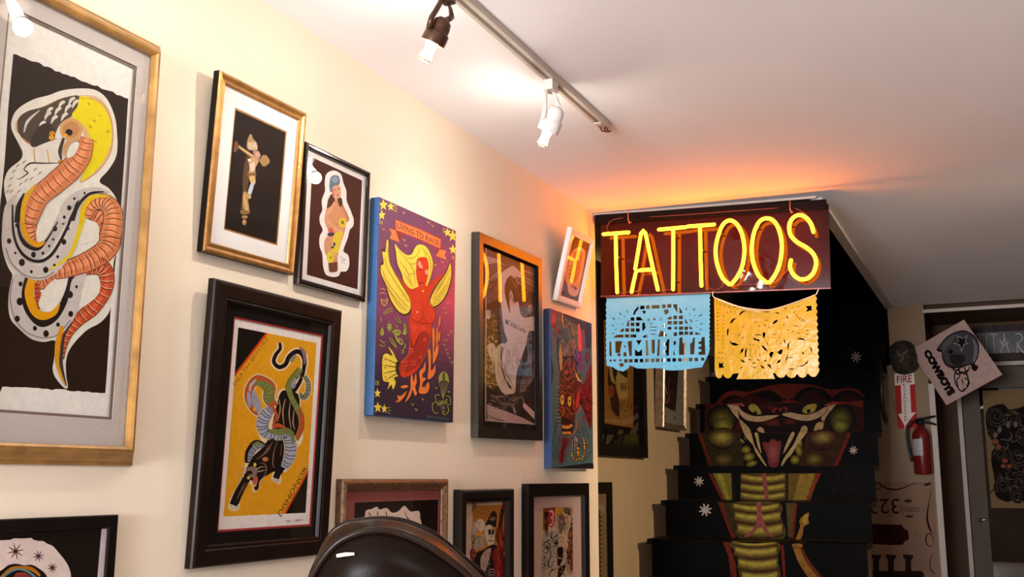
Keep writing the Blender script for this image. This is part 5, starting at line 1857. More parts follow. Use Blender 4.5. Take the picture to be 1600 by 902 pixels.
for p in ([(370, 480), (400, 470), (430, 465)], [(360, 520), (395, 530), (400, 580)], [(300, 520), (280, 560), (300, 590)], [(150, 500), (190, 530), (220, 570)]):
    A.ribbon(p, [4, 9, 4], (150, 124, 120))
A.poly([(400, 560), (488, 640), (488, 700), (395, 600)], (222, 192, 186))
A.poly([(105, 578), (250, 630), (400, 690), (480, 732), (110, 720)], (196, 166, 160))
A.ribbon([(108, 665), (200, 700), (300, 722)], [3, 6, 3], dk)
A.ribbon([(108, 680), (200, 708), (400, 730)], [3, 4, 2], dk)
A.scribble(130, 280, 40, 160, 60, [(230, 214, 180), (206, 172, 112), (60, 40, 24)], 26, 5, 60, 70, 21)
A.scribble(455, 250, 40, 110, 30, [(96, 78, 80), (150, 130, 130), (70, 52, 54)], 60, 8, 100, 18, 22)
A.scribble(400, 300, 30, 170, 26, [(40, 28, 30), (84, 64, 66)], 60, 7, 105, 15, 23)
A.scribble(240, 560, 130, 50, 50, [(110, 86, 82), (60, 42, 40), (20, 12, 12), (160, 136, 130)], 50, 7, 25, 30, 24)
A.scribble(320, 200, 50, 180, 24, [(208, 184, 182), (236, 216, 214)], 60, 6, 85, 20, 25)
A.scribble(240, 330, 60, 120, 24, [(226, 206, 190), (170, 146, 130)], 50, 5, 70, 20, 26)
A.tile(*V1)
A.scribble(440, 600, 60, 90, 40, [(56, 38, 36), (110, 84, 80), (30, 18, 18)], 40, 6, 70, 60, 27)
A.scribble(330, 500, 60, 110, 40, [(80, 50, 46), (36, 20, 18), (116, 80, 74)], 60, 5, 85, 25, 28)
A.scribble(160, 480, 60, 110, 30, [(90, 62, 58), (60, 38, 36)], 50, 7, 110, 30, 29)
A.clip = None
for a, b in (((PR[0], PR[1]), (PR[0]+0.008, PR[3])), ((PR[2]-0.007, PR[1]), (PR[2], PR[3])), ((PR[0], PR[1]), (PR[2], PR[1]+0.004))):
    A.rect(*a, *b, (206, 176, 168))
M_glossblack = mat('glossy_black_lacquer', (0.010, 0.006, 0.005), 0.30, spec=1.0)
MG2 = MATS['glossy_black_lacquer']
MG2.node_tree.nodes['Principled BSDF'].inputs['Coat Roughness'].default_value = 0.2
PV = [(0.0, 0.0005), (0.0, 0.0262), (0.0025, 0.028), (0.032, 0.0275), (0.034, 0.025), (0.036, 0.019), (0.0372, 0.0185), (0.038, 0.0135)]
framed('framed_photograph', 'glossy black frame holding a photograph of a bare tattooed back', M, W, Hh, PV, M_glossblack, A, 0.0132, gmat=G_hazy, lip=(3, M_matblack))

# ---- small white frame leaning out of the wall ------------------------------------------
W, Hh = 0.2602, 0.2905
M = wall_frame(3.7686, 2.1304, Hh, 1.14, 13.7)
A = Art(M, 0.0075)
A.k = 0.85
PR = (-0.078, -0.121, 0.105, 0.1225)
A.clip = PR
A.rect(*PR, (92, 30, 30))
A.tile(860, 350, 6.4375)
A.poly([(215, 290), (250, 250), (300, 230), (345, 265), (352, 300), (335, 420), (310, 560), (280, 700), (240, 730), (185, 695), (170, 610), (150, 560), (165, 460), (190, 360)], (230, 190, 164), True)
A.poly([(240, 290), (290, 260), (325, 300), (305, 440), (270, 560), (210, 600), (195, 520), (215, 400)], (206, 150, 118), True)
for x in (235, 260, 285, 310):
    A.ribbon([(x, 280), (x-12, 400), (x-35, 560)], [3, 6, 3], (150, 84, 62))
for y in (420, 460, 500, 540):
    A.ribbon([(175, y), (205, y+10)], 8, (170, 100, 76))
A.ell(225, 630, 20, 16, (120, 40, 36))
A.ell(252, 650, 18, 16, (120, 40, 36))
A.ell(225, 630, 10, 8, (230, 190, 164))
PS = [(0.0, 0.0005), (0.0, 0.016), (0.003, 0.0195), (0.012, 0.020), (0.014, 0.0165), (0.024, 0.0165), (0.026, 0.012)]
framed('framed_print', 'small white frame tilting off the wall beside the neon sign', M, W, Hh, PS, M_whiteframe, A, 0.0115, gmat=G_hazy, mats=
       [('mat_slip', (-W/2+0.02, -Hh/2+0.02, W/2-0.02, Hh/2-0.02), PR, 0.0098, M_whiteframe)])

# ---- long-faced devil canvas ---------------------------------------------------------------
W, Hh, D = 0.4358, 0.5952, 0.030
M = wall_frame(3.7745, 1.6424, Hh, 0.21, 0.07)
A = Art(M, D)
A.k = 0.9
full = (-W/2+0.0015, -Hh/2+0.0015, W/2-0.0015, Hh/2-0.0015)
A.clip = full
grad(A, full, 12, 24, lambda u, v: mix(mix((74, 108, 112), (96, 110, 114), v), (44, 30, 44), max(0, u-0.62)*1.2*v + max(0, v-0.88)*3))
D1, D2 = (850, 475, 6.68), (850, 600, 6.447)
A.tile(*D1)
A.poly([(60, 60), (140, 80), (190, 110), (130, 130), (60, 140)], (110, 40, 56), True)
A.soft(96, 165, 38, 90, (130, 36, 42), (214, 52, 40), 4)
A.ell(148, 275, 17, 42, (172, 32, 34))
for x in (80, 98, 116):
    A.ribbon([(x, 240), (x, 330), (x-2, 470)], [4, 5, 2], (120, 40, 46))
A.poly([(200, 100), (300, 140), (420, 200), (495, 215), (495, 430), (440, 460), (420, 300), (300, 190), (230, 150)], (44, 34, 50), True)
A.poly([(62, 330), (82, 400), (80, 560), (100, 680), (90, 800), (62, 830)], (40, 48, 66), True)
oc, ink = (236, 176, 64), (18, 12, 12)
for p, ws in (([(195, 95), (192, 170), (215, 240), (270, 200)], [10, 14, 18, 14]), ([(268, 200), (300, 270), (330, 310), (350, 290)], [12, 18, 16, 6]), ([(300, 270), (312, 330), (335, 352)], [14, 12, 4])):
    A.ribbon(p, [w+8 for w in ws], ink)
    A.ribbon(p, ws, oc)
    A.ridges(p, ws, 7, ink, 5)
A.poly([(355, 215), (375, 240), (388, 400), (385, 490), (360, 490), (355, 380)], (226, 92, 84), True)
A.poly([(390, 320), (412, 260), (420, 270), (415, 440), (400, 490), (388, 420)], (168, 54, 110), True)
A.ribbon([(425, 210), (410, 300), (418, 480)], [3, 5, 4], ink)
A.poly([(190, 520), (240, 420), (300, 370), (340, 440), (350, 520), (300, 560), (220, 560)], (150, 120, 112), True)
rr = random.Random(5)
for i in range(40):
    x = rr.uniform(195, 350)
    y = rr.uniform(500, 560)
    A.ribbon([(x, y), (x+rr.uniform(-16, 16), y-rr.uniform(60, 150))], [4, 1], rr.choice([(206, 186, 176), (96, 70, 66), (60, 40, 38)]), 2)
hd = [(170, 690), (200, 600), (250, 560), (320, 590), (345, 700), (330, 900), (330, 1000), (320, 1200), (300, 1330), (240, 1380), (190, 1330), (175, 1180), (140, 1120), (165, 1030), (155, 900)]
A.poly([(190, 560), (230, 545), (330, 555), (350, 640), (250, 600)], ink, True)
A.poly(hd, ink, True)
A.poly([(x+(6 if x < 250 else -6), y) for x, y in hd], (96, 36, 18), True)
A.poly([(136, 380), (155, 362), (165, 365), (150, 420), (150, 560), (168, 690), (150, 680), (138, 520)], ink, True)
A.poly([(186, 385), (205, 376), (180, 420), (188, 540), (184, 690), (165, 660), (158, 540), (166, 440)], oc, True)
for i in range(15):
    A.ribbon([(160, 440+i*16), (187, 432+i*16)], 3, (90, 54, 20), 2)
A.poly([(320, 500), (360, 488), (400, 520), (408, 600), (395, 700), (365, 690), (355, 620), (322, 580)], (116, 50, 128), True)
for p in ([(340, 530), (370, 560), (360, 600)], [(375, 520), (392, 560)], [(345, 590), (380, 620)], [(375, 640), (398, 650)]):
    A.ribbon(p, [3, 6, 3], (56, 24, 70))
A.ell(362, 545, 6, 9, (190, 120, 190))
A.poly([(335, 720), (370, 790), (395, 800), (385, 812), (355, 800), (328, 740)], oc, True)
A.poly([(360, 735), (385, 740), (386, 780), (365, 770)], (40, 74, 44), True)
A.poly([(330, 850), (350, 800), (390, 830), (420, 820), (495, 640), (495, 1280), (440, 1180), (400, 1080), (360, 1010), (340, 900)], (104, 18, 22), True)
for i in range(60):
    x, y = rr.uniform(390, 490), rr.uniform(660, 1130)
    A.ribbon([(x, y), (x+rr.uniform(-24, 24), y+rr.uniform(-18, 18))], [rr.uniform(4, 10), 2], rr.choice([(178, 34, 30), (70, 12, 18), (214, 66, 40), (130, 22, 24)]), 2)
A.soft(452, 560, 26, 60, (70, 30, 44), (140, 30, 36), 3)
cop = (204, 106, 44)
for p in ([(190, 690), (215, 640), (255, 570), (265, 600), (255, 650), (300, 720)], [(320, 600), (310, 680), (330, 720)], [(205, 745), (240, 790), (275, 755)], [(185, 780), (215, 840), (250, 870), (300, 810), (330, 800)], [(160, 860), (185, 850), (205, 880), (190, 902)], [(215, 860), (225, 902)], [(250, 890), (280, 870), (300, 902)]):
    A.ribbon(p, [4, 10, 4], cop)
A.ell(230, 715, 20, 24, (190, 94, 40))
for i in range(26):
    y = 590 + i*12
    A.ribbon([(168, y), (140, y-8), (118, y-(i % 3)*4)], [3, 2, 1], (220, 206, 196) if i % 2 else (30, 24, 26), 2)
A.tile(*D2)
A.ell(180, 160, 24, 62, ink)
A.ell(181, 160, 20, 56, (234, 180, 52))
A.ell(180, 155, 7, 14, (60, 30, 16))
A.ell(252, 175, 24, 60, ink)
A.ell(253, 175, 20, 54, (234, 180, 52))
A.ell(254, 172, 7, 14, (60, 30, 16))
for p in ([(160, 90), (185, 75), (205, 100)], [(235, 95), (265, 100), (280, 150)], [(130, 290), (150, 250), (190, 235), (205, 270), (190, 310), (150, 345), (132, 320)], [(205, 225), (240, 255), (270, 300), (300, 310)], [(160, 290), (185, 262), (190, 300)], [(285, 120), (300, 200), (300, 280)], [(310, 300), (345, 285), (370, 230)], [(320, 350), (325, 440), (290, 510), (240, 560)]):
    A.ribbon(p, [4, 10, 4], cop)
A.poly([(300, 240), (320, 100), (350, 30), (375, 20), (365, 130), (345, 240), (320, 280)], (140, 28, 26), True)
A.poly([(318, 230), (335, 120), (355, 70), (352, 150), (338, 230)], (206, 64, 44), True)
A.poly([(175, 350), (230, 330), (295, 345), (290, 420), (265, 490), (200, 510), (178, 440)], (50, 16, 12), True)
A.poly([(175, 410), (230, 420), (285, 405), (280, 440), (230, 445), (185, 440)], (190, 80, 66), True)
for x, y in ((192, 435), (212, 440), (232, 440), (250, 436), (268, 422)):
    A.poly([(x-9, y-14), (x+9, y-14), (x+7, y+14), (x-7, y+14)], (232, 172, 60))
for x in (192, 208, 226, 244, 260):
    A.poly([(x-8, 482), (x+8, 482), (x+7, 508), (x-7, 508)], (226, 160, 52))
A.poly([(190, 540), (240, 570), (215, 680), (195, 780), (165, 800), (150, 720), (175, 620)], (120, 26, 22), True)
A.ribbon([(205, 570), (185, 680), (172, 790)], [6, 16, 6], (40, 14, 14))
for x, y in ((172, 525), (162, 580), (140, 650), (118, 730), (142, 775), (200, 680)):
    A.ell(x, y, 9, 15, (150, 52, 54), 25)
for i in range(34):
    x = rr.uniform(240, 350)
    A.ribbon([(x, rr.uniform(520, 560)), (x+rr.uniform(-10, 8), rr.uniform(620, 690))], [4, 1], rr.choice([(210, 200, 190), (120, 110, 108), (60, 50, 50)]), 2)
p = [(272, 690), (285, 745), (310, 770), (340, 740), (345, 640), (340, 625), (335, 720), (365, 765), (390, 730), (405, 680), (400, 580), (385, 545)]
A.ribbon(p, 24, ink)
A.ribbon(p, 16, (214, 166, 58))
A.ridges(p, 24, 24, ink, 8)
A.poly([(90, 850), (220, 830), (330, 815), (480, 800), (490, 870), (90, 870)], (18, 14, 18), True)
for i in range(5):
    A.ribbon([(395+i*16, 790-i*22), (430+i*12, 730-i*16)], [4, 3], (36, 44, 50), 2)
for i in range(26):
    y = 20 + i*19
    A.ribbon([(155, y), (130, y-8), (108, y-(i % 3)*4)], [3, 2, 1], (220, 206, 196) if i % 2 else (30, 24, 26), 2)
A.scribble(230, 90, 70, 90, 60, [(150, 66, 28), (60, 20, 10), (210, 116, 50), (30, 12, 8)], 34, 5, 60, 60, 31)
A.scribble(240, 300, 60, 120, 50, [(150, 60, 26), (50, 16, 10), (190, 96, 40)], 34, 5, 70, 50, 32)
A.ell(181, 160, 17, 50, (234, 180, 52))
A.ell(180, 155, 7, 14, (60, 30, 16))
A.ell(253, 175, 17, 48, (234, 180, 52))
A.ell(254, 172, 7, 14, (60, 30, 16))
A.scribble(420, 200, 60, 200, 60, [(190, 40, 34), (60, 10, 14), (140, 26, 26)], 36, 8, 40, 40, 33)
A.scribble(400, 560, 80, 160, 40, [(90, 120, 124), (60, 84, 90), (120, 60, 64)], 60, 6, 60, 30, 34)
A.scribble(120, 600, 30, 200, 30, [(96, 128, 132), (60, 86, 92)], 70, 6, 88, 12, 35)
A.tile(*D1)
A.scribble(250, 760, 70, 130, 60, [(150, 66, 28), (50, 18, 10), (206, 110, 46), (28, 12, 8)], 40, 5, 70, 50, 36)
A.scribble(200, 300, 110, 160, 40, [(110, 124, 128), (76, 92, 98), (60, 60, 74)], 60, 7, 60, 30, 37)
A.scribble(270, 470, 90, 100, 60, [(190, 170, 160), (110, 84, 78), (60, 40, 38)], 50, 4, 95, 35, 38)
M_bluegloss = mat('blue_gloss_canvas_edge', rgb(30, 58, 96), 0.22, var=0.15, vscale=40, coat=0.4)
P_canvas_gloss = paint_mat('varnished_canvas', 0.4, bump=0.3, bscale=400, var=0.1, vscale=50)
canvas('canvas_painting', 'grey blue canvas of a long-faced orange devil with yellow eyes below the small white frame', M, W, Hh, D, A, M_bluegloss)
# ---- lower row -------------------------------------------------------------------------
# black frame, bottom left: white star-spangled shape on black
W, Hh = 0.46, 0.50
M = wall_frame(1.497-W/2, 1.240-Hh/2, Hh, 0.0, 0.0)
A = Art(M, 0.0085)
A.k = 1.0
full = (-W/2+0.02, -Hh/2+0.02, W/2-0.02, Hh/2-0.02)
A.clip = full
A.rect(*full, (26, 18, 14))
A.tile(0, 800, 8.0)
A.poly([(1270, 215), (1400, 208), (1340, 900), (1210, 900)], (206, 196, 198))
A.poly([(-700, 500), (-300, 380), (-60, 360), (60, 355), (130, 350), (180, 332), (260, 335), (330, 332), (390, 328), (420, 350), (480, 365), (540, 368), (590, 400), (660, 430), (740, 520), (820, 620), (870, 720), (890, 840), (880, 1100), (700, 1700), (200, 2100), (-500, 2000), (-900, 1400), (-880, 800)], (222, 204, 196), True)
for (x, y, r, c) in ((195, 495, 105, (110, 60, 60)), (480, 555, 72, (96, 78, 76)), (655, 700, 62, (84, 66, 66)), (-120, 480, 90, (110, 60, 60)), (-420, 600, 100, (96, 78, 76))):
    for k in range(4):
        a = radians(-12 + 45*k)
        A.ribbon([(x-r*cos(a), y-r*sin(a)), (x, y), (x+r*cos(a), y+r*sin(a))], [6, 22, 6], c, 3)
    A.ell(x, y, r*0.18, r*0.18, (40, 26, 26))
A.poly([(-400, 1100), (-250, 850), (0, 740), (100, 670), (200, 650), (300, 670), (400, 665), (500, 720), (580, 800), (620, 1000), (560, 1500), (0, 1800), (-350, 1500)], (28, 18, 14), True)
A.ribbon([(-150, 1000), (40, 800), (150, 720), (280, 700), (400, 720), (500, 800)], [20, 40, 60, 40, 50, 30], (176, 112, 34))
A.ribbon([(-100, 950), (100, 770), (230, 720), (350, 750), (450, 830)], [10, 24, 20, 26, 30], (92, 140, 146))
A.poly([(180, 800), (260, 760), (330, 770), (400, 850), (380, 1100), (150, 1100)], (140, 56, 48), True)
for i in range(5):
    A.ribbon([(230+i*28, 780), (220+i*30, 860), (240+i*26, 940)], [4, 12, 4], (84, 28, 26))
PB = [(0.0, 0.0005), (0.0, 0.013), (0.002, 0.015), (0.020, 0.015), (0.022, 0.013), (0.0225, 0.010)]
framed('framed_print', 'plain black frame with stars on a white shape, below the large cobra print', M, W, Hh, PB, M_blackwood, A, 0.0105)

# carved wood frame with red mat, half hidden by the chair
W, Hh = 0.555, 0.46
M = wall_frame(2.2275+W/2, 1.306-Hh/2, Hh, 0.0, 0.0)
A = Art(M, 0.0065)
A.k = 1.0
OP = (-0.205, -0.175, 0.240, 0.170)
A.clip = OP
A.rect(*OP, (26, 18, 14))
A.tile(470, 780, 4.848)
A.poly([(488, 110), (500, 85), (540, 75), (575, 58), (600, 80), (650, 68), (690, 104), (740, 92), (785, 52), (830, 95), (895, 92), (905, 150), (925, 205), (970, 235), (1000, 330), (980, 520), (840, 640), (640, 640), (500, 480), (470, 260)], (226, 202, 186), True)
for p in ([(510, 100), (525, 118), (520, 132)], [(585, 95), (582, 112), (588, 130)], [(650, 95), (648, 112), (655, 132)], [(785, 90), (800, 130), (825, 165), (850, 200)], [(600, 220), (640, 300), (620, 400)], [(760, 240), (800, 330), (760, 460)]):
    A.ribbon(p, [3, 9, 4], (48, 34, 28))
A.ell(640, 260, 50, 60, (40, 28, 24))
A.ell(810, 270, 50, 60, (40, 28, 24))
PWD = [(0.0, 0.0005), (0.0, 0.016), (0.003, 0.022), (0.009, 0.026), (0.014, 0.026), (0.020, 0.021), (0.026, 0.016), (0.0285, 0.0165), (0.030, 0.013)]
framed('framed_print', 'carved brown wooden frame with red mat behind the black chair', M, W, Hh, PWD, M_carved, A, 0.0125,
       [('mat_board', (-W/2+0.02, -Hh/2+0.02, W/2-0.02, Hh/2-0.02), OP, 0.0095, M_matred)], glass=True)

# skeleton musician print
W, Hh = 0.385, 0.52
M = wall_frame(2.855+W/2, 1.274-Hh/2, Hh, 0.0, 0.0)
A = Art(M, 0.0085)
A.k = 1.0
full = (-W/2+0.03, -Hh/2+0.02, W/2-0.03, Hh/2-0.02)
A.clip = full
A.rect(*full, (200, 176, 150))
A.tile(715, 755, 6.137)
blk, bone, red, ora = (26, 18, 15), (206, 188, 164), (126, 32, 22), (176, 112, 40)
A.poly([(145, 212), (480, 212), (462, 1200), (130, 1200)], ora)
A.poly([(130, 145), (525, 145), (505, 212), (145, 212)], (206, 184, 160))
for cx, s in ((160, 1), (490, -1)):
    for i in range(4):
        A.ribbon([(cx-30*s, 150+i*26), (cx, 185+i*22), (cx+20*s, 160+i*12)], [4, 7, 3], (60, 50, 44), 3)
    A.ribbon([(cx, 145), (cx-10*s, 210), (cx-24*s, 290)], [8, 8, 3], (70, 60, 52))
A.ribbon([(452, 190), (430, 260), (408, 420), (395, 560)], [36, 34, 38, 50], (52, 18, 14))
A.ell(448, 215, 22, 40, (150, 30, 22), 15)
for i in range(8):
    A.ribbon([(415-i*2, 290+i*32), (440-i*2, 292+i*32)], 5, (120, 40, 26), 2)
A.poly([(265, 405), (300, 330), (325, 280), (350, 270), (375, 300), (372, 370), (360, 425), (310, 400)], blk, True)
A.poly([(305, 350), (335, 325), (362, 335), (350, 360), (320, 360)], (140, 100, 84), True)
A.poly([(150, 440), (180, 370), (220, 345), (255, 370), (262, 410), (235, 470), (200, 480)], bone, True)
A.poly([(120, 470), (150, 450), (200, 470), (260, 500), (240, 610), (180, 640), (150, 620), (130, 560)], (170, 156, 136), True)
A.star(208, 490, 52, 26, (206, 150, 44), 7)
A.poly([(262, 430), (300, 400), (340, 425), (356, 490), (348, 560), (335, 610), (300, 605), (280, 560), (262, 490)], bone, True)
A.poly([(295, 450), (315, 440), (322, 480), (308, 500), (294, 485)], blk, True)
A.poly([(328, 450), (345, 440), (350, 480), (340, 500), (328, 490)], blk, True)
A.poly([(322, 500), (332, 520), (318, 525)], blk)
A.ribbon([(285, 545), (315, 560), (345, 545)], [3, 7, 3], blk)
for x in (298, 310, 322, 334):
    A.ribbon([(x, 540), (x, 570)], 2.5, blk, 2)
for i in range(10):
    a = i*0.7
    A.ribbon([(175+30*cos(a), 560+50*sin(a)), (190+30*cos(a), 570+40*sin(a)), (185+30*cos(a), 590+40*sin(a))], [3, 5, 2], (56, 46, 40), 2)
A.poly([(250, 640), (330, 590), (400, 620), (470, 740), (480, 1200), (140, 1200), (135, 760), (180, 670)], blk, True)
A.poly([(222, 720), (265, 650), (320, 630), (300, 740), (255, 870), (225, 830)], (176, 148, 134), True)
A.poly([(370, 620), (450, 640), (462, 800), (450, 1200), (330, 1200), (350, 800), (330, 700)], red, True)
A.poly([(380, 640), (400, 640), (410, 900), (380, 1100)], (176, 56, 34), True)
A.poly([(360, 500), (420, 510), (470, 480), (490, 560), (470, 640), (400, 610)], (92, 24, 20), True)
for i in range(16):
    x = 365+i*7.5
    A.ribbon([(x, 540), (x+8, 480), (x+4, 400+((i*37) % 50))], [7, 7, 2], (140, 52, 24) if i % 2 else (70, 22, 16), 3)
A.ell(425, 600, 40, 50, (150, 40, 26))
A.ell(412, 590, 10, 14, blk)
A.ell(442, 590, 10, 14, blk)
for i in range(5):
    A.ribbon([(285, 850+i*26), (320, 826+i*26), (360, 838+i*26)], [4, 9, 4], (190, 174, 156), 3)
A.star(458, 670, 40, 14, (206, 150, 44), 5)
A.poly([(120, 640), (170, 650), (150, 760), (120, 720)], (120, 50, 60), True)
A.scribble(190, 420, 40, 60, 26, [(90, 78, 68), (60, 50, 44), (226, 212, 190)], 26, 3.5, 60, 70, 3)
A.scribble(195, 560, 60, 70, 44, [(60, 50, 44), (96, 84, 74), (220, 206, 184)], 30, 4, 40, 80, 4)
A.scribble(310, 470, 40, 60, 16, [(150, 132, 112), (120, 104, 88)], 22, 3, 70, 40, 5)
A.scribble(250, 290, 80, 60, 24, [(196, 130, 54), (150, 92, 34)], 40, 4, -10, 25, 6)
A.scribble(430, 530, 50, 90, 60, [(176, 70, 30), (60, 16, 12), (206, 110, 50)], 44, 5, 80, 40, 7)
A.scribble(410, 820, 50, 200, 40, [(92, 22, 16), (170, 50, 34), (60, 14, 12)], 90, 7, 85, 12, 8)
A.scribble(270, 900, 110, 240, 30, [(60, 48, 42), (12, 8, 8)], 60, 5, 70, 60, 9)
A.scribble(270, 750, 36, 100, 20, [(146, 118, 106), (200, 176, 160)], 30, 3, 70, 30, 10)
for x, y in ((140, 520), (150, 560), (140, 600), (160, 680)):
    A.scribble(x, y, 18, 24, 8, [(150, 60, 30), (40, 28, 24), (200, 150, 60)], 24, 5, 30, 70, int(x+y))
PK = [(0.0, 0.0005), (0.0, 0.022), (0.004, 0.028), (0.010, 0.030), (0.030, 0.030), (0.036, 0.027), (0.040, 0.022), (0.044, 0.013)]
framed('framed_print', 'glossy black frame with gilt lip around a skeleton musician in a cap', M, W, Hh, PK, mat('glossy_black_rounded', (0.009, 0.006, 0.005), 0.15, spec=0.4), A, 0.0125)

# comic collage print
W, Hh = 0.592, 0.62
M = wall_frame(3.359+W/2, 1.2895-Hh/2, Hh, 0.0, 0.0)
A = Art(M, 0.0065)
A.k = 1.0
OP = (-0.174, -0.25, 0.166, 0.222)
A.clip = OP
A.rect(*OP, (206, 182, 154))
A.tile(820, 750, 5.93)
A.poly([(170, 262), (285, 256), (280, 330), (220, 420), (170, 470)], (130, 78, 36))
A.poly([(285, 262), (370, 258), (350, 320), (290, 330)], (206, 160, 40))
A.poly([(430, 258), (485, 256), (482, 300), (440, 310)], (190, 50, 60))
A.poly([(360, 262), (420, 262), (430, 330), (360, 300)], (84, 78, 56), True)
A.poly([(180, 300), (218, 300), (215, 510), (225, 545), (175, 545), (190, 500)], (30, 20, 18))
A.text('3', [(215, 265), (285, 262), (278, 440), (220, 445)], (190, 30, 46), 0.09)
A.text('3', [(225, 280), (272, 278), (266, 425), (230, 430)], (206, 190, 180), 0.0)
A.poly([(310, 340), (365, 330), (350, 480), (320, 490)], (112, 106, 96), True)
A.poly([(160, 560), (250, 480), (330, 500), (300, 640), (240, 800), (160, 902), (155, 1400)], (176, 168, 150), True)
ik = (34, 26, 24)
for p in ([(160, 630), (190, 580), (240, 550), (250, 470)], [(170, 660), (210, 600), (235, 600), (205, 680), (170, 660)], [(250, 560), (290, 520), (310, 500)], [(255, 580), (280, 560), (300, 580), (280, 620), (255, 610)], [(235, 620), (240, 700), (215, 780), (240, 810), (280, 740)], [(160, 700), (190, 720), (170, 750)], [(165, 780), (190, 790), (160, 820)], [(240, 850), (270, 800)], [(215, 902), (250, 840), (290, 830)], [(250, 480), (252, 580)], [(260, 650), (290, 700)]):
    A.ribbon(p, [4, 11, 4], ik)
A.ell(205, 630, 14, 16, ik)
A.ell(282, 588, 12, 14, ik)
for i in range(14):
    A.ribbon([(155, 730+i*14), (180, 724+i*14), (196, 734+i*14)], [2, 4, 2], (110, 100, 90), 2)
A.poly([(305, 640), (340, 610), (355, 650), (350, 740), (310, 800), (300, 720)], (32, 22, 20), True)
A.poly([(310, 500), (365, 520), (370, 590), (320, 620)], (206, 170, 140), True)
for p in ([(320, 540), (340, 530), (360, 550)], [(325, 570), (350, 575), (360, 600)], [(340, 620), (330, 600)]):
    A.ribbon(p, [2, 5, 2], (120, 60, 40))
A.poly([(440, 350), (482, 330), (480, 480), (450, 560), (420, 560), (395, 520), (420, 440)], (32, 20, 16), True)
A.poly([(430, 440), (478, 420), (480, 560), (478, 760), (465, 870), (410, 800), (395, 640), (420, 540)], (130, 70, 44), True)
A.poly([(450, 410), (476, 405), (478, 470), (458, 480)], (150, 90, 60), True)
for p in ([(400, 560), (420, 640), (410, 760), (450, 860)], [(440, 500), (450, 600), (440, 700)], [(470, 560), (460, 680), (475, 780)]):
    A.ribbon(p, [4, 12, 4], (60, 28, 20))
for i in range(10):
    A.ell(330+(i*53) % 140, 340+(i*71) % 90, 8, 12, ((176, 60, 60), (200, 150, 130), (120, 90, 70))[i % 3])
A.poly([(310, 820), (340, 800), (380, 780), (360, 860), (330, 902), (300, 1000)], (44, 30, 26), True)
A.scribble(330, 400, 40, 110, 40, [(150, 130, 108), (90, 74, 60), (200, 176, 150), (130, 60, 50)], 36, 5, 80, 40, 3)
A.scribble(400, 390, 60, 120, 50, [(176, 140, 110), (96, 60, 44), (206, 186, 160), (60, 40, 34)], 34, 5, 70, 60, 4)
A.scribble(440, 640, 44, 220, 60, [(160, 96, 64), (84, 40, 26), (50, 26, 20), (190, 130, 90)], 50, 7, 85, 25, 5)
A.scribble(220, 700, 70, 190, 40, [(206, 196, 176), (120, 110, 98), ik], 40, 4, 60, 60, 6)
A.scribble(350, 760, 60, 120, 36, [(220, 190, 160), (150, 120, 96), ik], 44, 6, 60, 60, 7)
A.scribble(195, 400, 24, 110, 20, [(160, 100, 50), (60, 36, 26), (96, 56, 30)], 50, 6, 85, 15, 8)
A.scribble(400, 285, 80, 30, 30, [(210, 170, 60), (70, 60, 44), (150, 50, 50), (200, 190, 170)], 26, 5, 20, 60, 9)
for p in ([(305, 500), (300, 640), (300, 800)], [(390, 640), (395, 760), (400, 880)], [(368, 330), (360, 420), (368, 500)]):
    A.ribbon(p, [3, 5, 3], ik)
PCM = [(0.0, 0.0005), (0.0, 0.026), (0.0015, 0.0275), (0.045, 0.0275), (0.046, 0.026), (0.0465, 0.011)]
framed('framed_print', 'wide black frame with blush mat around a comic collage, rightmost of the lower row', M, W, Hh, PCM, M_blackwood, A, 0.0105,
       [('mat_board', (-W/2+0.03, -Hh/2+0.03, W/2-0.03, Hh/2-0.03), OP, 0.0085, M_matpink)])

# ---- pictures on the stairwell's set-back wall ---------------------------------------------
W, Hh = 0.80, 0.985
M = wall_frame(5.672-W/2, 2.405-Hh/2, Hh, 0.0, 0.0, RX)
A = Art(M, 0.0085)
A.k = 1.1
full = (-W/2+0.03, -Hh/2+0.03, W/2-0.03, Hh/2-0.03)
A.clip = full
A.rect(*full, (16, 11, 9))
A.tile(925, 570, 6.014)
A.poly([(112, -420), (390, -420), (388, 596), (250, 575), (118, 550)], (118, 80, 36))
A.soft(260, 100, 120, 300, (118, 80, 36), (140, 98, 46), 4)
A.poly([(160, 20), (240, 10), (220, 190), (250, 330), (255, 480), (200, 440), (170, 330), (150, 150)], (40, 24, 16), True)
A.poly([(225, 120), (270, 60), (320, 110), (330, 200), (335, 300), (300, 325), (255, 310), (240, 200)], (140, 116, 66), True)
A.poly([(250, 60), (320, 40), (330, 120), (290, 100)], (40, 26, 18), True)
for x in (275, 295, 315):
    A.ribbon([(x, 170), (x, 250)], 9, (50, 34, 22), 2)
A.ribbon([(262, 205), (300, 215), (335, 205)], 7, (50, 34, 22))
A.poly([(160, 30), (185, 20), (200, 100), (220, 180), (180, 150)], (134, 108, 60), True)
A.soft(180, 250, 30, 60, (100, 60, 30), (110, 40, 28), 3)
for p in ([(260, 340), (255, 430), (265, 540)], [(290, 340), (280, 420), (330, 430)], [(160, 380), (200, 440), (250, 500)], [(350, 340), (320, 430), (270, 480)], [(170, 330), (200, 360), (160, 400)], [(300, 440), (360, 420), (380, 340)]):
    A.ribbon(p, [3, 9, 3], (50, 32, 18))
A.poly([(250, 670), (280, 660), (265, 780), (240, 780)], (44, 32, 22))
A.poly([(310, 660), (350, 650), (320, 770), (280, 780)], (40, 30, 20))
framed('framed_print', 'large black frame on the stair wall with a skull on brown paper', M, W, Hh, [(0.0, 0.0005), (0.0, 0.028), (0.002, 0.030), (0.055, 0.030), (0.058, 0.028), (0.059, 0.012)], M_blackwood, A, 0.0118, group='pictures on the stair wall')

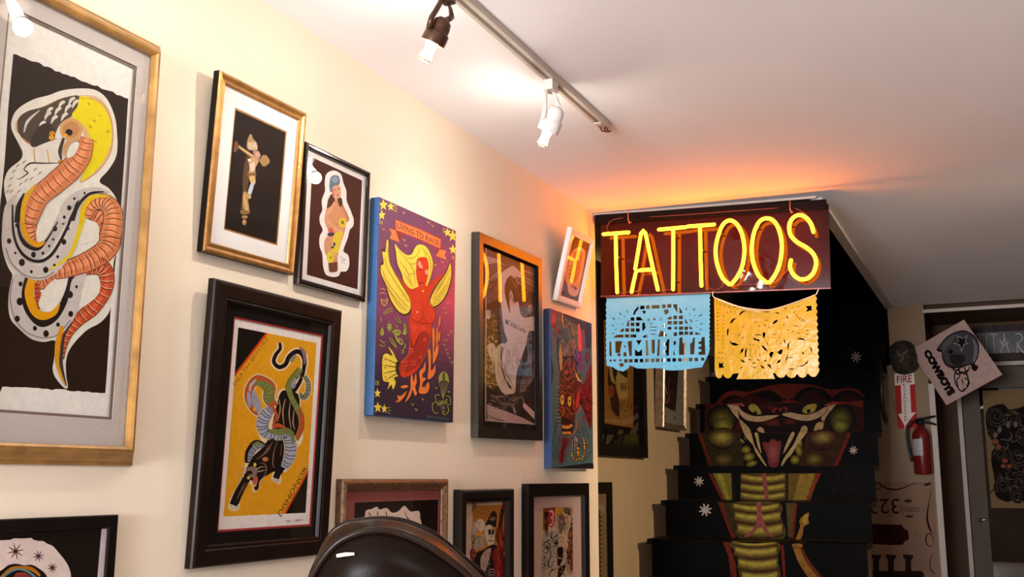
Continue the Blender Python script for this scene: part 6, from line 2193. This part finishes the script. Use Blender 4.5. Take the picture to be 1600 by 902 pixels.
W, Hh = 0.49, 0.62
M = wall_frame(5.9+W/2, 1.605+Hh/2, Hh, 0.0, 2.0, RX)
A = Art(M, 0.044)
A.k = 1.1
full = (-W/2+0.03, -Hh/2+0.03, W/2-0.03, Hh/2-0.03)
A.clip = full
A.rect(*full, (120, 112, 108))
A.tile(925, 570, 6.014)
A.poly([(600, -200), (800, -200), (790, 380), (760, 430), (700, 400), (640, 390), (615, 350)], (40, 26, 24), True)
A.ribbon([(690, 50), (680, 150), (690, 230), (710, 280)], [14, 22, 18, 10], (116, 104, 104))
A.ribbon([(690, 280), (690, 350), (715, 350), (725, 290)], [10, 14, 14, 8], (130, 76, 66))
A.ribbon([(730, 100), (720, 200), (735, 280)], [6, 10, 5], (84, 60, 56))
A.ribbon([(630, 290), (640, 400), (660, 480)], [14, 30, 22], (124, 96, 92))
for x, y in ((650, 480), (665, 510), (640, 450), (775, 500), (670, 460), (690, 490)):
    A.ell(x, y, 8, 10, (60, 44, 42))
framed('framed_print', 'deep silver box frame on the stair wall below the blue paper banner', M, W, Hh, [(0.0, 0.0005), (0.0, 0.05), (0.004, 0.056), (0.012, 0.056), (0.015, 0.050), (0.022, 0.053), (0.028, 0.053), (0.032, 0.045)], M_silver, A, 0.0485, group='pictures on the stair wall')

W, Hh = 0.50, 0.62
M = wall_frame(5.083-W/2, 1.289-Hh/2, Hh, 0.0, 0.0, RX)
A = Art(M, 0.0085)
A.k = 0.9
full = (-W/2+0.03, -Hh/2+0.03, W/2-0.03, Hh/2-0.03)
A.clip = full
A.rect(*full, (128, 104, 76))
A.tile(820, 750, 5.93)
for i in range(16):
    y = 240+i*42
    A.poly([(640, y+30), (668, y-20), (690, y+40), (712, y+60), (690, y+75), (705, y+110), (640, y+130)], (52, 36, 28) if i % 2 else (66, 46, 34), True)
framed('framed_print', 'black frame on the stair wall with a feathered print, cut off by the wall corner', M, W, Hh, [(0.0, 0.0005), (0.0, 0.022), (0.0015, 0.0235), (0.052, 0.0235), (0.053, 0.022), (0.0535, 0.012)], M_blackwood, A, 0.0115, group='pictures on the stair wall')
# ------------------------------------------------------------------ far wall: signs, extinguisher, doorway
YW = YF - 0.002
P_sign = paint_mat('printed_sign', 0.7, var=0.06, vscale=40, spec=0.05)
P_cloth = paint_mat('printed_cloth', 0.9, spec=0.05, var=0.08, vscale=30, bump=0.3, bscale=150)


def flat(name, label, cat, M, w, h, k, z, draw, mt, thick=0.003, base=(200, 190, 180), part='printed_face'):
    t = thing(name, label, cat, M)
    A = Art(M, z)
    A.k = k
    full = (-w/2, -h/2, w/2, h/2)
    A.clip = full
    A.rect(*full, base)
    draw(A)
    art_build(A, part, t, mt, lambda bm: box(bm, (-w/2, -h/2, z-thick), (w/2, h/2, z-0.0002)), base)
    return t


def fire(A):
    A.tile(1360, 500, 4.508)
    red = (150, 38, 34)
    A.poly([(150, 470), (182, 462), (214, 460), (222, 660), (195, 664), (240, 745), (240, 800), (150, 800)], red)
    A.poly([(345, 440), (300, 455), (278, 458), (288, 655), (320, 650), (248, 745), (240, 800), (360, 800)], red)
    A.text('FIRE', [(186, 396), (292, 388), (292, 440), (186, 446)], (140, 26, 26), 0.012)
    for i, ch in enumerate('EXTINGUISHER'):
        y = 452+i*22.5
        w_ = 9 if ch != 'I' else 3
        A.text(ch, [(238-w_+i*0.9, y), (238+w_+i*0.9, y-1), (238+w_+i*0.9, y+14), (238-w_+i*0.9, y+15)], (130, 40, 36), 0.01)


flat('fire_sign', 'red and white sign with a down arrow reading FIRE EXTINGUISHER', 'sign', back_frame(0.989, 1.814, YW, 0.0), 0.122, 0.362, 1.6, 0.004, fire, P_sign, base=(214, 190, 178))

# fire extinguisher on its hook
EX = Vector((1.072, YW-0.085, 1.335))
t = thing('fire_extinguisher', 'red fire extinguisher with black hose hanging on the far wall', 'fire extinguisher', Matrix.Translation(EX))
M_red = mat('extinguisher_red', (0.16, 0.008, 0.007), 0.25, coat=0.2)
b = NB()
lathe(b, [(0.0, 0.0), (0.050, 0.002), (0.056, 0.012), (0.056, 0.235), (0.052, 0.262), (0.040, 0.285), (0.024, 0.298), (0.018, 0.304), (0.018, 0.318), (0.0, 0.318)], n=32, cap=False)
obj('cylinder', b, M_red, t)
b = NB()
lathe(b, [(0.0, 0.312), (0.016, 0.312), (0.020, 0.320), (0.020, 0.340), (0.014, 0.352), (0.0, 0.352)], n=20, cap=False)
obj('valve', b, M_blackmetal, t)
for z0, dz in ((0.345, 0.024), (0.330, -0.016)):
    b = NB()
    pts = [(-0.03, -0.004, z0+0.002), (0.0, -0.006, z0+0.006), (0.05, -0.01, z0+0.006+dz*0.4), (0.095, -0.012, z0+dz)]
    tube(b, pts, [0.007, 0.009, 0.008, 0.006], n=8)
    obj('squeeze_handle', b, M_blackmetal, t)
b = NB()
hp = crom([(0, 0), (1, 0)], False, 2)
P3 = [(-0.016, -0.01, 0.338), (-0.05, -0.018, 0.335), (-0.078, -0.02, 0.30), (-0.084, -0.02, 0.24), (-0.078, -0.018, 0.17), (-0.066, -0.016, 0.11), (-0.060, -0.014, 0.085)]
tube(b, P3, [0.008]*5+[0.010, 0.012], n=10)
obj('hose', b, M_rubber, t)
b = NB()
n = 14
vv = []
for z0 in (0.12, 0.225):
    row = []
    for i in range(n+1):
        a = radians(-160 + 80*i/n)
        row.append(b.verts.new((0.0568*cos(a), 0.0568*sin(a), z0)))
    vv.append(row)
for i in range(n):
    b.faces.new((vv[0][i], vv[0][i+1], vv[1][i+1], vv[1][i]))
obj('label_sticker', b, mat('extinguisher_label', (0.42, 0.38, 0.38), 0.5, var=0.5, vscale=120, stretch=(1, 1, 4)), t)
b = NB()
box(b, (-0.02, 0.040, 0.30), (0.02, 0.0845, 0.35), bevel=0.003)
obj('wall_hook', b, M_blackmetal, t)

# camouflage cap on a screw
cp = thing('baseball_cap', 'dark camouflage cap hung on a screw above the red fire sign', 'cap', back_frame(0.994, 2.098, YW, 12))
M_camo = mat('camouflage_cloth', (0.035, 0.022, 0.014), 0.9, var=0.9, vscale=28)
b = NB()
rings = []
for k in range(9):
    f = k/8
    r = cos(f*pi/2*0.98)
    z = 0.004 + 0.075*sin(f*pi/2)
    ring_ = []
    for i in range(28):
        a = 2*pi*i/28
        x = 0.088*r*math.copysign(abs(cos(a))**0.8, cos(a))
        y = 0.112*r*math.copysign(abs(sin(a))**0.8, sin(a))
        ring_.append(b.verts.new((x*(1+0.05*sin(a)), y, z+0.004*sin(5*a)*r)))
    rings.append(ring_)
for A_, B_ in zip(rings, rings[1:]):
    for i in range(28):
        b.faces.new((A_[i], A_[(i+1) % 28], B_[(i+1) % 28], B_[i])).smooth = True
b.faces.new(rings[-1])
b.faces.new(rings[0][::-1])
obj('crown', b, M_camo, cp)
b = NB()
up, lo_ = [], []
for i in range(17):
    a = pi + pi*i/16
    up.append(b.verts.new((0.088*cos(a), -0.045+0.072*sin(a), 0.034-0.014*abs(cos(a)))))
    lo_.append(b.verts.new((0.088*cos(a), -0.045+0.072*sin(a), 0.030-0.014*abs(cos(a)))))
b.faces.new(up)
b.faces.new(lo_[::-1])
for i in range(16):
    b.faces.new((up[i], lo_[i], lo_[i+1], up[i+1]))
obj('brim', b, M_camo, cp)
b = NB()
for a0 in (0.6, 2.2, 3.9):
    tube(b, [(0.05*cos(a0), 0.05*sin(a0), 0.075), (0.02*cos(a0+0.5), 0.02*sin(a0+0.5), 0.082), (0.0, 0.0, 0.082)], [0.004, 0.006, 0.003], n=6)
obj('stitched_emblem', b, mat('grey_thread', (0.20, 0.17, 0.14), 0.8), cp)
b = NB()
lathe(b, [(0.0, 0.006), (0.005, 0.005), (0.006, 0.002), (0.003, 0.0), (0.003, -0.002)], back_frame(0.994, 2.247, YW), n=12)
tag(obj('screw', b, mat('bright_screw', (0.6, 0.55, 0.5), 0.3, metal=0.8)), 'bright screw head in the far wall just above the camouflage cap', 'screw')


# football towel hung askew across the corner of the doorway
def towel(A):
    A.tile(1400, 440, 4.51)
    ink, gr = (26, 20, 20), (66, 62, 64)
    A.poly([(287, 478), (320, 430), (370, 380), (440, 348), (500, 350), (560, 390), (585, 450), (580, 530), (555, 580), (580, 600), (560, 632), (535, 620), (525, 590), (480, 600), (400, 612), (350, 590), (325, 540), (320, 500), (300, 495)], ink, True)
    A.poly([(300, 470), (330, 430), (375, 388), (440, 356), (498, 358), (552, 396), (576, 452), (572, 530), (540, 575), (480, 588), (400, 600), (358, 582), (333, 535), (326, 490)], gr, True)
    A.poly([(540, 400), (574, 455), (570, 530), (540, 572), (552, 480)], (110, 106, 108), True)
    A.poly([(330, 440), (380, 390), (420, 370), (400, 420), (350, 480), (330, 500)], (84, 80, 80), True)
    st = [(428, 380), (470, 398), (505, 378), (490, 422), (510, 440), (484, 442), (460, 500), (446, 448), (400, 436), (440, 424)]
    A.poly(st, (150, 136, 132))
    cx, cy = 462, 425
    A.poly([(cx+(x-cx)*0.78, cy+(y-cy)*0.78) for x, y in st], ink)
    A.poly([(380, 520), (470, 518), (490, 550), (450, 588), (400, 585)], (40, 34, 34), True)
    A.ell(384, 495, 18, 16, ink)
    for p in ([(390, 600), (430, 650), (500, 690), (515, 720), (470, 775), (430, 740), (412, 680), (425, 630), (470, 600)], [(440, 600), (460, 680), (480, 740), (470, 775)], [(520, 600), (500, 640), (430, 690), (440, 740)], [(480, 600), (510, 690), (500, 740)], [(400, 610), (470, 640), (515, 620)], [(420, 650), (490, 650), (510, 700)]):
        A.ribbon(p, [8, 9, 8], ink)
    A.ell(466, 672, 16, 20, (176, 140, 110))
    A.ell(478, 735, 14, 18, (176, 140, 110))
    A.text('COWBOYS', [(232, 470), (422, 782), (370, 815), (190, 500)], (20, 15, 15), 0.09)


flat('hanging_towel', 'white towel printed with a football helmet hung askew over the doorway corner', 'towel', back_frame(1.305, 2.05, YF-0.021, 28.5), 0.386, 0.415, 1.05, 0.006, towel, P_cloth, base=(176, 148, 138), part='printed_cloth')


# upside-down house-number banner at the bottom
def ban(A):
    A.tile(1340, 740, 5.57)
    ink, mar = (44, 30, 26), (52, 20, 18)
    A.text('323', [(362, 352), (108, 352), (108, 220), (362, 220)], ink, 0.0)
    A.poly([(70, 440), (385, 448), (400, 480), (440, 500), (446, 575), (410, 592), (392, 622), (300, 625), (60, 612)], mar, False)
    A.ribbon([(40, 60), (100, 80), (180, 85), (200, 110), (180, 135), (110, 132)], [4, 12, 10, 8, 8, 3], ink)
    A.ribbon([(190, 85), (240, 125), (320, 142), (400, 125), (480, 95), (560, 88)], [8, 14, 14, 10, 6, 3], ink)
    A.ribbon([(580, 100), (610, 95), (640, 85)], [14, 24, 6], ink)
    A.ribbon([(640, 150), (620, 260), (605, 380), (620, 460), (650, 530)], [3, 8, 16, 20, 6], ink)
    A.ribbon([(650, 640), (605, 620), (595, 560), (620, 525), (655, 560), (660, 620)], [4, 10, 12, 8, 6, 3], ink)
    A.ribbon([(655, 700), (630, 760), (640, 840), (680, 880)], [3, 8, 10, 4], ink)
    for x, y, rx, ry in ((438, 240, 34, 14), (450, 375, 36, 10)):
        A.ell(x, y, rx, ry, (60, 44, 38))
    for y in (295, 310, 325):
        A.ribbon([(370, y), (450, y+4), (548, y+6)], [3, 8, 4], (90, 68, 58))
    A.ribbon([(395, 250), (375, 310), (400, 370)], [3, 6, 3], (90, 68, 58))
    for x0 in (115, 245, 395):
        A.poly([(x0, 705), (x0+90, 712), (x0+88, 730), (x0+70, 760), (x0+72, 850), (x0+20, 850), (x0+20, 750), (x0, 725)], ink)
    A.poly([(60, 850), (560, 850), (580, 880), (600, 1400), (60, 1400)], ink, False)


flat('cloth_banner', 'pale banner hung upside down with the number 323 below the fire extinguisher', 'banner', back_frame(0.919, 1.288-0.45, YW), 0.40, 0.90, 0.9, 0.004, ban, P_cloth, base=(150, 118, 96), part='printed_cloth')

# handrail along the right side of the stairs
t = thing('handrail', 'short black handrail end bracketed to the right side of the stairs', 'handrail', Matrix.Translation((0.932, 6.45, 1.65)))
b = NB()
tube(b, [(0.0, -0.13, 0.34), (0.0, -0.13, 0.16), (0.0, -0.12, 0.06), (0.002, -0.05, -0.005), (0.003, 0.03, -0.02), (0.002, 0.06, 0.02)], [0.009, 0.011, 0.012, 0.012, 0.011, 0.007], n=12)
obj('rail', b, M_blackmetal, t)
b = NB()
tube(b, [(0.0, -0.11, 0.08), (0.0, 0.10, 0.09), (-0.015, 0.15, 0.09), (-0.0375, 0.155, 0.09)], [0.005, 0.005, 0.006, 0.009], n=8)
obj('bracket', b, M_blackmetal, t)

# ---- entry alcove: door with glass, header, transom sign ----
DY = AY - 0.002
b = NB()
box(b, (AX, AY, 0), (1.27, AY+0.1, H-0.026))
box(b, (1.27, AY, 2.135), (2.75, AY+0.1, H-0.026))
box(b, (2.36, AY, 0), (2.75, AY+0.1, 2.135))
struct('wall_entry', b, M_brown)
door = thing('door_1', 'x', 'x', Matrix.Translation((1.27, AY, 0)))
for k_ in ('label', 'category'):
    del door[k_]
door['kind'] = 'structure'
b = NB()
box(b, (0.0, -0.02, 0), (0.030, 0.10, 2.13), bevel=0.003)
box(b, (1.06, -0.02, 0), (1.09, 0.10, 2.13), bevel=0.003)
box(b, (0.0305, -0.02, 2.10), (1.0595, 0.10, 2.13), bevel=0.003)
obj('door_frame', b, M_white, door)
M_doorgrey = mat('door_grey_paint', (0.12, 0.085, 0.06), 0.6, var=0.06, vscale=6, spec=0.2)
b = NB()
box(b, (0.034, 0.0, 0.01), (0.150, 0.045, 2.095), bevel=0.004)
box(b, (0.94, 0.0, 0.01), (1.056, 0.045, 2.095), bevel=0.004)
box(b, (0.1505, 0.0, 1.945), (0.9395, 0.045, 2.095), bevel=0.004)
box(b, (0.1505, 0.0, 0.01), (0.9395, 0.045, 0.28), bevel=0.004)
obj('door_leaf', b, M_doorgrey, door)
b = NB()
box(b, (0.150, 0.018, 0.28), (0.940, 0.024, 1.945))
obj('glass_pane', b, glass_mat('door_glass', tint=(0.6, 0.55, 0.5)), door)
b = NB()
tube(b, [(0.09, -0.001, 1.02), (0.09, -0.05, 1.02), (0.09, -0.055, 1.03), (0.16, -0.055, 1.03)], 0.009, n=10)
obj('door_handle', b, mat('steel', (0.4, 0.38, 0.36), 0.3, metal=0.9), door)
# night outside the glass door
b = NB()
box(b, (0.9, 9.2, 0.0), (3.9, 9.25, 2.9))
struct('wall_porch', b, mat('porch_brick', (0.10, 0.065, 0.045), 0.9, var=0.4, vscale=9))


def poster(A):
    A.tile(1490, 600, 2.991)
    ink = (30, 22, 20)
    rp = random.Random(4)
    A.poly([(150, 150), (170, 110), (230, 95), (260, 120), (300, 115), (400, 120), (420, 560), (300, 540), (250, 552), (195, 520), (190, 440), (175, 350), (190, 290), (160, 230)], (30, 22, 18), True)
    for p in ([(160, 180), (170, 120), (220, 105), (240, 150), (205, 180), (185, 150)], [(250, 150), (270, 125), (310, 140), (320, 180)], [(160, 210), (175, 240), (200, 235)], [(170, 245), (190, 262), (215, 240)], [(240, 190), (250, 240), (230, 280)], [(190, 330), (230, 380), (300, 360)], [(200, 460), (240, 480), (270, 520), (300, 470)], [(200, 500), (250, 545), (300, 520)], [(260, 300), (300, 280), (340, 300)], [(300, 180), (330, 230), (340, 200)]):
        A.ribbon(p, [6, 16, 6], ink)
    for i in range(40):
        x, y = rp.uniform(180, 330), rp.uniform(150, 530)
        A.ribbon([(x, y), (x+rp.uniform(-18, 18), y+rp.uniform(-18, 18)), (x+rp.uniform(-30, 30), y+rp.uniform(-10, 30))], [3, rp.uniform(5, 12), 3], rp.choice([(14, 10, 9), (58, 46, 38), (22, 16, 14)]), 3)
    gy = (104, 90, 74)
    for cx, cy, r, tn, a0 in ((200, 150, 46, 1.6, 0.4), (280, 165, 42, 1.4, 2.0), (330, 240, 40, 1.5, 1.0), (215, 330, 34, 1.3, 3.0), (300, 340, 44, 1.5, 0.0), (230, 480, 40, 1.5, 2.4), (310, 460, 46, 1.4, 4.0), (300, 525, 30, 1.2, 1.0), (180, 225, 24, 1.2, 0.0), (390, 180, 40, 1.4, 1.0), (380, 400, 50, 1.5, 2.0)):
        A.spiral(cx, cy, r+5, tn, 9, gy, a0)
        A.spiral(cx, cy, r, tn, 12, ink, a0)
        A.spiral(cx, cy, r-7, tn, 3, gy, a0)
    A.scribble(270, 300, 90, 200, 60, [gy, ink, (60, 48, 40)], 40, 6, 60, 60, 8, 0.5)
    for x, y, r in ((195, 270, 16), (210, 295, 14), (240, 360, 14), (232, 385, 12), (262, 385, 12)):
        A.ell(x, y, r, r*0.8, (140, 80, 50))
    for x, y in ((195, 240), (215, 215), (255, 190), (290, 190)):
        A.ell(x, y, 10, 14, (120, 108, 92))


flat('wall_poster', 'tall poster of dense black swirling tattoo art hung on the door glass', 'poster', back_frame(1.80, 1.52, AY+0.0165), 0.72, 0.82, 0.85, 0.0035, poster, P_sign, base=(140, 112, 78))
# unlit letter sign over the door
us = thing('unlit_sign', 'dark unlit tube sign of capital letters above the door', 'sign', back_frame(2.02, 2.262, AY-0.002))
b = NB()
box(b, (-0.61, -0.125, 0.0005), (0.61, 0.125, 0.014), bevel=0.002)
obj('sign_board', b, mat('striped_dark_cloth', (0.030, 0.010, 0.010), 0.7, var=0.9, vscale=3, stretch=(9, 0.05, 1)), us)
b = NB()
box(b, (-0.60, -0.075, 0.0145), (0.60, 0.080, 0.018), bevel=0.001)
obj('letter_panel', b, mat('black_letter_panel', (0.012, 0.009, 0.008), 0.3), us)
SA_ = Art(us.matrix_world.copy(), 0.03).tile(1430, 460, 9.02)
M_unlit = mat('unlit_glass_tube', (0.62, 0.54, 0.48), 0.2, spec=0.8)


def utube(strokes):
    b = NB()
    for st in strokes:
        P_ = [SA_.loc(p) for p in (crom(st, False, 4) if len(st) > 2 else [Vector(q) for q in st])]
        tube(b, [(p.x, p.y, 0.03) for p in P_], 0.0045, n=8)
    obj('letter_tube', b, M_unlit, us)


utube([[(895, 580), (950, 720), (1010, 830), (1030, 826)], [(870, 572), (905, 576)]])
utube([[(1005, 570), (1010, 690), (1015, 800)]])
utube([[(1050, 565), (1165, 562)], [(1105, 566), (1110, 690), (1118, 826)]])
utube([[(1235, 566), (1268, 564)], [(1250, 566), (1256, 610), (1225, 740), (1200, 828)], [(1256, 610), (1300, 740), (1325, 828)], [(1190, 645), (1262, 725), (1322, 655)]])
utube([[(1405, 562), (1470, 555), (1510, 600), (1490, 660), (1425, 690)], [(1440, 690), (1490, 780), (1540, 830)], [(1440, 690), (1436, 826)]])
# ------------------------------------------------------------------ black leather client chair in the foreground
M_leather = mat('black_leather', (0.006, 0.003, 0.002), 0.26, var=0.25, vscale=14, bump=0.06, bscale=260, spec=0.04)
M_pipe = mat('leather_piping', (0.012, 0.006, 0.004), 0.22, spec=0.12)


def at_depth(x, y, d):
    D = ray(x, y)
    return CAM + D*(d/D.dot(FWD))


CB = at_depth(625, 1000, 1.42)
ch = thing('leather_chair', 'black leather client chair with a rounded padded back in the foreground', 'chair', Matrix.Translation((CB.x, CB.y, 0)))
chI = ch.matrix_world.inverted()
# outlines of the back pad: front face edge and crown (surveyed at their own depths)
front = [(x, y+3) for x, y in [(440, 1250), (445, 1120), (458, 1000), (480, 925), (508, 872), (540, 842), (590, 829), (640, 840), (690, 868), (735, 905), (775, 960), (800, 1050), (812, 1150), (815, 1250)]]
crown = [(x, y+8) for x, y in [(470, 1250), (474, 1120), (482, 960), (496, 884), (513, 838), (535, 816), (575, 807), (625, 808), (675, 828), (717, 862), (760, 898), (800, 950), (826, 1060), (832, 1250)]]
D1, D2 = 1.34, 1.50
F = [at_depth(p.x, p.y, D1) for p in crom(front, False, 4)]
Cn = [at_depth(p.x, p.y, D2) for p in crom(crown, False, 4)]
b = NB()
n = len(F)
cen = sum((p for p in F), Vector())/n
fw2 = Vector((FWD.x, FWD.y, 0)).normalized()
rows = []
for sc, dd in ((0.35, -0.030), (0.62, -0.026), (0.82, -0.016), (0.94, -0.005)):
    rows.append([cen + (p-cen)*sc + fw2*dd for p in F])
rows.append(F)
for f in (0.2, 0.4, 0.6, 0.8):
    bulge = sin(pi*f)*0.010
    rows.append([a.lerp(c, f) + ((a.lerp(c, f)-cen).normalized())*bulge for a, c in zip(F, Cn)])
rows.append(Cn)
cb = sum((p for p in Cn), Vector())/n
for sc, dd in ((0.94, 0.010), (0.8, 0.022), (0.5, 0.030)):
    rows.append([cb + (p-cb)*sc + fw2*dd for p in Cn])
V = [[b.verts.new(chI @ p) for p in r] for r in rows]
for A_, B_ in zip(V, V[1:]):
    for i in range(n-1):
        b.faces.new((A_[i], A_[i+1], B_[i+1], B_[i])).smooth = True
b.faces.new(V[0][::-1])
b.faces.new(V[-1])
for A_, B_ in zip(V, V[1:]):
    b.faces.new((A_[-1], A_[0], B_[0], B_[-1]))
bmesh.ops.recalc_face_normals(b, faces=b.faces[:])
obj('back_pad', b, M_leather, ch)
for ring_, off in ((F, 0.0), (Cn, 0.0)):
    b = NB()
    tube(b, [chI @ (p + (p-cen).normalized()*0.003) for p in ring_], 0.0048, n=8)
    obj('piping', b, M_pipe, ch)
sm = [at_depth(p.x, p.y, D1-0.012) for p in crom([(560, 905), (600, 880), (645, 885), (690, 910), (740, 960), (770, 1040)], False, 6)]
b = NB()
tube(b, [chI @ p for p in sm], 0.004, n=8)
obj('piping', b, M_pipe, ch)
a0, a1 = at_depth(526, 869, D1-0.017), at_depth(554, 866, D1-0.017)
b = NB()
tube(b, [chI @ a0, chI @ ((a0+a1)/2 + Vector((0, 0, 0.0006))), chI @ a1], [0.0022, 0.0026, 0.002], n=8)
o = obj('sewn_tag', b, mat('white_tag', (0.62, 0.56, 0.50), 0.7), ch)
o['label'] = 'small white sewn tag'
lowz = min(p.z for p in F)
ctr = Vector((CB.x, CB.y, 0))
ax = Vector((FWD.x, FWD.y, 0)).normalized()
MR = Matrix.Rotation(math.atan2(-ax.x, ax.y), 4, 'Z')
b = NB()
box(b, (-0.25, 0.02, 0.44), (0.25, 0.52, 0.57), bevel=0.035, M=MR)
for f in b.faces:
    f.smooth = True
obj('seat', b, M_leather, ch)
b = NB()
box(b, (-0.05, -0.01, 0.40), (0.05, 0.04, lowz+0.02), bevel=0.008, M=MR)
obj('back_bracket', b, M_blackmetal, ch)
M_chrome = mat('chrome', (0.6, 0.6, 0.6), 0.15, metal=1.0)
b = NB()
lathe(b, [(0.0, 0.0005), (0.28, 0.0005), (0.28, 0.02), (0.24, 0.035), (0.07, 0.05), (0.055, 0.06), (0.055, 0.40), (0.12, 0.42), (0.12, 0.438), (0.0, 0.438)], MR @ Matrix.Translation((0, 0.26, 0)), n=32, cap=False)
obj('pedestal', b, M_chrome, ch)
for sg in (-1, 1):
    b = NB()
    box(b, (sg*0.33-0.04, 0.02, 0.70), (sg*0.33+0.04, 0.40, 0.755), bevel=0.02, M=MR)
    box(b, (sg*0.33-0.02, 0.16, 0.50), (sg*0.33+0.02, 0.22, 0.705), bevel=0.005, M=MR)
    box(b, (min(sg*0.24, sg*0.33), 0.165, 0.485), (max(sg*0.24, sg*0.33), 0.215, 0.52), bevel=0.005, M=MR)
    bmesh.ops.remove_doubles(b, verts=b.verts[:], dist=1e-5)
    obj('armrest', b, M_leather, ch)
